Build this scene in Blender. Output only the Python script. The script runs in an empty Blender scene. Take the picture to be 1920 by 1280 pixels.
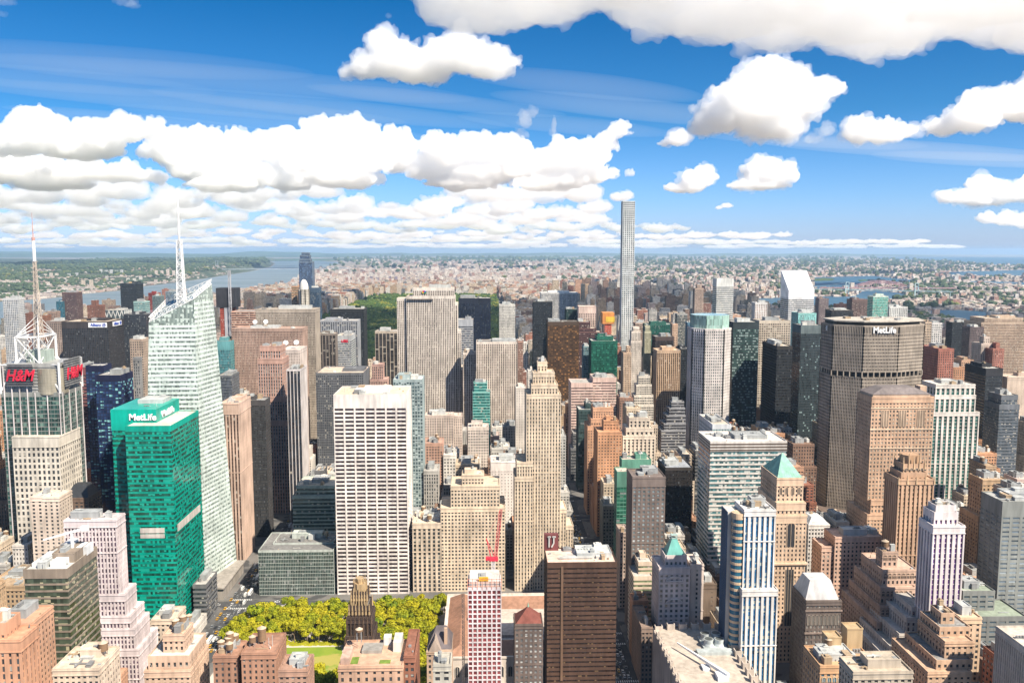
import bpy, math, random, os
import numpy as np
from mathutils import Vector, Matrix, noise as mnoise
R = math.radians
S = bpy.context.scene
C = S.collection
rnd = random.Random(7)

# ------------------------------------------------------------------ camera
PITCH, YAW, FPX, EYE = 6.06, 1.86, 1600.0, 320.0
cam_d = bpy.data.cameras.new('camera')
cam = bpy.data.objects.new('camera', cam_d); C.objects.link(cam)
cam_d.sensor_width = 36.0; cam_d.lens = FPX/1920*36.0
cam_d.clip_start = 1.0; cam_d.clip_end = 300000.0
cam.location = (0, 0, EYE)
cam.rotation_euler = (R(90-PITCH), 0, R(-YAW))
S.camera = cam

# ------------------------------------------------------------------ sun and sky
SUN_AZ, SUN_EL = 137.0, 47.0            # azimuth clockwise from the avenue direction (+Y)
W = bpy.data.worlds.new('World'); S.world = W; W.use_nodes = True
nt = W.node_tree; bg = nt.nodes['Background']
sky = nt.nodes.new('ShaderNodeTexSky'); sky.sky_type = 'NISHITA'; sky.sun_disc = False
sky.sun_elevation = R(SUN_EL); sky.sun_rotation = R(SUN_AZ)
sky.altitude = 0; sky.air_density = 1.0; sky.dust_density = 0.5; sky.ozone_density = 3.0
tcw = nt.nodes.new('ShaderNodeTexCoord'); sxz = nt.nodes.new('ShaderNodeSeparateXYZ'); nt.links.new(tcw.outputs['Generated'], sxz.inputs[0])
ramp = nt.nodes.new('ShaderNodeValToRGB'); nt.links.new(sxz.outputs[2], ramp.inputs[0]); e = ramp.color_ramp.elements   # deep clear blue above, pale air at the horizon
e[0].position = 0.0; e[0].color = (.50,.60,1.0,1); e[1].position = 1.0; e[1].color = (1.0,.92,.80,1)
for p_, c_ in ((.06,(.32,.50,.82)),(.15,(.11,.35,.57)),(.28,(.018,.255,.46)),(.45,(.06,.29,.48)),(.7,(.7,.72,.7))):
    x = e.new(p_); x.color = (*c_,1)
mul = nt.nodes.new('ShaderNodeMix'); mul.data_type = 'RGBA'; mul.blend_type = 'MULTIPLY'; mul.inputs[0].default_value = 1
nt.links.new(sky.outputs[0], mul.inputs[6]); nt.links.new(ramp.outputs[0], mul.inputs[7])
nt.links.new(mul.outputs[2], bg.inputs[0]); bg.inputs[1].default_value = 0.105
sun_d = bpy.data.lights.new('sun', 'SUN'); sun_d.energy = 5.0; sun_d.angle = R(0.53); sun_d.color = (1.0, .90, .75)
sun = bpy.data.objects.new('sun', sun_d); C.objects.link(sun)
sdir = Vector((math.sin(R(SUN_AZ))*math.cos(R(SUN_EL)), math.cos(R(SUN_AZ))*math.cos(R(SUN_EL)), math.sin(R(SUN_EL))))
sun.rotation_euler = sdir.to_track_quat('Z', 'Y').to_euler()
S.view_settings.view_transform = 'Standard'; S.view_settings.look = 'None'
S.view_settings.exposure = 1.04; S.view_settings.gamma = 1.0
S.cycles.use_denoising = True
S.cycles.max_bounces = 6; S.cycles.diffuse_bounces = 2; S.cycles.glossy_bounces = 2
S.cycles.transparent_max_bounces = 16; S.cycles.volume_bounces = 1
S.cycles.use_adaptive_sampling = True; S.cycles.adaptive_threshold = 0.01

# ------------------------------------------------------------------ helpers
def ray(px, py):
    u, v = (px-960)/FPX, (640-py)/FPX
    ct, st, cy, sy = math.cos(R(PITCH)), math.sin(R(PITCH)), math.cos(R(YAW)), math.sin(R(YAW))
    f = ct+v*st; up = v*ct-st
    return (u*cy+f*sy, f*cy-u*sy, up)
def at(px, py, Y):                       # real point seen at a pixel, on the plane y = Y
    d = ray(px, py); k = Y/d[1]
    return (d[0]*k, Y, EYE+d[2]*k)
def gnd(px, py, z=0.0):                  # real point on the ground
    d = ray(px, py); k = (z-EYE)/d[2]
    return (d[0]*k, d[1]*k, z)
def proj(x, y, z):
    ct, st, cy, sy = math.cos(R(PITCH)), math.sin(R(PITCH)), math.cos(R(YAW)), math.sin(R(YAW))
    z -= EYE; r = x*cy-y*sy; f0 = x*sy+y*cy
    f = f0*ct-z*st; up = f0*st+z*ct
    return 960+FPX*r/f, 640-FPX*up/f
def tag(o, label=None, cat=None, group=None, kind=None):
    if label: o['label'] = label
    if cat: o['category'] = cat
    if group: o['group'] = group
    if kind: o['kind'] = kind
    return o
def empty(name, loc, label, cat, group=None):
    o = bpy.data.objects.new(name, None); C.objects.link(o); o.location = loc; o.empty_display_size = 2
    return tag(o, label, cat, group)
class MB:
    def __init__(s): s.v = []; s.f = []; s.uv = None; s.col = []
    def quad(s, a, b, c, d):
        n = len(s.v); s.v += [a, b, c, d]; s.f.append((n, n+1, n+2, n+3))
    def box(s, x0, x1, y0, y1, z0, z1, bottom=True, col=None):
        n = len(s.v)
        s.v += [(x0,y0,z0),(x1,y0,z0),(x1,y1,z0),(x0,y1,z0),(x0,y0,z1),(x1,y0,z1),(x1,y1,z1),(x0,y1,z1)]
        s.f += [(n,n+1,n+5,n+4),(n+1,n+2,n+6,n+5),(n+2,n+3,n+7,n+6),(n+3,n,n+4,n+7),(n+4,n+5,n+6,n+7)]
        k = 5
        if bottom: s.f.append((n+3,n+2,n+1,n)); k = 6
        if col is not None: s.col += [col]*k
    def prism(s, pts, z0, z1, top=None):    # pts: ccw polygon; top: other ring of points or scale about the centroid
        n = len(s.v); m = len(pts)
        tp = top if top is not None else pts
        s.v += [(p[0],p[1],z0) for p in pts]+[(p[0],p[1],z1 if len(p)<3 else p[2]) for p in tp]
        for i in range(m): j = (i+1)%m; s.f.append((n+i,n+j,n+m+j,n+m+i))
        s.f.append(tuple(range(n+m,n+2*m))); s.f.append(tuple(range(n+m-1,n-1,-1)))
    def cyl(s, x, y, z0, z1, r0, r1=None, k=12):
        r1 = r0 if r1 is None else r1
        a = [(x+r0*math.cos(2*math.pi*i/k), y+r0*math.sin(2*math.pi*i/k)) for i in range(k)]
        b = [(x+max(r1,.01)*math.cos(2*math.pi*i/k), y+max(r1,.01)*math.sin(2*math.pi*i/k)) for i in range(k)]
        s.prism(a, z0, z1, b)
    def bar(s, a, b, w, w2=None):
        a = Vector(a); b = Vector(b); d = (b-a)
        if d.length < 1e-6: return
        d.normalize(); up = Vector((0,0,1)) if abs(d.z) < .9 else Vector((1,0,0))
        p = d.cross(up).normalized(); q = d.cross(p).normalized(); w2 = w if w2 is None else w2
        n = len(s.v)
        for c, ww in ((a,w),(b,w2)):
            for i, j in ((-1,-1),(1,-1),(1,1),(-1,1)): s.v.append(tuple(c+p*i*ww/2+q*j*ww/2))
        s.f += [(n,n+1,n+5,n+4),(n+1,n+2,n+6,n+5),(n+2,n+3,n+7,n+6),(n+3,n,n+4,n+7),(n+4,n+5,n+6,n+7),(n+3,n+2,n+1,n)]
    def build(s, name, mat, parent=None, smooth=False, link=True):
        m = bpy.data.meshes.new(name); m.from_pydata(s.v, [], s.f)
        if mat: m.materials.append(mat)
        if smooth: m.polygons.foreach_set('use_smooth', [True]*len(m.polygons))
        if s.col:
            a = m.attributes.new('tint', 'FLOAT_COLOR', 'FACE')
            a.data.foreach_set('color', np.array([(*c[:3],1.0) for c in s.col], dtype=np.float32).ravel())
        o = bpy.data.objects.new(name, m)
        if link: C.objects.link(o)
        if parent is not None:
            o.parent = parent; o.matrix_parent_inverse = Matrix.Translation(-Vector(parent.location))
        return o
def N(nt, t, **kw):
    n = nt.nodes.new(t)
    for k, v in kw.items(): setattr(n, k, v)
    return n
def mth(nt, op, a, b=None, c=None):
    n = nt.nodes.new('ShaderNodeMath'); n.operation = op
    for i, x in enumerate((a, b, c)):
        if x is None: continue
        if isinstance(x, (int, float)): n.inputs[i].default_value = x
        else: nt.links.new(x, n.inputs[i])
    return n.outputs[0]
def mixc(nt, f, a, b, mode='MIX'):
    n = nt.nodes.new('ShaderNodeMix'); n.data_type = 'RGBA'; n.blend_type = mode
    for i, x in ((0, f), (6, a), (7, b)):
        if isinstance(x, (int, float)): n.inputs[i].default_value = x
        elif isinstance(x, tuple): n.inputs[i].default_value = (*x[:3], 1)
        else: nt.links.new(x, n.inputs[i])
    return n.outputs[2]
def newmat(name):
    m = bpy.data.materials.new(name); m.use_nodes = True
    return m, m.node_tree, m.node_tree.nodes['Principled BSDF']
# ------------------------------------------------------------------ clouds: scattering volumes inside billowing shells
S.cycles.volume_bounces = 28; S.cycles.max_bounces = 28
def cloud_material(name, density):
    m, nt, b = newmat(name); nt.nodes.remove(b)
    v = N(nt,'ShaderNodeVolumeScatter'); v.inputs['Color'].default_value = (.92,.93,.945,1); v.inputs['Density'].default_value = density
    v.inputs['Anisotropy'].default_value = .3
    nt.links.new(v.outputs[0], nt.nodes['Material Output'].inputs['Volume'])
    return m
FRM = {}
CLOUDM = cloud_material('cloud_vapour', .017); WISPM = cloud_material('thin_cloud_vapour', .0035); FARM = cloud_material('far_cloud_vapour', .0045); DECKM = cloud_material('deck_vapour', .007); BANKM = cloud_material('bank_cloud_vapour', .010)
def ico_base(sub=1):
    import bmesh
    bm = bmesh.new(); bmesh.ops.create_icosphere(bm, subdivisions=sub, radius=1)
    v = np.array([x.co[:] for x in bm.verts], dtype=np.float32); f = np.array([[y.index for y in x.verts] for x in bm.faces], dtype=np.int32)
    bm.free(); return v, f
ICO = ico_base(2)
def spheres_mesh(name, sp, base=None):
    v, f = base or ICO; n = len(v)
    sp = np.array(sp, dtype=np.float32)
    V = (v[None]*sp[:,None,3:6]+sp[:,None,:3]).reshape(-1,3)
    F = (f[None]+(np.arange(len(sp))*n)[:,None,None]).reshape(-1,3)
    m = bpy.data.meshes.new(name); m.from_pydata(V.tolist(), [], F.tolist()); return m
def cloud_body(name, blobs, seed, vx, label=None, kind=None, group=None, mat=None, rag=1.0, n=22, n2=5, link_to=None):
    """blobs: (x,y,z,rx,ry,rz) in metres."""
    r = random.Random(seed); sp = []
    big = 0
    for (x, y, z, RX, RY, RZ) in blobs:
        big = max(big, min(RX, RZ*1.6))
        sp.append((x, y, z, RX*.82, RY*.82, RZ*.8))
        for i in range(n):
            th = r.uniform(0, 2*math.pi); ph = r.uniform(-.35, 1.5)
            d = (math.cos(th)*math.cos(ph), math.sin(th)*math.cos(ph), math.sin(ph))
            q = (x+d[0]*RX*.85, y+d[1]*RY*.85, z+d[2]*RZ*.85)
            s = min(RX,RZ*1.3)*r.uniform(.16,.42)
            sp.append((*q, s*1.15, s*1.15, s*.9))
            for j in range(n2):
                e = Vector((r.gauss(0,1), r.gauss(0,1), r.gauss(.3,1))).normalized(); s2 = s*r.uniform(.22,.5)
                sp.append((q[0]+e.x*s, q[1]+e.y*s, q[2]+e.z*s, s2, s2, s2))
    m = spheres_mesh(name, sp); m.materials.append(mat or CLOUDM)
    o = bpy.data.objects.new(name, m); C.objects.link(o)
    mo = o.modifiers.new('r','REMESH'); mo.mode='VOXEL'; mo.voxel_size = vx; mo.use_smooth_shade = True
    for sc, st in ((big*.7,big*.30),(big*.22,big*.14),(big*.075,big*.07)):
        if sc < vx*1.2: continue
        t = bpy.data.textures.new('billow','CLOUDS'); t.noise_scale = sc; t.noise_depth = 4
        dm = o.modifiers.new('d','DISPLACE'); dm.texture = t; dm.texture_coords='LOCAL'; dm.strength = st*rag; dm.mid_level=.5
    m2 = o.modifiers.new('r2','REMESH'); m2.mode='VOXEL'; m2.voxel_size = vx; m2.use_smooth_shade = True
    if link_to: o.parent = link_to
    elif kind: tag(o, None, None, None, kind)
    else: tag(o, label, 'cloud', group)
    return o
def cloud(D, puffs, seed, label, **kw):
    """puffs: (px,py,rx,ry) directions and angular sizes of the parts of one cloud that hangs at distance D."""
    bl = []; r = random.Random(seed*7)
    for (px, py, rx, ry) in puffs:
        c = at(px, py, D*(1+r.uniform(-.01,.01))); k = D/FPX
        q_ = .94 if D > 13000 else 1.0; bl.append((*c, rx*k*q_, (rx*.6+ry*.6)*k*q_, ry*k*q_))
    kw.setdefault('vx', 1.1*D/FPX); kw.setdefault('rag', 1.35)
    if D > 12000: kw.setdefault('mat', BANKM)
    o = cloud_body('cloud', bl, seed, label=label, **kw)
    if kw.get('mat') is not WISPM and D < 13000:                    # torn thin vapour round the dense body
        f = (.0105 if D < 13000 else .006)*4700/D; FR = FRM.setdefault(round(f,5), cloud_material('fringe_vapour', f))
        cloud_body('fringe', [(x, y, z+rz*.04, rx*1.10, ry*1.05, rz*1.12) for (x,y,z,rx,ry,rz) in bl], seed+500, 1.8*D/FPX, mat=FR, rag=2.6, n=16, n2=4, link_to=o)
    return o
G2 = 'separate clouds over the city'
cloud(4700, [(730,118,58,32),(712,88,30,24),(790,132,75,26),(858,108,48,34),(910,122,50,30),(955,118,26,12),(680,132,34,20),(845,92,24,18)], 1, 'white puffy cloud with two humps above the left half of the skyline', group=G2)
cloud(7000, [(1400,205,75,46),(1450,160,62,38),(1490,190,55,40),(1545,170,34,18),(1350,225,45,30),(1445,240,70,24),(1320,245,25,14)], 2, 'largest free floating white cloud, high to the right of the thin tower', group=G2)
cloud(7600, [(1272,262,24,14),(1245,270,12,7)], 3, 'small round cloud tucked under the left end of the largest free cloud', group=G2)
cloud(7600, [(1612,250,30,26),(1650,252,40,20),(1690,248,26,16),(1665,232,10,12)], 4, 'white cloud with a flat base between the small ragged cloud and the right edge clouds', group=G2)
cloud(7600, [(1550,245,20,14),(1525,262,18,9)], 5, 'small ragged slanting cloud right of the largest free cloud', group=G2, mat=WISPM, rag=1.6)
cloud(7200, [(1770,240,40,18),(1820,225,50,28),(1870,200,55,28),(1830,190,30,16),(1920,205,50,30),(1970,190,60,40)], 6, 'long white cloud rising to the right edge of the sky', group=G2)
cloud(10500, [(1300,345,30,20),(1320,330,24,16),(1275,353,30,9),(1255,352,14,7)], 7, 'small cloud with a low left tail right of the thin tower', group=G2)
cloud(10500, [(1425,325,36,24),(1460,330,30,24),(1395,348,34,10),(1478,315,12,12),(1430,348,55,9)], 8, 'flat based cloud shaped like an anvil right of the small tailed cloud', group=G2)
cloud(12000, [(1363,386,13,5),(1348,390,8,4)], 9, 'tiny cloud just below the flat based anvil cloud', group=G2)
cloud(12500, [(1165,370,24,9),(1180,366,10,7)], 10, 'tiny cloud right above the top of the thin tower', group=G2)
cloud(11500, [(1840,355,30,20),(1800,370,45,14),(1880,365,45,20),(1930,360,40,24),(1770,365,16,6),(1850,378,45,9)], 11, 'wide cloud low at the right edge of the sky', group=G2)
cloud(13500, [(1855,410,30,12),(1890,412,40,16),(1925,420,30,12)], 12, 'lower cloud at the right edge below the wide one', group=G2)
cloud(9000, [(985,225,16,20),(998,212,12,12),(972,255,16,12)], 13, 'thin torn wisp of cloud left of the taller wisp above the cloud bank', group=G2, mat=WISPM, rag=2.2, n=8)
cloud(9000, [(1039,235,6,20),(1036,250,8,8)], 14, 'thin upright wisp of cloud near the middle of the sky', group=G2, mat=WISPM, rag=2.2, n=8)
cloud(3600, [(235,5,22,8),(250,10,14,8)], 15, 'small ragged cloud at the top edge above the left skyline', group=G2, mat=WISPM, rag=1.6)
cloud(3600, [(8,4,26,7),(4,28,10,6)], 16, 'small ragged cloud in the top left corner', group=G2, mat=WISPM, rag=1.6)
cloud(5200, [(728,31,6,5)], 23, 'tiny white puff just left of the big overhead cloud', group=G2, mat=WISPM, rag=1.6)
# the broken cloud deck over midtown, whose shade falls on the park and the east side
r_ = random.Random(5); deck = []
edge = [(900,62),(930,52),(1000,40),(1060,18),(1150,0),(1215,-10),(1250,60),(1300,62),(1350,75),(1400,55),(1450,90),(1500,70),(1560,80),(1620,105),(1680,85),(1740,70),(1800,50),(1860,75),(1930,95),(2000,90),(2100,90),(2250,80)]
for i, (px, py) in enumerate(edge):
    d = ray(px, py-24); k = (1330-EYE)/d[2]
    x, y = d[0]*k, d[1]*k
    deck.append((x, y-150, 1330, 330, 300, 120))
    deck.append((x-80, y-520, 1400, 420, 420, 130))
    deck.append((x, y-1000, 1420, 460, 420, 130))
    if y > 2600: deck.append((x, y-1600, 1420, 460, 420, 140))
cloud_body('cloud', deck, 17, 9.0, 'broad grey based cloud deck across the top right of the sky', group='clouds overhead', n=16, mat=DECKM, rag=1.5)
# the cumulus bank over the north west
B1 = 'cumulus bank over the northern horizon'
cloud(14000, [(72,240,44,36),(40,268,50,30),(120,262,70,34),(190,262,60,34),(240,248,46,28),(292,242,24,20),(0,268,40,30),(150,285,90,20)], 31, 'tall white cumulus at the left end of the cloud bank', group=B1)
cloud(15500, [(20,318,70,32),(90,325,75,26),(160,322,75,24),(235,328,62,20),(290,332,34,11),(-20,310,50,36),(100,345,100,16)], 32, 'flat cumulus row under the tall left cumulus', group=B1)
cloud(14500, [(318,282,52,34),(385,272,66,32),(455,282,64,36),(520,278,44,34),(375,318,72,30),(465,325,84,28),(555,300,54,40),(420,345,90,18),(540,340,60,24)], 33, 'broad cumulus in the bank above the white spire', group=B1)
cloud(14800, [(618,262,52,38),(668,262,52,34),(738,272,46,34),(600,305,66,32),(675,308,66,26),(750,305,46,26),(640,335,90,22)], 34, 'rounded cumulus dome in the middle of the cloud bank', group=B1)
cloud(14600, [(835,290,56,34),(885,284,66,32),(945,292,60,34),(810,320,56,26),(895,325,90,26),(985,318,62,30),(860,345,90,14)], 35, 'smooth topped cumulus left of the thin tower', group=B1)
cloud(14400, [(1050,302,64,34),(1108,295,48,30),(1136,272,26,24),(1163,248,24,18),(1112,325,58,24),(1060,340,66,20),(1183,325,10,7),(1010,345,60,16)], 36, 'cumulus with a tilted horn above the thin tower', group=B1)
for k, (D, y0, y1, xs, xe, n, sx, sy) in enumerate(((17500,352,376,-20,560,12,60,22),(17500,352,374,560,720,4,60,20),(17000,352,376,900,1120,5,60,22),(20500,378,400,-20,1120,24,56,17),(25000,402,416,-20,1150,30,48,13),(31000,418,431,-20,1290,36,42,10),(40000,434,445,-20,1480,46,40,7.5),(52000,447,456,-20,1740,60,40,5.5),(66000,457,463,-20,1850,54,44,4))):
    rr = random.Random(100+k); bl = []
    for i in range(n):
        px = xs+(xe-xs)*(i+rr.uniform(-.4,.4))/n; py = rr.uniform(y0,y1)
        if rr.random() < .12: continue
        if px > 1150: py = y1-(y1-py)*.4
        for j in range(4):
            c = at(px+rr.uniform(-.8,.8)*sx, py+rr.uniform(-.45,.35)*sy, D*(1+rr.uniform(-.04,.04))); q = D/FPX; sc = rr.uniform(.35,.95)
            bl.append((*c, sx*q*sc*.8, sx*q*.6*sc, sy*q*sc))
    cloud_body('cloud_bank', bl, 200+k, max(1.5*D/FPX, 12), kind='stuff', mat=FARM, n=15, n2=4, rag=1.3)

# faint high streaks of ice cloud
CIRM = cloud_material('ice_cloud_vapour', .00009); rr = random.Random(44)
for i, (px, py, rx, ry, tilt) in enumerate(((150,112,420,6,.05),(420,150,460,7,.07),(90,150,300,5,.06),(330,192,420,6,.08),(620,205,330,6,.09),(520,232,300,4,.09),(1090,160,230,7,.10),(1180,205,260,8,.10),(1060,235,200,5,.08),(1700,280,300,8,.06),(1520,262,220,5,.06),(260,225,240,4,.08),(1850,300,220,6,.05),(820,190,240,5,.1))):
    D = 30000+i*1300; c = at(px, py, D); k = D/FPX
    me = spheres_mesh('cirrus', [(0,0,0,rx*k,2600,ry*k)], ico_base(4)); me.materials.append(CIRM)
    o = bpy.data.objects.new('cirrus', me); C.objects.link(o); o.location = c; o.rotation_euler = (0, tilt, 0); tag(o, kind='stuff')
# ------------------------------------------------------------------ land and water
def noise_mat(name, c1, c2, scale, rough=.9, c3=None, s3=None, t3=.55, detail=4):
    m, nt, b = newmat(name); L = nt.links
    g = N(nt,'ShaderNodeNewGeometry')
    n1 = N(nt,'ShaderNodeTexNoise'); n1.inputs['Scale'].default_value = scale; n1.inputs['Detail'].default_value = detail
    L.new(g.outputs['Position'], n1.inputs['Vector'])
    f = N(nt,'ShaderNodeMapRange'); f.inputs[1].default_value = .4; f.inputs[2].default_value = .6; L.new(n1.outputs[0], f.inputs[0])
    c = mixc(nt, f.outputs[0], c1, c2)
    if c3:
        n2 = N(nt,'ShaderNodeTexNoise'); n2.inputs['Scale'].default_value = s3; n2.inputs['Detail'].default_value = 5
        L.new(g.outputs['Position'], n2.inputs['Vector'])
        f2 = N(nt,'ShaderNodeMapRange'); f2.inputs[1].default_value = t3-.03; f2.inputs[2].default_value = t3+.03; L.new(n2.outputs[0], f2.inputs[0])
        c = mixc(nt, f2.outputs[0], c, c3)
    L.new(c, b.inputs['Base Color']); b.inputs['Roughness'].default_value = rough
    b.inputs['Specular IOR Level'].default_value = .2
    return m
def sheet(name, pts, z, mat, kind='structure'):
    m = bpy.data.meshes.new(name); m.from_pydata([(p[0],p[1],z) for p in pts], [], [tuple(range(len(pts)))])
    m.materials.append(mat); m.update()
    if m.polygons[0].normal.z < 0: m.flip_normals()
    o = bpy.data.objects.new(name, m); C.objects.link(o); return tag(o, kind=kind)
def inpoly(x, y, poly):
    c = False; n = len(poly); j = n-1
    for i in range(n):
        xi, yi = poly[i][:2]; xj, yj = poly[j][:2]
        if (yi > y) != (yj > y) and x < (xj-xi)*(y-yi)/(yj-yi)+xi: c = not c
        j = i
    return c
GND = noise_mat('land', (.17,.15,.125), (.30,.25,.22), .0011, c3=(.05,.075,.035), s3=.0045, t3=.6)
b = GND.node_tree.nodes['Principled BSDF']
FARLAND = 76000
sheet('ground', [(-FARLAND,-400),(FARLAND,-400),(FARLAND,FARLAND),(-FARLAND,FARLAND)], 0, GND)
# asphalt and paving of the dense city
ASPH = noise_mat('asphalt', (.045,.047,.05), (.07,.07,.072), .03, c3=(.09,.088,.085), s3=.3, t3=.62)
CITYPAVE = noise_mat('city_paving', (.10,.098,.095), (.16,.15,.14), .02, c3=(.06,.06,.06), s3=.05, t3=.58)
sheet('paving', [(-1840,-300),(1700,-300),(1700,7000),(-1840,7000)], .02, CITYPAVE)
def water_mat(name, c, rough):
    m, nt, b = newmat(name); L = nt.links
    g = N(nt,'ShaderNodeNewGeometry')
    mp = N(nt,'ShaderNodeMapping'); mp.inputs['Scale'].default_value = (.0006,.0025,1); L.new(g.outputs['Position'], mp.inputs[0])
    n1 = N(nt,'ShaderNodeTexNoise'); n1.inputs['Scale'].default_value = 1; n1.inputs['Detail'].default_value = 6; L.new(mp.outputs[0], n1.inputs['Vector'])
    f = N(nt,'ShaderNodeMapRange'); f.inputs[1].default_value = .42; f.inputs[2].default_value = .6; L.new(n1.outputs[0], f.inputs[0])
    L.new(mixc(nt, f.outputs[0], c, tuple(x*1.25 for x in c)), b.inputs['Base Color'])
    mr = N(nt,'ShaderNodeMapRange'); mr.inputs[3].default_value = rough; mr.inputs[4].default_value = rough+.15; L.new(f.outputs[0], mr.inputs[0])
    L.new(mr.outputs[0], b.inputs['Roughness'])
    return m
RIVERM = water_mat('river_water', (.10,.135,.15), .35)
BAYM = water_mat('bay_water', (.035,.085,.13), .45)
HUD = [gnd(*p) for p in ((0,566),(40,563),(90,560),(150,552),(225,545),(270,537),(330,530),(400,520),(430,515),(470,509),(508,500),(516,494),(507,490),(500,487.5),(560,487.5),(600,489),(628,491),(640,493),(612,500),(590,506),(575,512))]
HUD = [(-5200,3000),(-4400,4600)]+[p[:2] for p in HUD]+[(-1900,8500),(-1850,3500),(-1850,-300),(-5200,-300)]
EASTW = {
 'hell_gate': [(1524,520),(1570,519),(1640,517),(1660,520),(1700,524),(1745,527),(1700,531),(1660,528),(1640,530),(1612,536),(1600,544),(1524,544)],
 'harlem_mouth': [(1400,560),(1524,556),(1595,556),(1606,553),(1612,546),(1640,545),(1690,549),(1704,555),(1690,560),(1670,563),(1645,572),(1600,582),(1560,580),(1400,572)],
 'east_river': [(1730,583),(1760,581),(1800,582),(1850,584),(1858,590),(1860,600),(1920,640),(2000,700),(1930,700),(1860,640),(1820,612),(1790,600),(1750,592)],
 'bay_inlet': [(1750,511),(1920,506),(2060,505),(2060,520),(1920,518),(1860,520),(1780,517),(1760,514)],
 'flushing': [(1735,527.5),(1800,526.5),(1920,529),(2050,531),(2050,538),(1920,536),(1880,534),(1800,530.5),(1750,530)],
 'sound': [(1640,484),(1760,489),(1850,496.5),(1920,498),(2100,499),(2100,484),(1920,482),(1640,481)]}
EW = {k: [gnd(*p)[:2] for p in v] for k, v in EASTW.items()}
sheet('river', HUD, .6, RIVERM)
for k, v in EW.items(): sheet('water', v, .6, BAYM)
def wet(x, y): return inpoly(x, y, HUD) or any(inpoly(x, y, v) for v in EW.values())
# ridge of the far shore, rising behind the river bank
def shoreX(y):                            # far bank of the west river
    pts = sorted([(p[1], p[0]) for p in HUD[2:15]])
    ys = [p[0] for p in pts]; xs = [p[1] for p in pts]
    return float(np.interp(y, ys, xs))
def hill_h(x, y):
    d = shoreX(y)-x
    if d < 0: return 0
    ridge = 38+72*min(1, max(0, (y-7500)/5000))
    back = 1/(1+max(0, d-1500)/2500)
    a = min(1, max(0, (d-(500 if y < 9000 else 60))/(420 if y < 9000 else 160)))
    return ridge*(a*a*(3-2*a))*(.55+.45*back)*(.8+.35*mnoise.noise((x*.0012,y*.0012,0)))
bm = MB(); rows = []
ys = np.concatenate([np.arange(4800,14000,190), np.geomspace(14000,27500,36)])
ds = np.concatenate([np.linspace(30,1500,22), np.geomspace(1650,16000,24)])
for y in ys:
    for d in ds:
        x = shoreX(y)-d; bm.v.append((x, y, max(.2, hill_h(x, y)+(4*mnoise.noise((x*.01,y*.01,2)) if d > 100 else 0))))
nd = len(ds)
for i in range(len(ys)-1):
    for j in range(nd-1): a = i*nd+j; bm.f.append((a, a+nd, a+nd+1, a+1))
HILLM = noise_mat('wooded_hill', (.036,.052,.030), (.07,.085,.048), .004, c3=(.16,.145,.12), s3=.006, t3=.61)
tag(bm.build('hills', HILLM, smooth=False), kind='structure')
# far blue ridges on the horizon
def ridge(seed, y0, x0, x1, h, dep, mat):
    b2 = MB(); xs = np.linspace(x0, x1, 160); rows = 7
    for i in range(rows):
        for x in xs:
            t = i/(rows-1); e = min(1, (x-x0)/8000, (x1-x)/8000)
            hh = h*(.55+.6*mnoise.fractal((x*.00012, seed, 0), 1, 2, 4))*math.sin(math.pi*t)*max(0,e)
            b2.v.append((x, y0+dep*t, max(-2, hh-2)))
    n = len(xs)
    for i in range(rows-1):
        for j in range(n-1): a = i*n+j; b2.f.append((a, a+1, a+n+1, a+n))
    tag(b2.build('hills', mat, smooth=True), kind='structure')
RIDM = noise_mat('far_woodland', (.04,.07,.03), (.07,.10,.045), .0006)
ridge(1, 42000, -42000, -6000, 330, 9000, RIDM); ridge(4, 27000, -26000, -4500, 120, 5000, RIDM); ridge(9, 30000, -9000, 9000, 150, 6000, RIDM); ridge(3, 52000, -40000, 30000, 300, 9000, RIDM)
# islands and meadow in the tidal water
GRASSM = noise_mat('meadow', (.07,.11,.03), (.13,.15,.05), .02, c3=(.03,.06,.02), s3=.02, t3=.52)
for nm, pts in (('island', ((1524,523),(1545,521),(1566,523),(1560,526),(1524,527))), ('island', ((1608,525),(1622,524),(1630,526),(1612,527.5)))):
    sheet(nm, [gnd(*p)[:2] for p in pts], 1.2, GRASSM)
# a broad street grid across the dense part of the city
AVX = [-1800,-1540,-1270,-1000,-724,-500,-225,105,258,400,540,690,860,1060,1260]
def stY(n): return 765+(n-42)*80.4
PARK = (-800, 90, 2120, 6230)
for i, x in enumerate(AVX):
    if x in (-500, -225): sheet('road', [(x-9,-300),(x+9,-300),(x+9,PARK[2]-10),(x-9,PARK[2]-10)], .09, ASPH)
    else: sheet('road', [(x-9,-300),(x+9,-300),(x+9,6900),(x-9,6900)], .09, ASPH)
m_ = MB()
for n in range(34, 118):
    y = stY(n)-8
    for a, b_ in (((-1800,1600),) if not 59 < n < 110 else ((-1800,-810),(110,1600))):
        if n == 41: m_.quad((-1800,y-5,.13),(-240,y-5,.13),(-240,y+5,.13),(-1800,y+5,.13)); m_.quad((125,y-5,.13),(1600,y-5,.13),(1600,y+5,.13),(125,y+5,.13)); continue
        m_.quad((a,y-5,.13),(b_,y-5,.13),(b_,y+5,.13),(a,y+5,.13))
tag(m_.build('road', ASPH), kind='structure')
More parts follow.
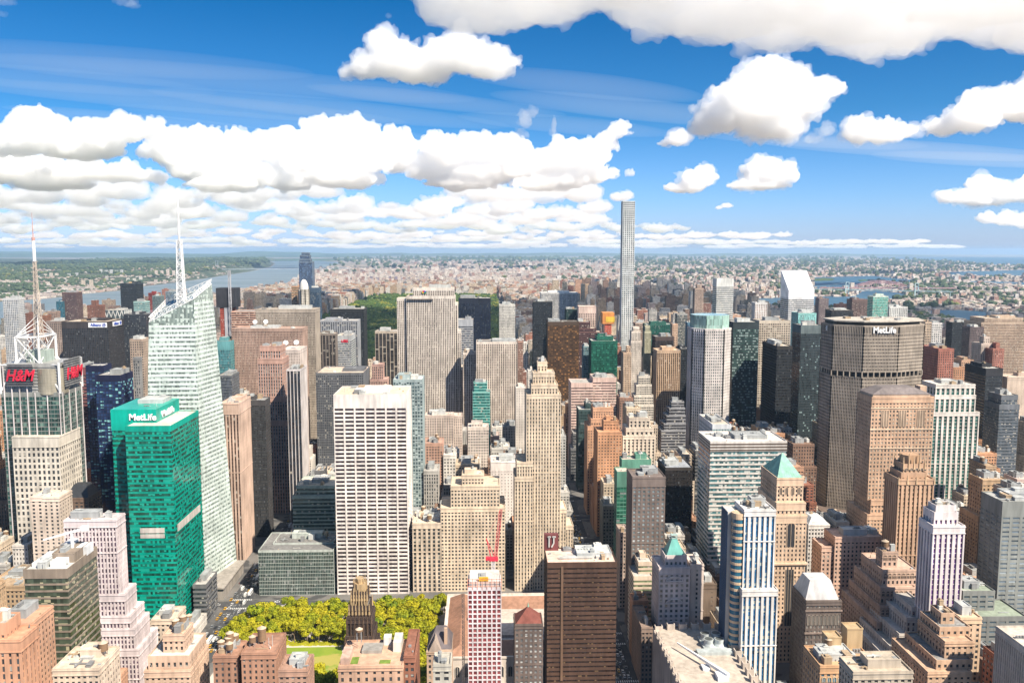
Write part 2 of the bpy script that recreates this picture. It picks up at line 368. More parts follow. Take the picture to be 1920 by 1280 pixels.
# ------------------------------------------------------------------ facade materials
_wm = {}
def wallmat(c, rough=.85, metal=0.0, var=.20):
    key = (tuple(round(x,3) for x in c), rough, metal)
    if key in _wm: return _wm[key]
    m, nt, b = newmat('wall_paint'); L = nt.links
    g = N(nt,'ShaderNodeNewGeometry')
    mp = N(nt,'ShaderNodeMapping'); mp.inputs['Scale'].default_value = (.35,.35,.05); L.new(g.outputs['Position'], mp.inputs[0])
    n1 = N(nt,'ShaderNodeTexNoise'); n1.inputs['Scale'].default_value = 1; n1.inputs['Detail'].default_value = 5; L.new(mp.outputs[0], n1.inputs['Vector'])
    n2 = N(nt,'ShaderNodeTexNoise'); n2.inputs['Scale'].default_value = .045; n2.inputs['Detail'].default_value = 3; L.new(g.outputs['Position'], n2.inputs['Vector'])
    f = mth(nt,'ADD', mth(nt,'MULTIPLY', n1.outputs[0], .6), mth(nt,'MULTIPLY', n2.outputs[0], .6))
    mr = N(nt,'ShaderNodeMapRange'); mr.inputs[1].default_value = .4; mr.inputs[2].default_value = .8; L.new(f, mr.inputs[0])
    L.new(mixc(nt, mr.outputs[0], tuple(x*(1+var) for x in c), tuple(x*(1-2*var) for x in c)), b.inputs['Base Color'])
    b.inputs['Roughness'].default_value = rough; b.inputs['Metallic'].default_value = metal
    b.inputs['Specular IOR Level'].default_value = .25 if rough > .5 else .5
    _wm[key] = m; return m
_gm = {}
def glassmat(base, blind, bfrac, org, bay, fh, rough=.12, var=.5):
    key = (base, blind, bfrac, tuple(round(x,1) for x in org), bay, fh, rough)
    if key in _gm: return _gm[key]
    m, nt, b = newmat('window_glass'); L = nt.links
    g = N(nt,'ShaderNodeNewGeometry')
    mp = N(nt,'ShaderNodeVectorMath', operation='SUBTRACT'); L.new(g.outputs['Position'], mp.inputs[0]); mp.inputs[1].default_value = org
    dv = N(nt,'ShaderNodeVectorMath', operation='DIVIDE'); L.new(mp.outputs[0], dv.inputs[0]); dv.inputs[1].default_value = (bay, bay, fh)
    ad = N(nt,'ShaderNodeVectorMath', operation='ADD'); L.new(dv.outputs[0], ad.inputs[0]); ad.inputs[1].default_value = (.013,.013,.003)
    fl = N(nt,'ShaderNodeVectorMath', operation='FLOOR'); L.new(ad.outputs[0], fl.inputs[0])
    wn = N(nt,'ShaderNodeTexWhiteNoise'); wn.noise_dimensions = '3D'; L.new(fl.outputs[0], wn.inputs['Vector'])
    sp = N(nt,'ShaderNodeSeparateColor'); L.new(wn.outputs['Color'], sp.inputs[0])
    v = mth(nt,'ADD', mth(nt,'MULTIPLY', sp.outputs[0], var*2), 1-var)
    c = N(nt,'ShaderNodeVectorMath', operation='SCALE'); c.inputs[0].default_value = base; L.new(v, c.inputs['Scale'])
    isb = mth(nt,'LESS_THAN', sp.outputs[1], bfrac)
    # roller blinds: drawn from the head of each window by a different amount
    fr = N(nt,'ShaderNodeVectorMath', operation='FRACTION'); L.new(ad.outputs[0], fr.inputs[0])
    sz = N(nt,'ShaderNodeSeparateXYZ'); L.new(fr.outputs[0], sz.inputs[0])
    dr = mth(nt,'GREATER_THAN', sz.outputs[2], mth(nt,'MULTIPLY', sp.outputs[2], .85))
    L.new(mixc(nt, mth(nt,'MULTIPLY', isb, dr), c.outputs[0], blind), b.inputs['Base Color'])
    b.inputs['Roughness'].default_value = rough
    b.inputs['Specular IOR Level'].default_value = .6
    # slight waviness of the panes, pane by pane
    nz = N(nt,'ShaderNodeVectorMath', operation='SUBTRACT'); L.new(wn.outputs['Color'], nz.inputs[0]); nz.inputs[1].default_value = (.5,.5,.5)
    sc = N(nt,'ShaderNodeVectorMath', operation='SCALE'); L.new(nz.outputs[0], sc.inputs[0]); sc.inputs['Scale'].default_value = .05
    a2 = N(nt,'ShaderNodeVectorMath', operation='ADD'); L.new(g.outputs['Normal'], a2.inputs[0]); L.new(sc.outputs[0], a2.inputs[1])
    nn = N(nt,'ShaderNodeVectorMath', operation='NORMALIZE'); L.new(a2.outputs[0], nn.inputs[0]); L.new(nn.outputs[0], b.inputs['Normal'])
    _gm[key] = m; return m
ROOFS = [wallmat(c, .95, 0, .25) for c in ((.34,.32,.29),(.26,.25,.24),(.42,.40,.37),(.18,.175,.17),(.48,.42,.35))]
UNITS = [wallmat(c, .6) for c in ((.42,.43,.42),(.30,.31,.31),(.55,.54,.50),(.36,.27,.18),(.22,.22,.22))]
TANKW = wallmat((.22,.14,.085), .9); TANKR = wallmat((.45,.36,.27), .9); STEEL = wallmat((.28,.28,.28), .6)

DEF = dict(fh=3.7, bay=3.0, pf=.45, sf=.45, pd=.35, sd=None, top=2.5, par=1.1, cw=None, wall=(.42,.35,.26), sp=None,
           glass=(.035,.04,.045), blind=(.32,.30,.26), bf=.16, rough=.12, roof=None, units=3, tank=0, W=0)
FOOT = []     # footprints taken by buildings: x0,x1,y0,y1
LIM = []      # px0,px1,py,Y : a nearer lot in that column must stay below py
def ring(mb, x0, x1, y0, y1, z0, z1, t):
    mb.box(x0, x1, y0, y0+t, z0, z1); mb.box(x0, x1, y1-t, y1, z0, z1)
    mb.box(x0, x0+t, y0+t, y1-t, z0, z1); mb.box(x1-t, x1, y0+t, y1-t, z0, z1)
def shaft(st, x0, x1, y0, y1, z0, z1, wall, glass, sp, bands, panes, lastroof=True):
    """one box-shaped stage: glass core, floor spandrels, piers, solid top band, parapet"""
    pd = st['pd']; sd = pd-.05 if st['sd'] is None else st['sd']; fh, bay = st['fh'], st['bay']
    top = st['top']; zt = z1-top
    cx0, cx1, cy0, cy1 = x0+pd, x1-pd, y0+pd, y1-pd
    nf = max(1, round((zt-z0)/fh)); fh = (zt-z0)/nf
    rib = st['pf'] <= 0
    if not rib: glass.box(cx0, cx1, cy0, cy1, z0-.3, zt+.1, False)
    q = pd-sd; sf = st['sf']
    for k in range(nf):
        z = z0+k*fh
        if sf > 0: sp.box(x0+q, x1-q, y0+q, y1-q, z, z+sf*fh)
        if rib: bands.append((cx0, cx1, cy0, cy1, z+sf*fh-.02, z+fh+.02))
    if st['pf'] > 0:
        for (a, b_, ax) in ((x0,x1,'S'),(x0,x1,'N'),(y0,y1,'E'),(y0,y1,'W')):
            n = max(1, round((b_-a-2*(st['cw'] or 0))/bay)); bw = (b_-a-2*(st['cw'] or 0))/n; pw = bw*st['pf']
            o0 = a+(st['cw'] or 0)
            if ax == 'N' and y1-y0 > 0 and y0 > 700: continue
            for i in range(n+1):
                c = o0+i*bw; w = pw
                if i == 0: lo, hi = a, c+pw/2
                elif i == n: lo, hi = c-pw/2, b_
                else: lo, hi = c-pw/2, c+pw/2
                e = .004*(i % 2)
                if ax == 'S': wall.box(lo, hi, y0+e, cy0+.12, z0, zt, False)
                elif ax == 'N': wall.box(lo, hi, cy1-.12, y1-e, z0, zt, False)
                elif ax == 'E': wall.box(cx1-.12, x1-e-.006, max(lo,y0+pd+.13), min(hi,y1-pd-.13), z0, zt, False) if min(hi,y1-pd-.13) > max(lo,y0+pd+.13) else None
                else: wall.box(x0+e+.006, cx0+.12, max(lo,y0+pd+.13), min(hi,y1-pd-.13), z0, zt, False) if min(hi,y1-pd-.13) > max(lo,y0+pd+.13) else None
            if panes is not None and ax in ('S', 'W' if x0+x1 > 0 else 'E'):
                for k in range(nf-1, -1, -1):
                    for i in range(n):
                        c = o0+(i+.5)*bw; zc = z0+k*fh+sf*fh+(1-sf)*fh/2
                        panes.append((ax, c, {'S':cy0,'E':cx1,'W':cx0}[ax], zc, bw*(1-st['pf']), fh*(1-sf)))
    wall.box(x0-.02, x1+.02, y0-.02, y1+.02, zt, z1-.01)
    if st['pf'] > .4 and z1-z0 > 8 and st.get('ledge', 1):
        wall.box(x0-.35, x1+.35, y0-.35, y1+.35, zt-.45, zt+.12); wall.box(x0-.3, x1+.3, y0-.3, y1+.3, z1-.3, z1+.25)
        if z1-z0 > 45: zz = z0+fh*round(nf*.62); wall.box(x0-.25, x1+.25, y0-.25, y1+.25, zz-.1, zz+.4)
    ring(wall, x0-.02, x1+.02, y0-.02, y1+.02, z1-.01, z1+st['par'], .45)
def water_tank(x, y, z, r, h, root, leg=3.0):
    m = MB(); m.cyl(x, y, z+leg, z+leg+h, r, r*.97, 14)
    for k in (.2,.5,.8): m.cyl(x, y, z+leg+h*k, z+leg+h*k+.12, r+.05, r+.05, 14)
    t = m.build('water_tank', TANKW, root)
    m = MB(); m.cyl(x, y, z+leg+h, z+leg+h+r*.6, r*1.08, .05, 14); c = m.build('tank_roof', TANKR); c.parent = t; c.matrix_parent_inverse = t.matrix_basis.inverted()
    for sx in (-1,1):
        for sy in (-1,1):
            m = MB(); m.bar((x+sx*r*.6,y+sy*r*.6,z),(x+sx*r*.6,y+sy*r*.6,z+leg),.25)
            g = m.build('leg', STEEL); g.parent = t
    c.matrix_parent_inverse = Matrix.Translation(-Vector(root.location)); 
    for g in t.children: g.matrix_parent_inverse = Matrix.Translation((0,0,0))
def units(root, x0, x1, y0, y1, z, n, r, z_max=5):
    w, d = x1-x0, y1-y0
    if min(w, d) < 7: return
    for i in range(n):
        bw = r.uniform(.1,.34)*min(w,22) ; bd = r.uniform(.15,.4)*min(d,22); h = r.uniform(1.2,z_max)
        cx = r.uniform(x0+1.2+bw/2, x1-1.2-bw/2); cy = r.uniform(y0+1.2+bd/2, y1-1.2-bd/2)
        m = MB(); k = r.random()
        if k < .62:
            m.box(cx-bw/2, cx+bw/2, cy-bd/2, cy+bd/2, z-.05, z+h)
            m.box(cx-bw/2-.15, cx+bw/2+.15, cy-bd/2-.15, cy+bd/2+.15, z+h, z+h+.25)
            if r.random() < .5: m.box(cx-bw/4, cx+bw/5, cy-bd/4, cy+bd/5, z+h+.25, z+h+1.1)
        elif k < .8:
            for q in range(3): m.cyl(cx+(q-1)*1.6, cy, z-.05, z+h*.6, .65, .75, 10)
            m.box(cx-3, cx+3, cy-1, cy+1, z-.05, z+.5)
        else:
            m.box(cx-bw*.8, cx+bw*.8, cy-.35, cy+.35, z+.5, z+1.2); m.box(cx-.4, cx+.4, cy-bd/2, cy+bd/2, z+.52, z+1.18)
            for sx in (-1,1): m.box(cx+sx*bw*.6-.15, cx+sx*bw*.6+.15, cy-.2, cy+.2, z-.05, z+.5)
        m.build('rooftop_unit', r.choice(UNITS), root)
def vents(root, x0, x1, y0, y1, z, r):
    """pipes, hatches and a railing: one small piece of plant each"""
    w, d = x1-x0, y1-y0
    if w < 6 or d < 6: return
    for i in range(min(7, int(w*d/110)+1)):
        cx, cy = r.uniform(x0+1.5,x1-1.5), r.uniform(y0+1.5,y1-1.5); k = r.random(); m = MB()
        if k < .35: m.cyl(cx, cy, z-.05, z+r.uniform(.8,2.2), .3, .3, 8); m.cyl(cx, cy, z+.8, z+1.0, .5, .5, 8); nm = 'roof_vent'
        elif k < .6: l = r.uniform(3,min(12,w*.5)); m.box(max(x0+1,cx-l/2), min(x1-1,cx+l/2), cy-.22, cy+.22, z+.25, z+.65); nm = 'roof_pipe'
        elif k < .8: m.box(cx-.8,cx+.8,cy-.6,cy+.6,z-.05,z+r.uniform(.6,1.4)); nm = 'roof_hatch'
        else: m.box(cx-.12,cx+.12,cy-.12,cy+.12,z-.05,z+r.uniform(3,7)); nm = 'roof_aerial'
        m.build(nm, r.choice(UNITS), root)
def tower(name, label, cat, tiers, style, group=None, seed=None, win_name='window'):
    """tiers (x0,x1,y0,y1,z0,z1) from the top down; z0 None = stands on the next one."""
    st = dict(DEF); st.update(style); r = random.Random(seed if seed is not None else hash(label) % 9999)
    seed_ = sum(ord(c) for c in label); r = random.Random(seed_)
    T = []
    for t in tiers:
        z0 = t[4]
        if z0 is None:
            mx, my = (t[0]+t[1])/2, (t[2]+t[3])/2
            z0 = max([q[5] for q in tiers if q is not t and q[5] < t[5]-.5 and q[0]-1 <= mx <= q[1]+1 and q[2]-1 <= my <= q[3]+1], default=0)
        T.append((t[0], t[1], t[2], t[3], z0, t[5]))
    cx = (min(t[0] for t in T)+max(t[1] for t in T))/2; cy = min(t[2] for t in T)
    root = empty(name, (cx, cy, 0), label, cat, group)
    gl = glassmat(st['glass'], st['blind'], st['bf'], (T[-1][0], T[-1][2], 0), st['bay'], st['fh'], st['rough'])
    wl = wallmat(st['wall']); wm = MB(); gm = MB(); sm = MB() if st['sp'] else wm; bands = []; panes = [] if st['W'] else None
    for (x0,x1,y0,y1,z0,z1) in T:
        FOOT.append((x0,x1,y0,y1))
        shaft(st, x0,x1,y0,y1,z0,z1, wm, gm, sm, bands, panes)
    wm.build('wall', wl, root)
    if st['sp']: sm.build('spandrel', wallmat(st['sp'], st.get('sprough', .6)), root)
    if bands:
        if len(bands) <= 100 and not st.get('far'):
            for bnd in bands:
                m = MB(); m.box(*bnd); m.build('window_band', gl, root)
        else:
            m = MB(); [m.box(*b_) for b_ in bands]; tag(m.build('window_band', gl, root), kind='stuff' if len(bands) > 100 else None)
    if gm.v:
        g = gm.build('window' if panes else 'glazing', gl, root)
        if panes: tag(g, kind='stuff')
    if panes:
        mesh = {}
        for (ax, c, pl, zc, w, h) in panes[:100]:
            key = (ax, round(w,2), round(h,2))
            if key not in mesh:
                m = MB()
                if ax == 'S': m.box(-w/2-.05, w/2+.05, -.05, .05, -h/2-.05, h/2+.05)
                else: m.box(-.05, .05, -w/2-.05, w/2+.05, -h/2-.05, h/2+.05)
                mesh[key] = m.build('window', gl, link=False).data
            o = bpy.data.objects.new('window', mesh[key]); C.objects.link(o); o.parent = root
            loc = (c, pl, zc) if ax == 'S' else (pl, c, zc)
            o.location = (loc[0]-cx, loc[1]-cy, loc[2])
    rm = ROOFS[int(r.random()*5)] if st['roof'] is None else wallmat(st['roof'], .95, 0, .2)
    for (x0,x1,y0,y1,z0,z1) in T: m = MB(); m.box(x0+.4, x1-.4, y0+.4, y1-.4, z1-.02, z1+.12) if 1 else 0; m.build('roof', rm, root)
    x0,x1,y0,y1,z0,z1 = T[0]
    n = st['units']
    if n:
        w, d = x1-x0, y1-y0
        if w > 11 and d > 11:
            pw, pdp = w*r.uniform(.35,.6), d*r.uniform(.35,.6); px_ = r.uniform(x0+1.5, x1-1.5-pw); py_ = r.uniform(y0+d*.25, y1-1.5-pdp)
            ph = r.uniform(3,5.5); m = MB(); m.box(px_, px_+pw, py_, py_+pdp, z1+.1, z1+ph); ring(m, px_-.1, px_+pw+.1, py_-.1, py_+pdp+.1, z1+ph, z1+ph+.6, .4)
            m.build('penthouse', r.choice([wl, UNITS[0], UNITS[1]]), root)
            units(root, px_, px_+pw, py_, py_+pdp, z1+ph, 1, r, 2.2)
        units(root, x0, x1, y0, y1, z1+.12, n, r)
        if y0 < 1100:
            for t in T[:3]: vents(root, t[0], t[1], t[2], t[3], t[5]+.12, r)
    for k in range(st['tank']):
        water_tank(r.uniform(x0+3,x1-3), r.uniform(y0+3,y1-3), z1+.1, r.uniform(1.7,2.4), r.uniform(3.2,4.4), root)
    return root, T
def px(spec):
    """(xl,xr,yt,Y,L[,z0]) : the roof line seen at those pixels on the plane y=Y -> a box in metres"""
    xl, xr, yt, Y, L = spec[:5]
    a = at(xl, yt, Y); b_ = at(xr, yt, Y)
    return (a[0], b_[0], Y, Y+L, spec[5] if len(spec) > 5 else None, (a[2]+b_[2])/2)
BL = {}; ROOT = {}
def B(name, label, tiers, style, vb=None, cat=None, fit=True):
    cat = cat or {'office_tower':'skyscraper','apartment_tower':'apartment tower','hotel_tower':'hotel'}.get(name, 'building')
    T = [px(t) if len(t) <= 6 else t for t in tiers]
    root, T2 = tower(name, label, cat, T, style)
    x0 = min(t[0] for t in tiers); x1 = max(t[1] for t in tiers)
    if vb: LIM.append((x0-2, x1+2, vb, min(t[3] for t in tiers)))
    BL[label] = (x0, x1, tiers[0][2], min(t[3] for t in tiers), T2); ROOT[label] = (root, T2)
    return root, T2
def text_mesh(body, size, loc, mat, root, name='sign_lettering', ext=.4, rotz=0.0, bold=True, sx=1.0, shear=0):
    cu = bpy.data.curves.new('lettering', 'FONT'); cu.body = body; cu.size = size; cu.extrude = ext
    cu.align_x = 'CENTER'; cu.align_y = 'CENTER'; cu.offset = size*.022 if bold else 0; cu.shear = shear; cu.resolution_u = 3
    o = bpy.data.objects.new(name, cu)
    dg = bpy.context.evaluated_depsgraph_get()
    C.objects.link(o); bpy.context.view_layer.update()
    me = bpy.data.meshes.new_from_object(o.evaluated_get(bpy.context.evaluated_depsgraph_get()))
    C.objects.unlink(o); bpy.data.objects.remove(o)
    me.transform(Matrix.Translation(loc) @ Matrix.Rotation(rotz,4,'Z') @ Matrix.Rotation(R(90),4,'X') @ Matrix.Diagonal((sx,1,1,1)))
    me.materials.clear(); me.materials.append(mat)
    n = bpy.data.objects.new(name, me); C.objects.link(n)
    if root: n.parent = root; n.matrix_parent_inverse = Matrix.Translation(-Vector(root.location))
    return n
# ------------------------------------------------------------------ the buildings of the view
def s(**k): return k
CREAM=(.50,.41,.30); LIME=(.47,.40,.31); SALM=(.46,.27,.17); ORNG=(.44,.24,.13); BRN=(.20,.125,.085); TAN=(.40,.29,.19); PNKW=(.60,.52,.49)
WHT=(.66,.63,.58); GRY=(.27,.27,.27); DKG=(.055,.06,.068); BLK=(.02,.022,.026); STON=(.37,.31,.245); BRICK=(.26,.115,.075)
stone = s(fh=3.6, bay=3.1, pf=.47, sf=.43, wall=CREAM)
verts = s(fh=3.8, bay=2.6, pf=.5, sf=.3, sd=.08, pd=.5, wall=PNKW)
band  = s(fh=4.0, bay=1.8, pf=0, sf=.45, wall=WHT)
curt  = s(blind=(.17,.18,.18), bf=.12, fh=3.9, bay=1.6, pf=.07, sf=.16, pd=.14, sd=.08, top=1.5)
black = s(fh=3.8, bay=1.7, pf=.16, sf=.34, pd=.3, sd=.16, wall=(.025,.027,.03), sp=(.03,.033,.037), glass=(.02,.024,.03), blind=(.10,.11,.12), bf=.06)
def u(*a, **k):
    d = {}
    for x in a: d.update(x)
    d.update(k); return d
# --- left foreground
B('office_tower','salmon brick tower cut by the left edge with a stepped white trimmed top',[(-60,11,1172,403,13),(-60,38,1203,400,17)],u(verts,wall=(.55,.30,.19),bay=3.4,pf=.62,W=1,top=5,glass=(.05,.055,.06)))
B('office_tower','bronze trimmed glass office slab with white machinery on its roof, lower left',[(43,126,1070,480,38)],u(band,fh=4.1,sf=.26,sd=.3,pd=.35,wall=(.235,.19,.15),glass=(.05,.065,.045),blind=(.36,.33,.22),bf=.22,top=4.5,units=9,roof=(.5,.49,.47),rough=.08))
B('office_tower','pinkish white striped tower stepping down to the right beside the green tower',[(119,217,977,560,15),(119,234,1116,560,19),(119,244,1157,560,24),(119,251,1181,560,27),(119,260,1219,560,34)],u(verts,wall=(.60,.52,.52),glass=(.07,.045,.07),blind=(.42,.36,.36),bf=.3,bay=2.35,fh=3.5,pf=.45,W=1,top=4,units=3,roof=(.45,.36,.26)))
B('office_tower','emerald green glass tower with a white sign on its raised block',[(208,292,771,706,53,0),(234,320,800,690,68)],u(band,fh=3.95,sf=.42,sd=.1,pd=.14,wall=(.0,.28,.21),sp=(.0,.27,.20),sprough=.1,glass=(.008,.075,.055),blind=(.01,.28,.21),bf=.34,top=4,par=.9,units=6,roof=(.56,.51,.45),rough=.07),vb=1165)
B('office_tower','pale stone office block with paired windows below the dark glass mast tower',[(22,110,820,790,42)],u(stone,wall=(.56,.51,.44),bay=4.1,fh=5.6,pf=.48,sf=.38,W=1,top=9,units=0),vb=1000)
B('hotel_tower','navy blue hotel tower chequered with cyan window panels',[(178,226,705,900,32),(160,194,687,932.5,20,0)],u(curt,fh=3.4,bay=3.2,pf=.18,sf=.25,wall=(.012,.016,.05),glass=(.02,.04,.10),blind=(.20,.45,.48),bf=.28,W=1,top=6),vb=950)
B('office_building','blank cream walled hotel with tan window bays below the stone block',[(56,80,933,700,22),(80,111,934,700,22,0)],u(stone,wall=(.58,.48,.40),bay=4.5,fh=3.2,pf=.6,W=1,units=5),vb=1020)
B('office_building','low beige block with cluttered roof at the left edge above the bronze slab',[(-30,50,1100,600,38)],u(stone,wall=TAN,units=7))
B('office_building','cream block with a round topped tank house at the bottom left',[(98,185,1256,425,25)],u(stone,wall=(.58,.47,.37),units=6,tank=1))
B('office_building','beige brick block with twin water tanks in front of the green tower',[(305,345,1191,486,16),(277,355,1232,480,30),(270,357,1259,478,33)],u(stone,wall=(.55,.39,.29),bay=3.3,fh=3.5,pf=.55,W=1,top=3,units=4,tank=2,roof=(.55,.52,.48)))
B('office_building','low white roofed annex between the stepped tower and the green tower',[(283,327,1163,610,24)],u(stone,wall=(.55,.45,.36),units=5))
B('brick_building','red brick block crowded with water tanks at the left end of the park',[(399,446,1232,480,20),(452,517,1226,476,26)],u(stone,wall=(.34,.19,.13),bay=3.6,fh=3.6,pf=.62,W=1,units=5,tank=4,top=2.5))
B('brick_building','low white roofed brick block in front of the park lawn',[(522,576,1258,440,18)],u(stone,wall=(.36,.22,.16),units=5,roof=(.6,.58,.55)))
B('apartment_building','salmon block with a green roof garden below the black and gold tower',[(634,755,1251,450,32)],u(stone,wall=(.52,.33,.23),bay=4.6,fh=4.2,pf=.66,W=1,top=1.5,units=0,roof=(.5,.5,.48)))
B('brick_building','narrow red brick block right of the roof garden',[(757,778,1232,455,34)],u(stone,wall=BRICK,units=2))
B('office_building','small pale block right of the slate roofed hall',[(812,845,1248,440,14)],u(stone,wall=(.45,.42,.36),bay=6,units=2))
B('office_tower','dark maroon tower striped by window rows behind the left stone block',[(140,163,690,990,30)],u(band,wall=(.17,.07,.07),glass=(.05,.03,.035),top=8),vb=860)
B('office_tower','dark charcoal gridded tower with a white name sign on its crown',[(115,202,604,1408,62)],u(black,fh=3.8,bay=2.9,pf=.28,sf=.32,wall=(.045,.04,.042),top=10,W=1,units=3,roof=(.42,.35,.28)),vb=690)
B('office_tower','dark blue glass slab right of the charcoal tower with the name sign',[(231,273,590,1500,40)],u(curt,wall=(.05,.055,.065),glass=(.03,.035,.045),sf=.2),vb=640)
B('office_tower','beige banded block just left of the white faceted tower',[(243,268,637,1250,30)],u(stone,wall=(.36,.28,.22)),vb=690)
B('office_tower','slim grey tower with a pointed stone spire left of the white faceted tower',[(249,261,672,1050,9)],u(verts,wall=(.22,.22,.22),units=0),vb=720)
B('office_tower','tall near black tower standing against the west river',[(225,257,532,2100,38)],u(black,wall=(.03,.04,.05)),vb=565)
B('apartment_tower','dark brown apartment tower left of the tall black one by the river',[(116,143,549,2000,30)],u(stone,wall=(.115,.075,.075),fh=3.1,sf=.4,pf=.4),vb=595)
B('apartment_tower','teal glass tower hugging the dark brown apartment tower',[(105,117,566,1990,26)],u(curt,wall=(.05,.13,.17),glass=(.03,.10,.14)),vb=600)
B('apartment_tower','brown brick tower with a narrow top stage by the river',[(171,180,564,1905,14),(163,188,573,1900,24)],u(stone,wall=(.20,.10,.075),fh=3.1),vb=595)
B('apartment_tower','grey and white gridded apartment tower at the left edge',[(5,32,560,1500,24)],u(stone,wall=(.45,.45,.45),glass=(.10,.12,.14),pf=.3,sf=.3,fh=3),vb=680)
B('apartment_tower','reddish brown apartment tower left of the antenna mast',[(25,50,588,1560,24)],u(stone,wall=(.20,.10,.08),fh=3),vb=660)
B('apartment_tower','pale brown apartment slab behind the antenna mast',[(86,114,603,1480,24)],u(stone,wall=(.28,.22,.19),fh=3),vb=680)
B('apartment_tower','stepped brown brick tower right of the antenna mast',[(67,85,592,1600,22)],u(stone,wall=(.24,.12,.08),fh=3),vb=650)
B('apartment_tower','tan stepped apartment block far beyond the antenna mast',[(88,103,585,1750,22)],u(stone,wall=(.30,.22,.18),fh=3),vb=602)
B('apartment_tower','grey stepped apartment tower left of the reddish one',[(36,50,572,1750,22)],u(stone,wall=(.28,.22,.2),fh=3),vb=587)
B('apartment_tower','red banded apartment tower right of the tall black river tower',[(278,294,550,2150,26)],u(stone,wall=(.24,.05,.05),fh=3.2),vb=572)
B('apartment_tower','grey glass apartment block in front of the red banded tower',[(285,301,555,2080,24)],u(curt,wall=(.17,.22,.22),glass=(.07,.10,.11)),vb=575)
B('apartment_tower','bluish glass slab just left of the white spire mast',[(310,330,547,2150,26)],u(curt,wall=(.20,.25,.28),glass=(.10,.14,.17)),vb=575)
B('office_tower','pale teal banded block right of the zigzag crowned tower',[(250,272,566,1800,26)],u(band,wall=(.28,.42,.40),glass=(.08,.15,.16)),vb=587)
B('office_tower','teal glass tower right of the white faceted tower',[(403,431,641,1240,40)],u(curt,wall=(.10,.26,.27),glass=(.05,.14,.16),top=12),vb=700)
B('office_building','grey glass building with a slanting shadow below the teal tower',[(407,434,705,1130,36)],u(curt,wall=(.13,.14,.15),glass=(.06,.07,.09)),vb=740)
B('office_tower','pink framed tower crowned by six cream panels',[(433,498,585,1510,50)],u(band,wall=(.50,.30,.22),glass=(.05,.04,.04),top=1,units=0),vb=612)
B('office_tower','wide tan striped slab with satellite dishes on its roof',[(434,567,617,1260,38)],u(verts,wall=(.36,.25,.20),bay=2.1,pf=.55,glass=(.10,.07,.06),top=3,units=6),vb=700)
B('office_tower','tallest grey striped slab behind the tan striped slab',[(479,590,581,1345,44)],u(verts,wall=(.34,.29,.24),bay=2.1,pf=.55,glass=(.09,.075,.065),top=4,units=4),vb=830)
B('office_tower','striped cube topped block carrying two white satellite dishes',[(527,562,657,1120,46)],u(verts,wall=(.55,.47,.42),bay=2.0,pf=.6,glass=(.16,.13,.12),top=3,units=0),vb=700)
B('office_tower','salmon and grey stepped tower in front of the striped slabs',[(487,526,650,1036,26),(483,529,674,1030,36),(482,538,745,1028,42),(482,545,790,1026,46)],u(stone,wall=(.40,.25,.20),sp=(.22,.2,.2),bay=3.0,fh=4.2,pf=.5,sf=.4,W=1,top=5),vb=990)
B('office_tower','black and white pinstriped tower right of the salmon stepped tower',[(537,563,694,980,38)],u(verts,wall=(.50,.46,.45),bay=4.4,pf=.22,sd=.05,pd=.9,glass=(.02,.025,.035),bf=.02,top=1,sf=.25,sp=(.03,.03,.04)),vb=900)
B('office_tower','near black tower right of the white faceted tower',[(448,497,752,940,23)],u(black,wall=(.06,.055,.055),glass=(.05,.05,.05),top=5),vb=1000)
B('office_tower','beige pier tower standing close to the right side of the white faceted tower',[(411,447,758,860,45)],u(verts,wall=(.54,.39,.31),bay=3.3,pf=.5,glass=(.055,.035,.03),sf=.3,sp=(.12,.08,.06),W=1,top=10,units=6,roof=(.5,.47,.44)),vb=1060)
# --- centre left
B('office_tower','dark charcoal tower of small square windows behind the white banded slab',[(592,681,700,1190,68)],u(stone,wall=(.12,.125,.135),bay=2.6,fh=3.5,pf=.4,sf=.4,glass=(.025,.03,.04),W=1,top=3,units=3,roof=(.5,.4,.32)),vb=870)
B('office_building','small pink ribbed block between the charcoal tower and the tall limestone slab',[(697,718,684,1250,20),(694,726,712,1248,26)],u(verts,wall=(.40,.26,.22)),vb=720)
B('office_tower','grey tower with tall top windows in front of the black slab',[(598,670,602,1560,40)],u(verts,wall=(.28,.29,.31),bay=4.2,pf=.4,sf=.2,glass=(.04,.045,.06),top=2),vb=630)
B('office_tower','silver banded tower with a small red sign left of the black slab',[(630,658,630,1450,50)],u(band,wall=(.36,.37,.38),glass=(.12,.13,.15),fh=3.8,top=9),vb=690)
B('office_tower','dark ribbed tower left of the silver banded tower',[(598,629,626,1420,24)],u(verts,wall=(.20,.17,.15),bay=5,pf=.25,glass=(.035,.03,.03),sp=(.05,.045,.045)),vb=690)
B('office_tower','black slab with fine vertical lines behind the grey tower',[(619,682,580,1650,46)],u(black,fh=3.8,pf=.2,top=6),vb=670)
B('office_tower','slim dark tower with cream piers and an orange roof ornament',[(703,745,622,1480,36)],u(verts,wall=(.40,.34,.28),bay=6.5,pf=.16,pd=.6,sd=.1,glass=(.03,.028,.03),sp=(.06,.055,.05),sf=.3,top=3,units=2),vb=705)
B('office_tower','tall stepped limestone slab with a small coloured emblem near its top',[(774,851,541,1322,30),(762,853,556,1320,34),(744,762,560,1324,28,0),(853,858,569,1322,30,0),(858,864,621,1322,29,0),(864,868,690,1322,28,0)],u(verts,wall=(.58,.52,.46),bay=2.75,pf=.5,sf=.32,sd=.12,pd=.6,fh=3.6,sp=(.30,.25,.21),glass=(.045,.035,.03),blind=(.40,.35,.3),bf=.12,ledge=0,W=1,top=3.5,units=2),vb=775)
B('office_tower','black glass slab with a white cap and white edge',[(860,920,560,1640,40)],u(black,wall=(.015,.02,.035),sp=(.015,.02,.035),glass=(.012,.018,.035),top=10),vb=640)
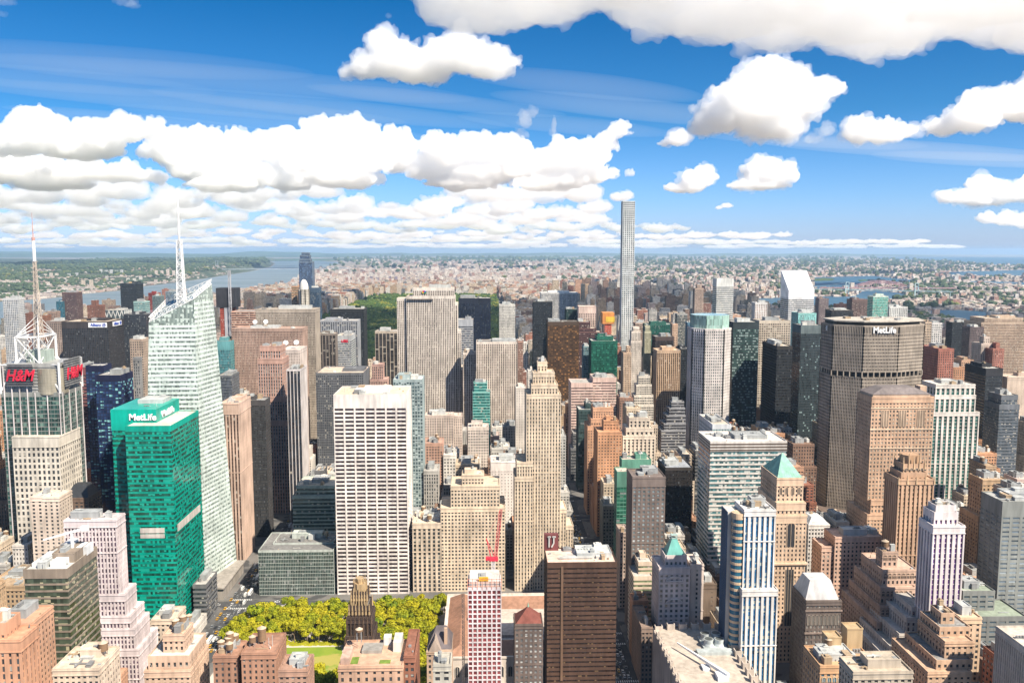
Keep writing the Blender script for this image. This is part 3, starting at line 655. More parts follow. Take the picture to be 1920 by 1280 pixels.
B('office_tower','grey banded tower with a white cap in front of the black glass slab',[(859,887,600,1500,30)],u(band,wall=(.30,.31,.33),glass=(.06,.065,.08),top=11),vb=655)
B('office_tower','white tower of small square windows right of the black glass slab',[(936,966,572,1790,26)],u(stone,wall=(.52,.50,.46),bay=2.6,fh=3.3),vb=637)
B('office_tower','narrow limestone block between the emblem slab and the wider limestone tower',[(868,892,662,1290,24)],u(verts,wall=(.58,.50,.43),sp=(.34,.27,.21),ledge=0,bay=2.75,pf=.5,sf=.32,sd=.12,pd=.6,glass=(.07,.055,.045)),vb=740)
B('office_tower','wide limestone tower with vertical piers right of the emblem slab',[(893,970,642,1270,34)],u(verts,wall=(.58,.50,.43),sp=(.34,.27,.21),ledge=0,bay=2.75,pf=.5,sf=.32,sd=.12,pd=.6,glass=(.07,.055,.045),W=1,units=4),vb=790)
B('office_building','salmon brown slab tucked behind the right side of the wide limestone tower',[(971,981,640,1330,30)],u(band,wall=(.36,.22,.17),glass=(.10,.06,.05),fh=3.4),vb=700)
B('office_tower','small teal glass tower with a white roof block in front of the wide limestone tower',[(888,914,718,1124,14),(886,919,736,1120,20)],u(band,wall=(.20,.42,.38),glass=(.02,.12,.11),fh=3.8,sf=.3,top=1,units=2),vb=800)
B('office_building','pale square windowed block at the foot of the limestone slab',[(796,850,780,1080,24),(850,866,781,1085,24,0)],u(stone,wall=(.50,.41,.35),bay=3.0,fh=3.5,pf=.6,units=1),vb=830)
B('office_building','white ornate apartment house with a stepped top below the small teal tower',[(884,905,792,1000,10),(877,916,802,995,24)],u(stone,wall=(.56,.48,.42),bay=3.2,fh=3.4,units=1),vb=850)
B('office_building','salmon brick block with rooftop tanks below the pale square windowed block',[(793,830,832,960,30)],u(stone,wall=(.44,.27,.2),fh=3.3,tank=2),vb=870)
B('office_tower','grey faceted mosaic glass tower peeking out behind the white banded slab',[(737,792,713,880,30)],u(stone,wall=(.30,.36,.36),glass=(.06,.09,.10),blind=(.4,.46,.46),bf=.35,bay=2.8,fh=3.8,pf=.28,sf=.3,pd=.2,top=2,roof=(.5,.52,.5)),vb=850)
B('office_tower','huge white slab banded by dark ribbon windows in seven bays',[(625,762,741,775,50)],u(band,wall=(.68,.62,.58),glass=(.035,.026,.034),blind=(.12,.10,.11),bf=.2,bay=2.0,fh=3.72,sf=.42,pd=.5,sd=.44,top=12,par=.8,units=8,roof=(.55,.45,.34)),vb=1120)
B('office_building','teal banded office block with a grey louvred top left of the white banded slab',[(555,627,912,876,40),(548,628,931,872,46)],u(band,wall=(.33,.38,.35),glass=(.04,.07,.065),fh=3.9,sf=.33,top=2,units=7,roof=(.5,.46,.38)),vb=985)
B('office_building','dark green glass cube gridded with fine mullions beside the park',[(512,626,1019,793,30),(484,625,1033,775,52)],u(curt,wall=(.40,.43,.40),glass=(.03,.048,.044),bay=1.55,fh=3.4,pf=.1,sf=.12,pd=.18,sd=.1,W=1,top=1,units=7),vb=1120)
B('office_building','cream block with tall pilasters between the white slab and the wide cream tower',[(773,827,982,778,36)],u(verts,wall=(.56,.46,.36),bay=4.2,pf=.5,fh=4.0,sf=.25,sd=.12,W=1,top=4,units=5,tank=1,roof=(.48,.42,.34)),vb=1120)
B('office_tower','wide cream stone tower with a stepped top and red crane in front',[(866,907,891,784,16),(845,937,912,780,34),(826,947,953,778,38)],u(stone,wall=(.58,.47,.355),bay=3.15,fh=3.4,pf=.46,sf=.44,W=1,top=3,units=3),vb=1110)
B('office_tower','plain white flank of a tower dotted with small windows',[(920,968,867,900,30)],u(stone,wall=(.62,.56,.52),bay=3.4,fh=3.4,pf=.72,sf=.66,top=9,units=4),vb=950)
B('office_tower','white slab dotted with tiny windows left of the slender cream tower',[(967,986,728,1050,28)],u(stone,wall=(.55,.49,.43),bay=3.2,fh=3.3,pf=.7,sf=.6,units=2),vb=800)
B('office_tower','slender cream tower with soaring piers and stepped shoulders by the street',[(1008,1026,680,800,12),(999,1040,700,788,22),(996,1046,722,782,30),(987,1052,741,780,34),(969,999,868,779,34,0),(965,1000,896,777.5,35,0),(1046,1062,955,781,26,0),(1060,1075,986,782,24,0)],u(stone,wall=(.60,.49,.37),sp=(.42,.34,.25),bay=2.7,fh=3.55,pf=.56,sf=.42,sd=.15,pd=.5,W=1,top=3,units=3),vb=1090)
B('office_tower','bare concrete and red panelled tower topped out below the red crane',[(877,940,1104,520,22)],u(stone,wall=(.62,.55,.56),glass=(.16,.03,.035),blind=(.25,.07,.07),bf=.3,bay=3.2,fh=3.1,pf=.3,sf=.26,pd=.5,W=1,top=1,units=5,roof=(.6,.5,.42)),vb=1280)
B('office_tower','big brown glass tower with a pale roof and ducted roof plant',[(1026,1157,1056,570,30)],u(band,wall=(.085,.048,.034),glass=(.022,.013,.011),blind=(.14,.09,.05),bf=.12,bay=1.3,fh=3.35,sf=.62,pd=.2,sd=.17,top=3,par=1.0,units=7,roof=(.62,.46,.38),sprough=.3),vb=1280)
# --- centre right, beyond the street
B('office_tower','black slab left of the white striped slab behind the brown and gold tower',[(1000,1036,566,1950,36)],u(black),vb=640)
B('office_tower','white and dark pinstriped wide slab near the park end of the street',[(1014,1083,549,2070,36)],u(verts,wall=(.58,.57,.55),bay=3.0,pf=.42,sd=.05,glass=(.05,.05,.06),sf=.1,top=2,units=1),vb=575)
B('office_tower','low dark green glass block right of the pinstriped slab',[(1061,1085,580,1900,30)],u(curt,wall=(.03,.05,.05),glass=(.02,.04,.04)),vb=600)
B('office_tower','pale pink tower with a notched teal top opening',[(1085,1118,575,1860,32)],u(verts,wall=(.55,.42,.36),bay=4,pf=.5,top=14,units=0),vb=615)
B('office_tower','brown glass tower with golden reflections and a black crown',[(1027,1086,604,1680,44)],u(curt,wall=(.07,.045,.03),glass=(.06,.032,.015),blind=(.28,.14,.05),bf=.26,bay=3.4,fh=3.7,pf=.1,sf=.22,top=7,rough=.1,W=1,units=4,roof=(.1,.09,.08)),vb=750)
B('office_tower','maroon brown tower with three falling steps beside the golden glass tower',[(1083,1107,604,1742,30),(1083,1118,616,1740,32),(1083,1128,623,1738,34)],u(band,wall=(.12,.065,.06),glass=(.04,.025,.03)),vb=650)
B('office_tower','emerald glass tower with a faceted front and grey roof plant',[(1119,1150,631,1392,22),(1109,1158,640,1380,38)],u(curt,wall=(.015,.10,.07),glass=(.01,.065,.045),blind=(.03,.18,.12),bf=.2,bay=2.4,fh=3.8,pf=.06,sf=.2,W=1,top=4,units=4),vb=760)
B('office_tower','slim pale teal tower left of the dark green faceted tower',[(1094,1108,650,1440,24)],u(curt,wall=(.20,.30,.32),glass=(.07,.12,.14)),vb=705)
B('office_tower','pink granite slab with a taller right half and dark ribbon windows',[(1112,1156,709,1204,40),(1071,1112,719,1200,42,0)],u(band,wall=(.58,.42,.36),glass=(.06,.04,.045),fh=3.9,sf=.58,top=6,units=3),vb=780)
B('office_tower','very slender white gridded tower rising far above the whole skyline',[(1168,1191,378,1930,28)],u(stone,wall=(.60,.61,.60),ledge=0,glass=(.05,.075,.085),blind=(.2,.25,.26),bf=.2,bay=4.75,fh=4.75,pf=.34,sf=.34,pd=.9,sd=.86,W=1,top=.8,units=0),vb=620)
B('office_tower','dark green glass slab behind the beige tower with the gothic top',[(1211,1262,609,1690,34)],u(curt,wall=(.03,.11,.085),glass=(.015,.07,.055),bf=.1),vb=640)
B('office_building','narrow beige slab at the right end of the dark green slab',[(1261,1271,608,1640,20)],u(stone,wall=(.5,.34,.24),fh=3.3),vb=660)
B('office_tower','dark tower with rippling balcony edges right of the green slab',[(1270,1289,589,1850,24)],u(band,wall=(.28,.28,.27),glass=(.05,.06,.06),fh=3.2,sf=.3),vb=650)
B('office_tower','slim bluish tower behind the glass crowned tower',[(1289,1298,605,1800,20)],u(curt,wall=(.12,.22,.3),glass=(.06,.12,.18)),vb=650)
B('office_tower','black brown tower with a crown of rooftop plant behind the beige ribbed tower',[(1229,1264,632,1560,34)],u(black,wall=(.07,.05,.045),sp=(.05,.035,.03),top=7,units=6),vb=655)
B('office_tower','beige ribbed tower with tall arcaded crown in the middle of the right skyline',[(1232,1276,658,1310,34)],u(verts,wall=(.50,.36,.25),bay=3.0,pf=.42,pd=.7,glass=(.07,.045,.03),sf=.3,sp=(.2,.13,.09),W=1,top=3,units=4),vb=770)
B('office_tower','black tower right of the beige ribbed tower',[(1277,1296,655,1390,40)],u(black),vb=780)
B('office_tower','beige gothic topped tower left of the white rounded towers',[(1175,1182,650,1338,10),(1169,1184,662,1330,24)],u(stone,wall=(.50,.37,.27),bay=2.6,fh=3.4,pf=.5,W=1),vb=745)
B('office_tower','cream white tower with a rounded tapering top',[(1187,1199,614,1566,14),(1184,1201,622,1562,18),(1183,1203,640,1560,22)],u(verts,wall=(.60,.53,.46),bay=2.6,pf=.55,fh=3.5,units=0),vb=700)
B('office_tower','pale greenish tower with a small pointed top right of the rounded white one',[(1210,1219,612,1622,14),(1209,1221,622,1620,20)],u(verts,wall=(.44,.42,.30),bay=2.6),vb=690)
B('office_tower','brown banded tower with a pale gabled crown behind the rounded white tower',[(1191,1216,606,1760,26)],u(band,wall=(.36,.27,.22),glass=(.1,.07,.06)),vb=625)
B('office_tower','white stepped ziggurat tower below the rounded white tower',[(1197,1219,706,1250,12),(1193,1222,722,1246,18),(1189,1225,742,1242,24),(1186,1226,760,1240,28)],u(stone,wall=(.58,.53,.46),bay=2.6,fh=3.6,sf=.46,pf=.2,W=1,units=1),vb=790)
B('brick_building','brown brick block left of the white ziggurat tower',[(1162,1187,747,1150,26)],u(stone,wall=(.30,.18,.13),fh=3.4),vb=790)
B('office_tower','dark slate ziggurat with horizontal fins left of the white striped octagon tower',[(1259,1283,754,1082,12),(1255,1285,766,1078,18),(1250,1286,780,1074,24),(1245,1286,795,1070,28),(1240,1286,808,1066,32)],u(band,wall=(.24,.24,.25),glass=(.035,.035,.04),fh=3.7,sf=.4,units=1,top=1),vb=830)
B('office_tower','dark green black glass tower left of the salmon brick tower',[(1098,1110,757,1120,22),(1085,1110,769,1112,30)],u(curt,wall=(.05,.08,.08),glass=(.03,.05,.05),bay=2.5),vb=860)
B('brick_building','salmon brick setback tower with a yellow panel on its top stage',[(1112,1150,765,1016,22),(1108,1155,786,1012,30),(1102,1162,800,1010,34)],u(stone,wall=(.52,.30,.19),bay=3.0,fh=3.4,pf=.56,W=1,top=4,units=3),vb=880)
B('brick_building','orange brick tower with a white cornice band in front of the salmon one',[(1132,1160,790,940,16),(1121,1166,811,930,36)],u(stone,wall=(.50,.27,.155),bay=3.2,fh=3.45,pf=.6,sf=.52,W=1,top=3,units=1),vb=920)
B('office_tower','white art deco tower with a stepped scalloped top and rooftop tanks',[(1180,1219,784,966,20),(1174,1225,804,962,28),(1168,1229,818,960,34)],u(verts,wall=(.60,.52,.43),bay=5.0,pf=.55,fh=3.6,sf=.35,sd=.2,pd=.8,W=1,top=3,units=2,tank=1),vb=860)
B('office_building','cream block with a pale green roof behind the white art deco tower',[(1175,1201,766,1060,30)],u(stone,wall=(.5,.41,.3),roof=(.5,.6,.38)),vb=785)
B('office_tower','teal green glass tower with a grey louvred roof block behind the grey brown tower',[(1166,1221,863,812,16),(1157,1182,886,790,18)],u(curt,wall=(.10,.24,.18),glass=(.02,.09,.06),bay=3,fh=3.8,sf=.2,top=14,W=1,units=2),vb=985)
B('office_tower','grey brown brick tower with columns of pale windows',[(1186,1248,896,680,28)],u(stone,wall=(.17,.135,.12),bay=4.1,fh=3.5,pf=.5,sf=.44,glass=(.16,.19,.20),blind=(.5,.52,.52),bf=.3,W=1,top=7,units=4,roof=(.55,.5,.46)),vb=1040)
B('office_tower','black glass box with fine vertical lines right of the grey brown tower',[(1248,1299,878,805,38)],u(black,fh=3.6,bay=1.4,pf=.2,wall=(.05,.043,.04),sp=(.02,.018,.018),glass=(.02,.018,.018),top=2,units=2,roof=(.3,.32,.35)),vb=985)
B('office_tower','big white and teal banded office block with a flat pale roof',[(1332,1476,829,720,42)],u(band,wall=(.60,.56,.52),glass=(.06,.13,.14),blind=(.38,.40,.38),bf=.35,bay=1.7,fh=4.05,sf=.38,pd=.45,sd=.4,top=8,units=6,roof=(.62,.57,.52)),vb=1050)
B('office_tower','pale blue white block with a teal corner behind the white and teal banded one',[(1336,1371,797,850,55)],u(curt,wall=(.56,.58,.60),glass=(.08,.19,.20),pf=.3,sf=.4,top=4,roof=(.45,.4,.33)),vb=830)
B('office_tower','white oval banded tower with a tall blank cap',[(1344,1376,523,1700,30)],u(band,wall=(.60,.60,.57),glass=(.08,.09,.10),fh=3.8,sf=.5,top=16,units=0),vb=590)
B('apartment_tower','tan apartment tower with a narrow top left of the white oval tower',[(1307,1316,534,2110,14),(1303,1320,541,2105,22)],u(stone,wall=(.36,.27,.22),fh=3.1,pf=.4),vb=585)
B('apartment_tower','white tower with an orange lit base right of the white oval tower',[(1416,1439,568,1900,26)],u(verts,wall=(.62,.60,.58),bay=4,glass=(.25,.14,.1)),vb=598)
B('office_tower','dark green glass tower with a black crown right of the glass crowned octagon',[(1375,1423,605,1190,40)],u(curt,wall=(.03,.04,.045),glass=(.03,.06,.055),blind=(.25,.33,.32),bf=.4,bay=2.2,fh=3.8,sf=.3,pf=.1,top=9,W=1,units=3),vb=790)
B('office_tower','beige banded tower between two dark towers',[(1424,1482,602,1300,36)],u(stone,wall=(.48,.41,.33),bay=3.4,fh=3.6,pf=.25,sf=.46,W=1,top=4,glass=(.06,.05,.045),units=2),vb=760)
B('office_tower','nearly black tower in front of the beige banded tower',[(1457,1486,650,1110,60)],u(black,wall=(.035,.033,.033),W=1,top=4),vb=790)
B('office_tower','dark glass tower with fine bright mullions left of the wide octagonal tower',[(1502,1543,611,1190,34)],u(curt,wall=(.12,.15,.155),sp=(.03,.035,.04),glass=(.02,.03,.035),blind=(.25,.35,.36),bf=.08,bay=2.0,fh=3.8,sf=.3,W=1,top=11,units=5),vb=780)
B('office_building','pale teal glass cube above the dark glass tower',[(1497,1531,588,1440,34)],u(curt,wall=(.25,.50,.47),glass=(.20,.42,.40),sf=.05),vb=608)
B('office_tower','red brick tower with a shadowed brown flank right of the wide octagonal tower',[(1760,1789,655,1150,48)],u(stone,wall=(.38,.16,.12),bay=3.1,fh=3.4,W=1,top=3),vb=712)
B('office_tower','slim near black tower among the distant brown apartment blocks',[(1786,1814,605,1800,26)],u(black),vb=655)
B('apartment_tower','massive beige balconied apartment slab group near the right edge',[(1846,1919,597,1620,50),(1840,1925,605,1615,60)],u(band,wall=(.42,.32,.24),glass=(.16,.11,.08),fh=3.1,sf=.45,top=3,units=3),vb=665)
B('apartment_tower','green glass tower with an orange strip and rounded balconies',[(1637,1666,556,1750,26)],u(band,wall=(.42,.50,.44),glass=(.06,.27,.22),fh=3.3,sf=.25,units=1,top=2),vb=590)
B('office_building','white ribbed slab right of the green glass balcony tower',[(1668,1702,576,1800,30)],u(verts,wall=(.56,.55,.53),bay=4,pf=.6),vb=592)
B('apartment_tower','dark brown tower left of the green glass balcony tower',[(1598,1631,562,1950,30)],u(stone,wall=(.16,.11,.10),fh=3.1),vb=588)
B('apartment_tower','brown apartment tower just right of the white slant topped tower',[(1536,1554,560,2200,26)],u(stone,wall=(.19,.15,.15),fh=3.1),vb=586)
B('office_building','low dark flat roofed slab behind the wide octagonal tower',[(1559,1600,582,1900,36)],u(black,wall=(.05,.045,.045)),vb=592)
B('apartment_tower','beige block with dark recesses right of the wide octagonal tower roof',[(1735,1747,604,1500,26)],u(stone,wall=(.44,.34,.25),fh=4.5,pf=.4),vb=640)
B('office_building','white gridded block beside the beige recessed block',[(1748,1767,606,1540,30)],u(stone,wall=(.58,.56,.54),bay=4,fh=4.2,pf=.4),vb=632)
B('apartment_tower','dark brown glass apartment tower right of the near black one',[(1819,1845,614,1560,26)],u(stone,wall=(.13,.10,.10),fh=3.1),vb=650)
B('apartment_building','pale stepped apartment house in front of the beige slab group',[(1845,1856,632,1316,12),(1840,1862,645,1310,26)],u(stone,wall=(.50,.42,.36),fh=3.3),vb=680)
B('brick_building','red brick apartment house with a small top stage right of the pale stepped one',[(1868,1875,644,1300,10),(1862,1883,655,1290,24)],u(stone,wall=(.36,.16,.12),fh=3.3),vb=680)
B('brick_building','orange brick block with a terrace below the near black tower',[(1788,1811,690,1210,24)],u(stone,wall=(.45,.25,.15),fh=3.4),vb=712)
B('brick_building','tan gridded brick block right of the terraced orange block',[(1803,1826,676,1260,24)],u(stone,wall=(.48,.31,.21),fh=3.4),vb=705)
B('office_tower','black box tower with louvred crown near the right edge',[(1849,1881,692,1060,48)],u(black,wall=(.035,.035,.04),sf=.5,pf=0.0,top=9),vb=760)
B('office_building','blank beige slab at the right edge beside the dark banded block',[(1889,1960,708,1090,30)],u(stone,wall=(.50,.40,.32),bay=8,pf=.9,sf=.9),vb=760)
B('office_building','dark brown banded block between the black box and the blank beige slab',[(1868,1887,713,1120,20)],u(band,wall=(.20,.14,.11),glass=(.05,.04,.04)),vb=740)
B('office_tower','charcoal tower with a glassy bluish front below the black box tower',[(1878,1909,742,950,26),(1874,1912,760,948,30)],u(band,wall=(.13,.14,.155),glass=(.06,.075,.09),fh=3.6,sf=.35,top=5),vb=840)
B('office_tower','white chamfer topped tower with tall green windows in pointed bays',[(1755,1829,722,903,30),(1753,1830,742,902,34),(1749,1837,774,900,38)],u(verts,wall=(.60,.55,.50),bay=5.6,pf=.42,fh=3.8,sf=.12,sd=.05,pd=.7,glass=(.02,.075,.065),blind=(.05,.14,.12),bf=.25,W=1,top=3,units=5,roof=(.62,.6,.58)),vb=845)
# --- right foreground
B('brick_building','tall salmon brown brick tower with arched windows and a dark hipped roof',[(1635,1752,746,742,30),(1633,1754,938,740,34),(1626,1756,965,738,44)],u(stone,wall=(.50,.33,.225),bay=3.1,fh=3.55,pf=.5,sf=.44,W=1,top=4,units=0,glass=(.10,.10,.09),blind=(.45,.40,.32),bf=.3),vb=1010)
B('brick_building','slender ochre brown tower with a pinnacled crown in front of the salmon brown tower',[(1694,1734,872,618,14),(1690,1738,888,614,18),(1685,1752,900,610,22)],u(verts,wall=(.43,.28,.185),bay=3.2,pf=.56,pd=.9,sf=.35,sd=.2,fh=3.4,glass=(.10,.085,.05),blind=(.42,.36,.24),bf=.3,W=1,top=3,units=0),vb=1070)
B('office_tower','white tower with violet tinted window stripes and stepped shoulders',[(1755,1793,950,528,10),(1752,1797,963,525,14),(1750,1810,988,520,18)],u(verts,wall=(.64,.58,.57),bay=3.4,pf=.55,pd=.8,sf=.2,sd=.1,fh=3.4,glass=(.10,.025,.17),blind=(.3,.2,.33),bf=.12,W=1,top=4,units=5),vb=1140)
B('brick_building','salmon terraced block hugging the foot of the white and violet tower',[(1709,1738,1140,536,30),(1700,1736,1160,533,36),(1686,1734,1190,530,42),(1672,1730,1216,527,48),(1663,1726,1236,524,52)],u(verts,wall=(.52,.47,.43),bay=3.2,pf=.55,glass=(.07,.05,.07),top=2,units=0))
B('office_tower','grey tower of ribbon windows with a blank beige flank at the right edge',[(1880,1990,942,600,27)],u(stone,wall=(.24,.25,.235),bay=7.5,fh=3.5,pf=.3,sf=.6,glass=(.10,.13,.16),blind=(.3,.35,.38),bf=.3,W=1,top=11,units=6,roof=(.3,.3,.29)),vb=1140)
B('office_building','low grey wing in front of the grey tower at the right edge',[(1806,1866,1110,572,24),(1800,1925,1158,560,30)],u(stone,wall=(.19,.195,.185),bay=6.5,fh=3.6,pf=.3,sf=.6,glass=(.06,.09,.11),units=5,roof=(.24,.28,.22)),vb=1200)
B('brick_building','brown stepped block with arched top windows left of the white and violet tower',[(1655,1683,1036,572,10),(1655,1720,1070,566,34),(1651,1718,1103,562,42),(1650,1712,1138,558,50),(1644,1700,1168,554,58)],u(stone,wall=(.45,.32,.25),bay=3.2,fh=3.5,pf=.55,W=1,top=3,units=3,tank=1),vb=1230)
B('brick_building','pink topped tan brick block left of the slender ochre tower',[(1566,1656,1008,640,22),(1541,1566,1026,642,20,0)],u(stone,wall=(.52,.35,.27),bay=3.3,fh=3.4,pf=.55,W=1,top=3,units=5,roof=(.52,.34,.29)),vb=1075)
B('office_building','low white block with a dormered mansard roof left of the pink topped block',[(1516,1556,985,712,24)],u(stone,wall=(.52,.49,.46),bay=2.8,fh=3.6,W=1,units=3),vb=1030)
B('office_building','dark stone block with a pale mansard roof and arched attic windows',[(1512,1578,1128,540,26)],u(stone,wall=(.15,.12,.105),bay=2.7,fh=3.6,glass=(.15,.14,.13),blind=(.35,.34,.3),bf=.35,W=1,top=2,units=0),vb=1195)
B('brick_building','tan brick block with blue arched windows and rooftop houses at the bottom edge',[(1538,1646,1250,432,24)],u(stone,wall=(.50,.31,.18),bay=3.2,fh=3.6,glass=(.05,.13,.19),W=1,top=3,units=8,tank=1,roof=(.6,.55,.48)))
B('brick_building','tall beige slab with a small roof house behind the terraced brown brick block',[(1801,1841,1160,486,16)],u(stone,wall=(.55,.40,.28),bay=4.5,fh=3.5,pf=.62,W=1,units=2),vb=1200)
B('brick_building','terraced brown brick block with roof gardens near the bottom right corner',[(1765,1790,1152,462,12),(1762,1820,1178,456,22),(1772,1827,1205,448,30),(1756,1824,1240,444,36),(1740,1822,1262,440,42)],u(stone,wall=(.50,.34,.235),bay=3.3,fh=3.5,pf=.55,W=1,top=1.5,units=3))
t = at(1867,1176,432)
B('office_building','pale concrete block cut by the bottom right corner',[(2000,2000,1176,320,1)],u(stone)) if False else tower('office_building','pale concrete block with a railed flat roof cut by the right edge','building',[(t[0],t[0]+45,330,432,0,t[2])],u(verts,wall=(.50,.44,.38),bay=1.8,pf=.5,glass=(.14,.14,.14),fh=3.8,units=5,roof=(.34,.31,.28)))
B('office_building','bare concrete roofed block at the bottom edge right of the arched window block',[(1600,1712,1262,385,16)],u(stone,wall=(.46,.39,.31),units=2,roof=(.36,.31,.27)))
B('office_tower','cream and copper tower crowned by a steep pale green pyramid roof',[(1457,1507,898,634,38),(1456,1511,944,631,44),(1455,1513,968,630,46)],u(stone,wall=(.58,.42,.30),bay=3.2,fh=3.5,pf=.6,W=1,top=5,units=0),vb=1280)
B('office_tower','white pier tower with blue glass strips and rounded cream bays',[(1396,1455,958,548,22),(1392,1459,1108,543,30)],u(verts,wall=(.66,.63,.60),bay=3.3,pf=.5,pd=.9,sf=.3,sd=.3,fh=3.5,glass=(.02,.12,.25),blind=(.40,.45,.42),bf=.35,sp=(.04,.13,.26),W=1,top=3,units=5),vb=1280)
B('office_tower','white tower with crescent balconies and a small teal pyramid top',[(1247,1288,1043,604,16),(1236,1294,1066,600,26)],u(stone,wall=(.55,.47,.45),bay=3.6,fh=3.8,pf=.5,sf=.42,W=1,top=4,units=0,glass=(.09,.10,.10)),vb=1170)
B('office_building','cream annex right of the small teal pyramid tower',[(1295,1320,1060,606,22)],u(stone,wall=(.58,.48,.42),bay=8,pf=.85,units=3),vb=1110)
B('office_building','brown box with a louvred top and terrace garden right of the white pyramid tower',[(1309,1344,1096,640,16)],u(stone,wall=(.17,.125,.095),bay=9,pf=.8,sf=.8,units=2),vb=1140)
B('office_building','cream and green banded apartment block left of the white pyramid tower',[(1197,1224,1055,662,18),(1188,1224,1082,655,24)],u(band,wall=(.56,.45,.35),glass=(.14,.17,.10),fh=3.6,sf=.5,units=3,W=0),vb=1110)
B('brick_building','orange brick corner block with a white cornice left of the white pyramid tower',[(1187,1216,1128,640,15)],u(stone,wall=(.43,.24,.15),bay=3.6,fh=4,W=1,units=2,roof=(.5,.55,.6)),vb=1150)
B('brick_building','grey brown block with a long street front below the orange corner block',[(1203,1224,1178,596,40)],u(stone,wall=(.24,.175,.14),bay=3.2,fh=3.5,units=2,roof=(.5,.55,.62)),vb=1230)
B('brick_building','narrow tan block with a flat grey roof left of the grey brown tower',[(1163,1180,1000,735,24)],u(stone,wall=(.40,.31,.26),fh=3.5,units=2,roof=(.5,.55,.57)),vb=1100)
B('brick_building','cream corner house along the street left of the green glass tower',[(1132,1156,908,900,26)],u(stone,wall=(.50,.41,.31),fh=3.5,units=2),vb=960)
B('office_building','olive grey block at the top of the visible street stretch',[(1131,1153,950,850,26)],u(stone,wall=(.24,.23,.19),fh=3.5,units=2),vb=1010)
B('brick_building','orange brick block on the sunny corner of the street',[(1113,1133,920,955,30)],u(stone,wall=(.45,.25,.16),fh=3.5,units=2),vb=985)
B('brick_building','dark roofed stone building with a red pyramid roof at the bottom centre',[(965,1018,1172,545,18)],u(stone,wall=(.15,.115,.10),bay=3.0,fh=3.6,glass=(.14,.14,.14),blind=(.4,.4,.38),bf=.35,W=1,top=2,units=0),vb=1280)
LIM += [(600,703,628,2110),(686,703,672,2110),(920,936,640,2110),(862,940,572,2110)]
LIM += [(325,440,1205,705)]
# ------------------------------------------------------------------ towers with a shape of their own
def find(part):
    for k in ROOT:
        if part in k: return ROOT[k]
    raise KeyError(part)
def matte(c, rough=.6, metal=0.0): return wallmat(c, rough, metal)
def off(poly, d):
    cx = sum(p[0] for p in poly)/len(poly); cy = sum(p[1] for p in poly)/len(poly); o = []
    for p in poly:
        l = math.hypot(p[0]-cx, p[1]-cy); o.append((cx+(p[0]-cx)*(1+d/l), cy+(p[1]-cy)*(1+d/l))+tuple(p[2:]))
    return o
def polytower(root, P0, P1, z0, st, wall, glass, sp=None):
    """P0 ring at z0, P1 ring of (x,y,z): glass body with floor bands and mullions following its lean"""
    st = dict(DEF, **st); n = len(P0); zt = max(p[2] for p in P1)
    def atz(i, z):
        t = min(1, (z-z0)/(P1[i][2]-z0)); return (P0[i][0]+(P1[i][0]-P0[i][0])*t, P0[i][1]+(P1[i][1]-P0[i][1])*t, min(z, P1[i][2]))
    glass.prism(P0, z0, 0, P1)
    k = 0; fh = st['fh']
    while z0+k*fh < zt-1:
        za, zb = z0+k*fh, z0+k*fh+fh*st['sf']
        A = off([atz(i, za) for i in range(n)], st['pd']); Bq = off([atz(i, zb) for i in range(n)], st['pd'])
        live = [P1[i][2] > zb for i in range(n)]
        for i in range(n):
            j = (i+1) % n
            if live[i] and live[j]:
                m = sp or wall; m.quad(A[i][:2]+(za,), A[j][:2]+(za,), Bq[j][:2]+(zb,), Bq[i][:2]+(zb,))
                a2, b2 = atz(i, zb), atz(j, zb); m.quad(Bq[i][:2]+(zb,), Bq[j][:2]+(zb,), b2, a2)
                a2, b2 = atz(i, za), atz(j, za); m.quad(a2, b2, A[j][:2]+(za,), A[i][:2]+(za,))
        k += 1
    for i in range(n):
        j = (i+1) % n
        L = math.hypot(P0[j][0]-P0[i][0], P0[j][1]-P0[i][1]); m = max(1, round(L/st['bay']))
        for q in range(m+1):
            t = q/m; a = [P0[i][c]*(1-t)+P0[j][c]*t for c in (0,1)]+[z0]; b_ = [P1[i][c]*(1-t)+P1[j][c]*t for c in (0,1,2)]
            wall.bar(a, b_, st['bay']*st['pf']*.7+st['pd'])
def pyramid(root, x0, x1, y0, y1, z, zt, mat, f=0.02, name='pyramid_roof', ridge=None):
    cx, cy = (x0+x1)/2, (y0+y1)/2; m = MB(); w, d = (x1-x0)/2*f, (y1-y0)/2*f
    if ridge == 'x': w = (x1-x0)/2*.55
    if ridge == 'y': d = (y1-y0)/2*.8
    m.prism([(x0,y0),(x1,y0),(x1,y1),(x0,y1)], z, zt, [(cx-w,cy-d),(cx+w,cy-d),(cx+w,cy+d),(cx-w,cy+d)])
    # standing seams
    return m.build(name, mat, root)
def seams(root, x0, x1, y0, y1, z, zt, mat, n=9):
    cx, cy = (x0+x1)/2, (y0+y1)/2; m = MB()
    for i in range(n+1):
        t = i/n
        m.bar((x0+(x1-x0)*t, y0, z), (cx+(x1-x0)*(t-.5)*.04, cy, zt), .22); m.bar((x0, y0+(y1-y0)*t, z), (cx, cy, zt), .22)
    m.build('roof_seam', mat, root)
def curve_strip(): pass
WHITEM = matte((.72,.72,.72), .5); SIGNW = matte((.8,.8,.8), .4); REDM = matte((.60,.02,.05), .4); GREENCU = matte((.22,.42,.33), .7)
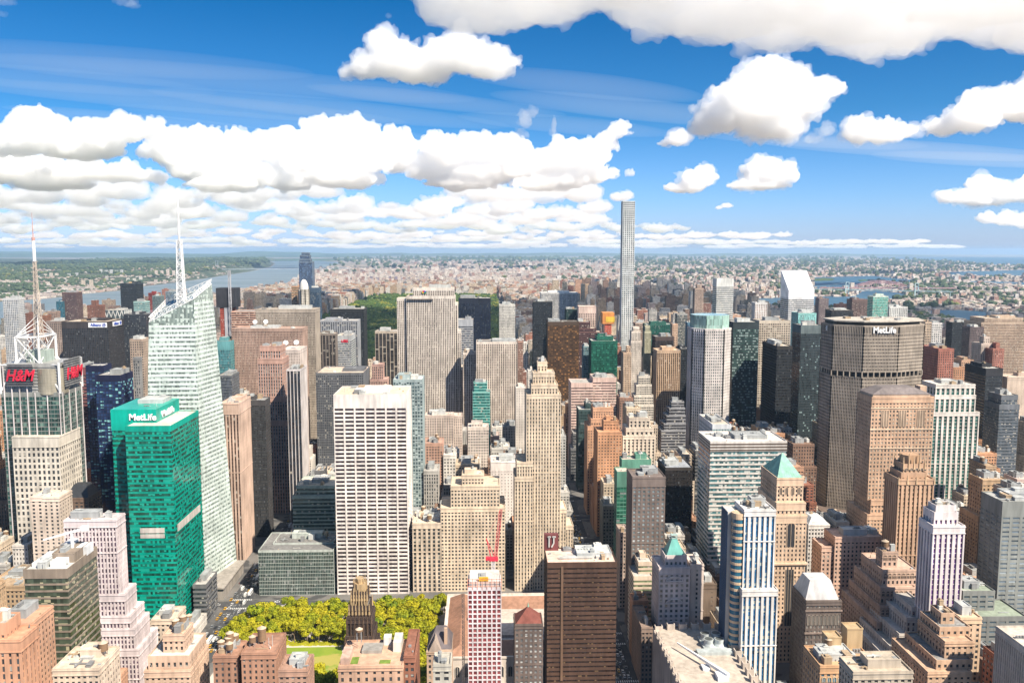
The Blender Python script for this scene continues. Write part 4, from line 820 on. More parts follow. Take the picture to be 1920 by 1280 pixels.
# -- white faceted tower with spire
Yf, Yb = 778, 834
FLb = at(262,760,Yf); c0 = (at(272,1100,Yf)[0], Yf); FRb = (at(386,1080,Yf)[0], Yf); BRb = (at(446,1085,Yb)[0], Yb)
P0 = [c0, FRb, BRb, (c0[0], Yb)]
a = at(279,604,Yf+10); b_ = at(363,560,Yf+14); c = at(397,532,Yb-6); d = (a[0]+3, Yb-4, a[2]+16)
P1 = [a, b_, c, d]
lab = 'white faceted glass tower with a slanting top and a lattice spire'
root = empty('office_tower', (c0[0], Yf, 0), lab, 'skyscraper'); FOOT.append((c0[0], BRb[0], Yf, Yb)); LIM.append((262,450,1070,Yf)); BL[lab] = (262,450,532,Yf,None)
wm, gm = MB(), MB()
polytower(root, P0, P1, 0, dict(fh=4.1, bay=1.6, pf=.05, sf=.52, pd=.10), wm, gm)
wm.build('wall', matte((.56,.63,.59), .22), root)
gm.build('glazing', glassmat((.085,.115,.105), (.40,.46,.43), .5, (c0[0],Yf,0), 1.6, 4.1, .08), root)
m = MB()                                                          # open truss along the slanting top
for (p, q) in ((a,b_),(b_,c),(d,c),(a,d)):
    n = 10
    for i in range(n):
        s0, s1 = i/n, (i+1)/n
        A = [p[k]*(1-s0)+q[k]*s0 for k in range(3)]; Bp = [p[k]*(1-s1)+q[k]*s1 for k in range(3)]
        h = 4.5; m.bar(A, Bp, .5); m.bar((A[0],A[1],A[2]+h), (Bp[0],Bp[1],Bp[2]+h), .5); m.bar(A, (A[0],A[1],A[2]+h), .35); m.bar(A, (Bp[0],Bp[1],Bp[2]+h), .3)
m.build('roof_truss', WHITEM, root)
m = MB(); sx_ = at(341,575,808); tx = at(334.5,430,808); top = at(333.5,360,808)
def lattice(m, x, y, z0, z1, w0, w1, n, t=.3, tri=False, lean=0):
    P = lambda z, i, j: (x+lean*(z-z0)+i*(w0+(w1-w0)*(z-z0)/(z1-z0))/2, y+j*(w0+(w1-w0)*(z-z0)/(z1-z0))/2, z)
    cs = ((-1,-1),(1,-1),(1,1),(-1,1))
    for k in range(n):
        za, zb = z0+(z1-z0)*k/n, z0+(z1-z0)*(k+1)/n
        for q in range(4):
            i, j = cs[q]; i2, j2 = cs[(q+1)%4]
            m.bar(P(za,i,j), P(zb,i,j), t*1.5); m.bar(P(za,i,j), P(zb,i2,j2), t); m.bar(P(zb,i,j), P(zb,i2,j2), t)
            if k % 2: m.bar(P(za,i2,j2), P(zb,i,j), t)
zb_ = b_[2]-26
lattice(m, sx_[0], 808, zb_, tx[2]-10, 7.5, 3.6, 16, .5)
m.cyl(sx_[0], 808, tx[2]-12, top[2]-16, 1.0, .7, 8); m.cyl(sx_[0], 808, top[2]-16, top[2]+4, .6, .2, 8)
m.build('spire', WHITEM, root)
m = MB(); m.box(P0[0][0]-2, BRb[0]+6, Yf-12, Yb, 0, 11); m.box(P0[0][0]-3, BRb[0]+8, Yf-14, Yb+1, 11, 12.4); m.build('podium', matte((.30,.27,.24)), root)
# puffs of steam over its roof
rs = random.Random(3)
q = at(300,575,850)
cloud_body('steam', [(q[0]-8+i*5, 850, q[2]-6+i*2.2, 5+i*.6, 4, 3+i*.5) for i in range(5)], 77, .9, kind='stuff', mat=cloud_material('steam_vapour', .05), n=10, n2=2) if 'cloud_body' in globals() else None
# -- dark glass tower carrying steel crown, signs and mast
r0, T0 = B('office_tower','dark glass tower with red lettered signs and a tall antenna mast',[(2,113,738,800,44)],u(curt,wall=(.20,.21,.20),glass=(.02,.055,.05),blind=(.12,.2,.17),bf=.2,bay=3.1,fh=4.1,sf=.18,top=3,W=1,units=0),vb=815)
x0,x1,y0,y1,_,z1 = T0[0]
m = MB()
for k in range(9): m.box(x0+1.4, x1-1.4, y0+1.4, y1-1.4, z1+3*k+.6, z1+3*k+2.0)
m.box(x0+2, x1-2, y0+2, y1-2, z1, z1+28); m.build('louvre_crown', matte((.30,.30,.29), .4), r0)
cx = at(88,740,800)[0]; m = MB(); m.cyl(cx, y0+12, z1-1, z1+23, 13.5, 13.5, 32)
for k in range(8): m.cyl(cx, y0+12, z1+2.6*k, z1+2.6*k+.2, 13.65, 13.65, 32)
m.build('drum', matte((.40,.36,.28), .35, .3), r0)
m = MB()
for k, xx in enumerate(np.linspace(x0+3, x0+24, 4)):
    m.box(xx, xx+.8, y0-1.0, y0-.2, 40, z1+26)
for xx in np.linspace(x0+31, x1-1, 3): m.box(xx, xx+.6, y0-.9, y0-.2, 40, z1+1)
for yy in np.linspace(y0+3, y1-3, 4): m.box(x1+.2, x1+.9, yy, yy+.6, 40, z1+1)
m.build('white_fin', matte((.6,.55,.55)), r0)
fx0, fx1 = at(10,700,796)[0], at(60,700,796)[0]; zc = at(35,704,796)[2]
m = MB()
for k in range(9): m.box(fx0, fx1, y0-3, y0-2, zc-10+2.2*k, zc-10+2.2*k+1.1)
m.box(fx0+1, fx1-1, y0-2, y0-1.2, zc-10, zc+10)
bd = m.build('sign_board', matte((.10,.10,.11)), r0)
t_ = text_mesh('H&M', 14.5, ((fx0+fx1)/2, y0-3.4, zc-.5), REDM, r0, shear=.28, sx=.82)
rx = x1+3; ry0, ry1 = y0+6, y0+38
m = MB()
for k in range(12): m.box(rx-1, rx, ry0, ry1, zc-12+2.2*k, zc-12+2.2*k+1.0)
m.box(rx-2, rx-1.2, ry0+1, ry1-1, zc-11, zc+13); m.build('sign_board', matte((.22,.22,.22)), r0)
text_mesh('H&M', 15, (rx+.5, (ry0+ry1)/2, zc-1), REDM, r0, shear=.28, rotz=R(90), sx=.95)
m = MB(); zq0 = z1+27; ax0, ax1 = at(31,672,806)[0], at(74,672,806)[0]; ay0, ay1 = 806, 838; zq1 = at(50,632,806)[2]
cr = [(ax0,ay0),(ax1,ay0),(ax1,ay1),(ax0,ay1)]
for i in range(4):
    p, q = cr[i], cr[(i+1)%4]
    m.bar((*p,zq0-4),(*p,zq1),1.6); m.bar((*p,zq1),(*q,zq1),1.6); m.bar((*p,zq0),(*q,zq1),.7); m.bar((*q,zq0),(*p,zq1),.7); m.bar((*p,zq0),(*q,zq0),1.2)
for (xx, yy) in ((x0,y0),(x1,y0),(x1,y1),(x0,y1)):
    j = min(cr, key=lambda c: abs(c[0]-xx)+abs(c[1]-yy)); m.bar((xx,yy,z1+2),(j[0],j[1],zq0+4),1.1); m.bar((xx,yy,z1+27),(j[0],j[1],zq0),.9); m.box(xx-.8,xx+.8,yy-.8,yy+.8,z1,z1+29)
for q in range(70):
    a_ = Vector((rr.uniform(ax0+3,ax1-3) if 0 else random.Random(q).uniform(ax0+3,ax1-3), random.Random(q+99).uniform(ay0+3,ay1-3), random.Random(q+7).uniform(zq0,zq1-3))); b3 = a_+Vector((random.Random(q+1).uniform(-7,7),random.Random(q+2).uniform(-5,5),random.Random(q+3).uniform(2,9))); m.bar(tuple(a_),tuple(b3),.4)
for p in cr:
    for k_ in range(3): m.bar((*p,zq1),((ax0+ax1)/2+3,822,zq1+8+k_*6),.45)
m.build('steel_frame', WHITEM, r0)
m = MB(); mx, my = (ax0+ax1)/2+3, 822; z_a = zq0
m.box(mx-9, mx+9, my-9, my+9, zq0-2, zq0+12); m.build('plant_room', matte((.32,.38,.34)), r0)
m = MB(); zt = at(49,445,822)[2]; zm = at(56,545,822)[2]; zl = at(52,490,822)[2]
lattice(m, mx, my, zq1-12, zm, 7, 3.2, 9, .35); lattice(m, mx, my, zm, zl, 3.0, 2.0, 9, .28)
rr = random.Random(4)
for k in range(26):
    z = zq1+(zl-zq1)*rr.random(); an = rr.uniform(0, 6.3); m.bar((mx,my,z),(mx+math.cos(an)*3.6,my+math.sin(an)*3.6,z+rr.uniform(-.5,.8)),.45)
m.build('antenna_mast', matte((.50,.43,.37)), r0)
m = MB(); m.cyl(mx, my, zl, zt-3, 1.5, 1.3, 10); m.build('antenna_tube', WHITEM, r0)
m = MB(); m.cyl(mx, my, zt-3, zt, 1.5, 1.5, 8); m.cyl(mx, my, zt, at(46,398,822)[2], .5, .2, 6); m.build('antenna_tip', matte((.45,.25,.22)), r0)
# -- wide octagonal tower with name sign
lab = 'wide octagonal concrete tower with a white name sign below its dark recessed roof'
X = lambda p, Y, yt=612: at(p, yt, Y)[0]
xw, x1_, x2_, x3_, x4_, xe = X(1543,1004), X(1562,974), X(1620,955), X(1686,955), X(1733,972), X(1733,972)+9
OC = [(x1_,974),(x2_,955),(x3_,955),(x4_,972),(xe,1002),(x4_-6,1018),(x2_,1024),(xw-1,1006)]
ztop = at(1650,603,955)[2]; zb1 = at(1650,612,955)[2]; zb2 = at(1650,627,955)[2]; zm1 = at(1650,698,955)[2]; zm2 = at(1650,707,955)[2]
root = empty('office_tower', (x2_, 955, 0), lab, 'skyscraper'); FOOT.append((xw, xe, 950, 1030)); LIM.append((1530,1740,960,955)); BL[lab] = (1543,1733,600,955,None)
wm, gm, dm = MB(), MB(), MB(); concr = (.30,.255,.21)
def lvl(z): return [(p[0],p[1],z) for p in OC]
gl = glassmat((.045,.038,.035), (.22,.19,.16), .2, (x2_,955,0), 1.75, 3.9, .2)
stp = dict(fh=3.9, bay=1.75, pf=.30, sf=.50, pd=.35)
polytower(root, OC, lvl(zm2), 18, stp, wm, gm); polytower(root, OC, lvl(zb2), zm1, stp, wm, gm)
polytower(root, OC, lvl(zb1), zb2, dict(fh=60, bay=1.75, pf=.42, sf=.02, pd=.4), wm, gm)
dm.prism(off(OC,-3), zm2-.5, zm1+.5); dm.prism(off(OC,-5), zb1, ztop-1)
for i in range(8):                                               # columns of the open storey
    p, q = OC[i], OC[(i+1)%8]; L = math.hypot(q[0]-p[0], q[1]-p[1]); n = max(2, int(L/6))
    for k in range(n):
        t = k/n; wm.bar((p[0]*(1-t)+q[0]*t, p[1]*(1-t)+q[1]*t, zm2-.2), (p[0]*(1-t)+q[0]*t, p[1]*(1-t)+q[1]*t, zm1+.2), 1.2)
wm.prism(off(OC,.5), zb1-.8, zb1+.9); wm.prism(off(OC,.5), zm2-1.2, zm2); wm.prism(off(OC,.5), zm1, zm1+1.0)
wm.build('wall', matte(concr, .8), root); gm.build('glazing', gl, root); dm.build('recessed_storey', matte((.04,.035,.03)), root)
m = MB(); m.prism(off(OC,-1), ztop-1, ztop+.6); m.build('roof', matte((.42,.38,.33), .9), root)
rr = random.Random(8); units(root, x2_-10, x4_-6, 965, 1010, ztop+.6, 12, rr, 2.6)
text_mesh('MetLife', 9.6, ((x2_+x3_)/2+3, 953.6, (zb1+zb2)/2+.3), SIGNW, root, sx=.92)
m = MB(); fcx, fcy = (xw+x1_)/2-.5, 989
for an in (0,60,120):
    ca, sa = math.cos(R(an)), math.sin(R(an)); dx, dy = -.53, -.85
    tx_, ty_ = (x1_-xw), (974-1005); l = math.hypot(tx_,ty_); tx_/=l; ty_/=l
    m.bar((fcx-tx_*ca*3.2-1.2, fcy-ty_*ca*3.2-.7, (zb1+zb2)/2-sa*3.2), (fcx+tx_*ca*3.2-1.2, fcy+ty_*ca*3.2-.7, (zb1+zb2)/2+sa*3.2), .7)
m.build('emblem', SIGNW, root)
m = MB(); m.box(xw-12, xe+6, 944, 1034, 0, 18); m.build('podium', matte((.16,.12,.10)), root)
# -- white tower with a slanted top
xl, xr = X(1479,1640,544), X(1527,1640,544); zf = at(1503,544,1640)[2]; zbk = at(1490,507,1686)[2]; zs = at(1503,558,1640)[2]
lab = 'white banded tower with a bright slanted wedge top'
root, T = tower('office_tower', lab, 'skyscraper', [(xl,xr,1640,1686,0,zs)], u(band,wall=(.62,.62,.62),glass=(.05,.055,.06),fh=3.9,sf=.5,top=4,par=.05,units=0)); LIM.append((1460,1530,600,1640)); BL[lab] = (1464,1527,507,1640,T)
m = MB(); m.v = [(xl,1640,zs),(xr,1640,zs),(xr,1686,zs),(xl,1686,zs),(xl,1640,zf),(xr,1640,zf),(xr,1684,zbk),(xl,1684,zbk),(xr,1686,zbk),(xl,1686,zbk)]
m.f = [(0,1,5,4),(4,5,6,7),(1,2,8,6,5),(0,4,7,9,3),(2,3,9,8),(7,6,8,9)]
m.build('slanted_top', matte((.78,.78,.80), .35, 0), root)
# -- glass crowned octagon
def octa(x0, x1, y0, y1, c): return [(x0+c,y0),(x1-c,y0),(x1,y0+c),(x1,y1-c),(x1-c,y1),(x0+c,y1),(x0,y1-c),(x0,y0+c)]
xl, xr = X(1303,1090), X(1377,1090); za = at(1340,618,1090)[2]; zc_ = at(1340,592,1090)[2]
lab = 'white striped octagonal tower with a pale green glass crown'
root = empty('office_tower', (xl, 1090, 0), lab, 'skyscraper'); FOOT.append((xl,xr,1090,1142)); LIM.append((1296,1378,790,1090)); BL[lab] = (1296,1378,592,1090,None)
wm, gm = MB(), MB(); O = octa(xl, xr, 1090, 1142, 13)
polytower(root, O, [(*p,za) for p in O], 0, dict(fh=3.8, bay=2.9, pf=.42, sf=.42, pd=.3), wm, gm)
wm.prism(off(O,.4), za-.3, za+1)
wm.build('wall', matte((.58,.53,.50)), root); gm.build('glazing', glassmat((.08,.10,.10), (.3,.3,.28), .25, (xl,1090,0), 2.9, 3.8), root)
O2 = octa(xl+2.5, xr-2.5, 1092.5, 1139.5, 13); wm, gm = MB(), MB()
polytower(root, O2, [(*p,zc_) for p in O2], za, dict(fh=60, bay=1.5, pf=.1, sf=.01, pd=.18), wm, gm)
wm.build('crown_mullion', matte((.42,.55,.50), .4), root); gm.build('glass_crown', glassmat((.22,.36,.31), (.3,.42,.38), .3, (xl,1090,0), 1.5, 8), root)
lo = octa(xl-3, xr-0, 1094, 1150, 13); wm, gm = MB(), MB(); zlow = at(1300,690,1090)[2]
# -- slender dark blue tower with a curved stepped top
B('apartment_tower','dark blue glass tower with silver stripes and a curved stepped top',[(565,579,474,1992,16),(562,580,479,1990,20),(561,581,486,1988,24),(560,585,491,1985,28)],u(curt,wall=(.13,.17,.22),glass=(.012,.03,.08),blind=(.06,.12,.24),bf=.3,bay=2.6,pf=.3,sf=.05,W=0,top=2,units=0),vb=535)
B('office_tower','dark glass block with a blue crown right of the domed tower',[(580,598,540,1900,30)],u(curt,wall=(.05,.08,.12),glass=(.03,.05,.08),top=10),vb=578)
B('office_tower','orange brown banded tower left of the domed tower',[(546,557,537,1930,24)],u(band,wall=(.42,.24,.14),glass=(.06,.09,.07),fh=3.6),vb=575)
xl, xr = X(558,1890,543), X(578,1890,543); zc_ = at(568,543,1890)[2]; zd = at(568,524,1890)[2]
lab = 'pale octagonal tower topped by a ribbed white dome'
root = empty('office_tower', (xl, 1890, 0), lab, 'skyscraper'); FOOT.append((xl,xr,1890,1914)); LIM.append((556,582,575,1890)); BL[lab] = (556,580,524,1890,None)
wm, gm = MB(), MB(); O = octa(xl, xr, 1890, 1914, 7)
polytower(root, O, [(*p,zc_) for p in O], 0, dict(fh=3.6, bay=3, pf=.5, sf=.45, pd=.3), wm, gm)
wm.build('wall', matte((.50,.46,.40)), root); gm.build('glazing', glassmat((.10,.10,.08), (.3,.3,.25), .25, (xl,1890,0), 3, 3.6), root)
m = MB(); cx, cy, rr_ = (xl+xr)/2, 1902, (xr-xl)/2*.86; n = 16; prev = None
for k in range(7):
    a_ = k/6*math.pi/2; rad = max(.4, rr_*math.cos(a_)); z = zc_+(zd-zc_)*math.sin(a_)
    ringp = [(cx+rad*math.cos(2*math.pi*i/n), cy+rad*math.sin(2*math.pi*i/n), z) for i in range(n)]
    b0 = len(m.v); m.v += ringp
    if k:
        for i in range(n): j = (i+1)%n; m.f.append((b0-n+i, b0-n+j, b0+j, b0+i))
m.build('dome', matte((.62,.60,.55)), root)
# -- zigzag crowned tower
xl, xr = X(192,1985,582), X(232,1985,582); zt = at(212,582,1985)[2]
lab = 'zigzag framed tower behind the charcoal gridded tower'
root, T = tower('office_tower', lab, 'skyscraper', [(xl,xr,1985,2030,0,zt)], u(curt,wall=(.14,.16,.17),glass=(.05,.07,.08),units=3,top=1)); LIM.append((190,248,592,1985)); BL[lab] = (192,247,580,1985,T)
m = MB(); hz = 16
for (fx0_, fx1_, ax) in ((xl,xr,'S'),(1985,2030,'E')):
    n = 5 if ax == 'S' else 4
    for lv in range(5):
        for k in range(n):
            w_ = (fx1_-fx0_)/n; a0 = fx0_+k*w_; zz = zt-lv*hz*2
            for (p, q) in (((a0,zz-hz),(a0+w_/2,zz)),((a0+w_/2,zz),(a0+w_,zz-hz)),((a0,zz-hz),(a0+w_/2,zz-2*hz)),((a0+w_/2,zz-2*hz),(a0+w_,zz-hz))):
                if ax == 'S': m.bar((p[0],1984.6,p[1]),(q[0],1984.6,q[1]),1.3)
                else: m.bar((xr+.4,p[0],p[1]),(xr+.4,q[0],q[1]),1.3)
m.build('diagonal_frame', matte((.60,.60,.58)), root)
# -- red clad tower under construction
r0, T = B('office_tower','tower under construction with red cladding and a black netted top',[(412,435,576,1700,30)],u(band,wall=(.40,.08,.05),glass=(.15,.05,.04),fh=3.8,sf=.5,units=0,top=1),vb=690)
x0,x1,y0,y1,_,z1 = T[0]
m = MB(); m.box(x0-6, x1+8, y0-2, y1+3, z1, z1+38); m.build('safety_net', matte((.035,.035,.04)), r0)
m = MB(); m.box(x0+9, x1-5, y0-1.2, y0+2, 0, z1+3); m.build('concrete_core', matte((.36,.36,.38)), r0)
c = empty('tower_crane', (x1-2, y0-2, 0), 'grey crane mast climbing the red clad construction tower', 'crane')
m = MB(); lattice(m, x1-2, y0-4, 100, z1+72, 4, 4, 24, .5); m.build('mast', matte((.4,.4,.42)), c)
m = MB(); zt = at(432,516,1700)[2]; m.bar((x1-2,y0-4,z1+72),(x1-2.5,y0-4,zt),1.6); m.build('jib', matte((.4,.4,.42)), c)
# -- orange netted tower under construction
r0, T = B('office_tower','narrow tower under construction wrapped in red below an orange and yellow netted top',[(1134,1147,607,1800,26)],u(band,wall=(.50,.10,.06),glass=(.30,.10,.08),fh=3.8,units=0,top=1),vb=632)
x0,x1,y0,y1,_,z1 = T[0]; zt = at(1143,585,1800)[2]
m = MB(); m.box(x0-5, x1+5, y0-2, y1+2, z1, z1+(zt-z1)*.95); m.build('safety_net', matte((.55,.22,.06)), r0)
m = MB(); m.box(x0+2, x1+6, y0-2.6, y0-2.1, z1+4, z1+15); m.build('yellow_panel', matte((.62,.42,.05)), r0)
# -- dark stone tower with gilded crown beside the park
r0, T = B('office_tower','black brick tower with gilded pinnacles beside the park trees',[(658,688,1112,534,11),(654,692,1138,532,15),(650,696,1160,529,19),(647,699,1196,526,23),(643,703,1225,524,28)],u(verts,wall=(.06,.042,.035),bay=2.4,fh=3.5,pf=.55,pd=.7,sf=.4,sd=.3,glass=(.05,.045,.04),blind=(.25,.22,.2),bf=.2,W=1,top=2.5,units=0),vb=1245)
GOLD = matte((.50,.36,.20), .45, .3); GBR = matte((.10,.065,.045), .7)
for ti, t in enumerate(T):
    x0,x1,y0,y1,z0,z1 = t; nx = 6
    for i in range(nx+1):
        for yy in ((y0, y1) if ti < 2 else (y0,)):
            m = MB(); xx = x0+(x1-x0)*i/nx; h = (3.4 if i % 2 else 2.2) if ti < 2 else 1.8
            m.cyl(xx, yy, z1-(5 if ti < 2 else 3), z1+h, .75, .2, 6); m.build('pinnacle', GOLD if ti < 2 else GBR, r0)
    m = MB()
    for i in range(nx+1): xx = x0+(x1-x0)*i/nx; m.box(xx-.35, xx+.35, y0-.5, y0, z0, z1-2)
    m.build('buttress', GBR if ti else GOLD, r0)
x0,x1,y0,y1,z0,z1 = T[0]
m = MB(); m.prism(octa(x0+1.2, x1-1.2, y0+1, y1-1, 2.6), z1, z1+5.5); m.prism(octa(x0+2.6, x1-2.6, y0+2.6, y1-2.6, 1.6), z1+5.5, z1+8.5); m.build('gilded_crown', GOLD, r0)
for i in range(8):
    a_ = i*math.pi/4; m = MB(); m.cyl((x0+x1)/2+math.cos(a_)*4.2, (y0+y1)/2+math.sin(a_)*3.8, z1, z1+8+(i%2)*1.6, .75, .15, 5); m.build('pinnacle', GOLD, r0)
# -- roofs with a form of their own
def roof_on(key, mat, pt, f=.02, inset=0, name='pyramid_roof', i=0, seam=None, ridge=None):
    r_, T_ = find(key); x0,x1,y0,y1,z0,z1 = T_[i]; z1 += .1
    zt = at(pt[0], pt[1], (y0+y1)/2)[2]
    pyramid(r_, x0+inset, x1-inset, y0+inset, y1-inset, z1, zt, mat, f, name, ridge)
    if seam: seams(r_, x0+inset, x1-inset, y0+inset, y1-inset, z1, zt, seam)
    return r_, T_[i], zt
roof_on('cream and copper tower', GREENCU, (1470,849), .03, .4, seam=matte((.30,.50,.42)))
r_, t_, zt_ = roof_on('small teal pyramid top', matte((.10,.34,.30),.5), (1264,1008), .28, 1.4)
m = MB(); cx, cy = (t_[0]+t_[1])/2, (t_[2]+t_[3])/2; m.box(cx-2.2,cx+2.2,cy-2,cy+2,zt_,zt_+.6); [m.bar((cx+i*2,cy+j*1.8,zt_),(cx+i*2,cy+j*1.8,zt_+2.4),.3) for i in (-1,1) for j in (-1,1)]; m.box(cx-2.4,cx+2.4,cy-2.2,cy+2.2,zt_+2.3,zt_+2.7); m.build('lantern', matte((.3,.4,.38)), r_)
roof_on('red pyramid roof at the bottom', matte((.20,.07,.055),.9), (992,1136), .03, .2)
r_, T_ = find('red pyramid roof at the bottom'); m = MB(); cx, cy = (T_[0][0]+T_[0][1])/2, (T_[0][2]+T_[0][3])/2; zt_ = at(992,1136,cy)[2]; m.cyl(cx, cy, zt_-.8, zt_+2.8, .7, .1, 8); m.build('copper_finial', GREENCU, r_)
r_, T_ = find('tall salmon brown brick tower'); x0,x1,y0,y1,z0,z1 = T_[0]
m = MB(); m.box(x0+1.5,x1-3,y0+1.5,y1-1.5,z1+.1,z1+3.2); m.box(x1-8,x1-2,y0+10,y0+20,z1+.12,z1+9); m.build('attic', matte((.50,.36,.26)), r_)
pyramid(r_, x0+1, x1-2.5, y0+1, y1-1, z1+3.2, z1+8.5, matte((.17,.145,.14),.8), .55, 'hipped_roof')
def arches(root, xs, y, z, w, h, mat, fr, name='arched_window'):
    for cx in xs:
        m = MB(); pts = [(cx-w/2,z),(cx+w/2,z)]+[(cx+w/2*math.cos(a), z+h-w/2+w/2*math.sin(a)) for a in np.linspace(0,math.pi,9)]
        m.v = [(p[0],y-.03,p[1]) for p in pts]+[(p[0],y+.3,p[1]) for p in pts]; n = len(pts)
        m.f = [tuple(range(n)), tuple(range(2*n-1,n-1,-1))]+[(i,n+i,n+(i+1)%n,(i+1)%n) for i in range(n)]
        o = m.build(name, mat, root)
        if fr:
            f = MB(); q = [(cx+w/2*1.15*math.cos(a), z+h-w/2+w/2*1.15*math.sin(a)) for a in np.linspace(0,math.pi,9)]; q = [(cx+w*.575,z)]+q+[(cx-w*.575,z)]
            for i in range(len(q)-1): f.bar((q[i][0],y-.15,q[i][1]),(q[i+1][0],y-.15,q[i+1][1]),.35)
            f.box(cx-.12, cx+.12, y-.2, y+.02, z, z+h-.4)
            c_ = f.build('window_surround', fr); c_.parent = o
DGL = matte((.05,.05,.055), .15); BLUEGL = matte((.05,.17,.26), .15); LST = matte((.60,.45,.32))
for k in (.22,.5,.8): arches(r_, [x0+(x1-x0)*k+d_ for d_ in (-2.3,0,2.3)], y0-.05, z1-26, 1.7, 15, matte((.22,.16,.12),.3), LST)
for (za_,zb2_) in ((9.5,8.6),(29,27.6),(46,45)): m = MB(); m.box(x0-.5,x1+.5,y0-.5,y0+.2,z1-za_,z1-zb2_); m.build('cornice', LST, r_)
r_, T_ = find('cream and copper tower'); x0,x1,y0,y1,z0,z1 = T_[0]
arches(r_, np.linspace(x0+3.2,x1-3.2,4), y0-.06, z1-12, 1.8, 5.5, DGL, LST)
x0,x1,y0,y1,z0,z1 = T_[2]; arches(r_, [(x0+x1)/2], y0-.08, z1-24, 5.2, 19, DGL, LST)
for t in T_[:2]: m = MB(); m.box(t[0]-1.2,t[1]+1.2,t[2]-1.2,t[3]+1.2,t[4]-1.0,t[4]+.9); m.build('cornice', LST, r_)
m = MB(); m.box(x0-1.3,x1+1.3,y0-1.3,y1+1.3,z1-38,z1-36.6); m.build('cornice', LST, r_)
m = MB(); m.box((x0+x1)/2-3,(x0+x1)/2+3,y0-.25,y0+.1,30,z1-42); m.build('bay_glazing', DGL, r_)
m = MB(); [m.box((x0+x1)/2-3+k*2,(x0+x1)/2-2.6+k*2,y0-.4,y0-.2,30,z1-42) for k in range(4)]; m.build('bay_mullion', matte((.3,.24,.18)), r_)
r_, T_ = find('slender ochre brown tower')
m = MB()
for ti, hh in ((0,9),(2,4)):
    x0,x1,y0,y1,z0,z1 = T_[ti]
    for i in range(5):
        for yy in (y0,y1): m.cyl(x0+(x1-x0)*i/4, yy, z1-3, z1+hh*(1 if i%2 else .7), .95, .25, 6)
m.build('pinnacle', matte((.52,.36,.22)), r_)
m = MB(); x0,x1,y0,y1,z0,z1 = T_[0]; m.prism(octa(x0+2,x1-2,y0+2,y1-2,2.5), z1, z1+7, None); m.build('crown_lantern', matte((.40,.25,.15)), r_)
arches(r_, np.linspace(x0+2.2,x1-2.2,4), y0-.1, z0+1.5, 2.0, z1-z0-3.5, DGL, LST)
r_, T_ = find('brown stepped block with arched'); 
for ti in (0,1,2,3):
    x0,x1,y0,y1,z0,z1 = T_[ti]; arches(r_, np.arange(x0+2,x1-1.5,3.2), y0-.08, z1-5.2, 1.8, 3.6, DGL, matte((.42,.3,.22)))
r_, T_ = find('blue arched windows'); x0,x1,y0,y1,z0,z1 = T_[0]
arches(r_, np.arange(x0+2.2,x1-1.5,2.9), y0-.08, z1-8.2, 1.9, 2.8, BLUEGL, matte((.6,.45,.3)))
for (pa, pb, yt, yy) in ((1552,1578,1196,450),(1589,1618,1180,452)):
    p = at(pa,yt,yy); q = at(pb,yt,yy); m = MB(); m.box(p[0],q[0],yy,yy+8,z1,p[2]); ring(m,p[0]-.2,q[0]+.2,yy-.2,yy+8.2,p[2],p[2]+.8,.4); m.build('roof_house', matte((.40,.29,.17)), r_)
r_, T_ = find('dark stone block with a pale mansard'); x0,x1,y0,y1,z0,z1 = T_[0]
pyramid(r_, x0+.5, x1-.5, y0+3, y1-.5, z1+.2, at(1545,1084,y0+10)[2], matte((.46,.45,.45),.7), .62, 'mansard_roof')
arches(r_, np.arange(x0+2,x1-1.5,2.7), y0-.1, z1-16, 1.7, 7, matte((.2,.19,.17),.3), matte((.3,.25,.21)))
for (za_,zb2_) in ((6.5,5.6),(22,21)): m = MB(); m.box(x0-.6,x1+.6,y0-.7,y0+.3,z1-za_,z1-zb2_); m.build('cornice', matte((.26,.2,.17)), r_)
r_, T_ = find('low white block with a dormered'); x0,x1,y0,y1,z0,z1 = T_[0]
pyramid(r_, x0, x1, y0, y1, z1+.2, at(1535,966,y0+10)[2], matte((.50,.50,.50),.6), .5, 'mansard_roof')
# the mansarded dark stone building at the left
r_, T_ = B('office_building','dark brown stone building with a curved black mansard below the red signs',[(120,166,935,762,26),(112,172,985,758,32)],u(stone,wall=(.17,.115,.085),bay=4,W=1,units=0),vb=1000)
x0,x1,y0,y1,z0,z1 = T_[0]; pyramid(r_, x0+.4,x1-.4,y0+.4,y1-.4,z1+.1,z1+11,matte((.03,.032,.035),.5),.35,'mansard_roof','x')
# slate gabled hall in front of the library
r_, T_ = B('brick_building','beige hall with steep slate gables in front of the trees',[(800,846,1222,500,26)],u(stone,wall=(.42,.30,.22),bay=4,fh=3.6,pf=.6,W=1,units=0,par=.1,top=1),vb=1280)
x0,x1,y0,y1,z0,z1 = T_[0]; SL = matte((.13,.11,.115),.7); zr = at(826,1170,513)[2]; cx = (x0+x1)/2
m = MB(); m.v = [(x0-.3,y0+3,z1),(x0-.3,y1,z1),(cx-2,y0+12,zr),(x1+.3,y0+3,z1),(x1+.3,y1,z1),(cx+4,y0+12,zr)]; m.f = [(0,2,1),(0,3,5,2),(3,4,5),(1,2,5,4),(0,1,4,3)]; m.build('slate_roof', SL, r_)
m = MB(); m.v = [(x0+1,y0,z1),(x0+9,y0,z1),(x0+5,y0,z1+8.5),(x0+1,y0+8,z1),(x0+9,y0+8,z1),(x0+5,y0+12,z1+8.5)]; m.f = [(0,1,2),(0,2,5,3),(1,4,5,2),(3,5,4),(0,3,4,1)]; m.build('gable', matte((.36,.29,.24)), r_)
m = MB(); m.box(x1-4.5,x1-2.5,y0+5,y0+7,z1,zr+1); m.build('chimney', matte((.40,.28,.2)), r_)
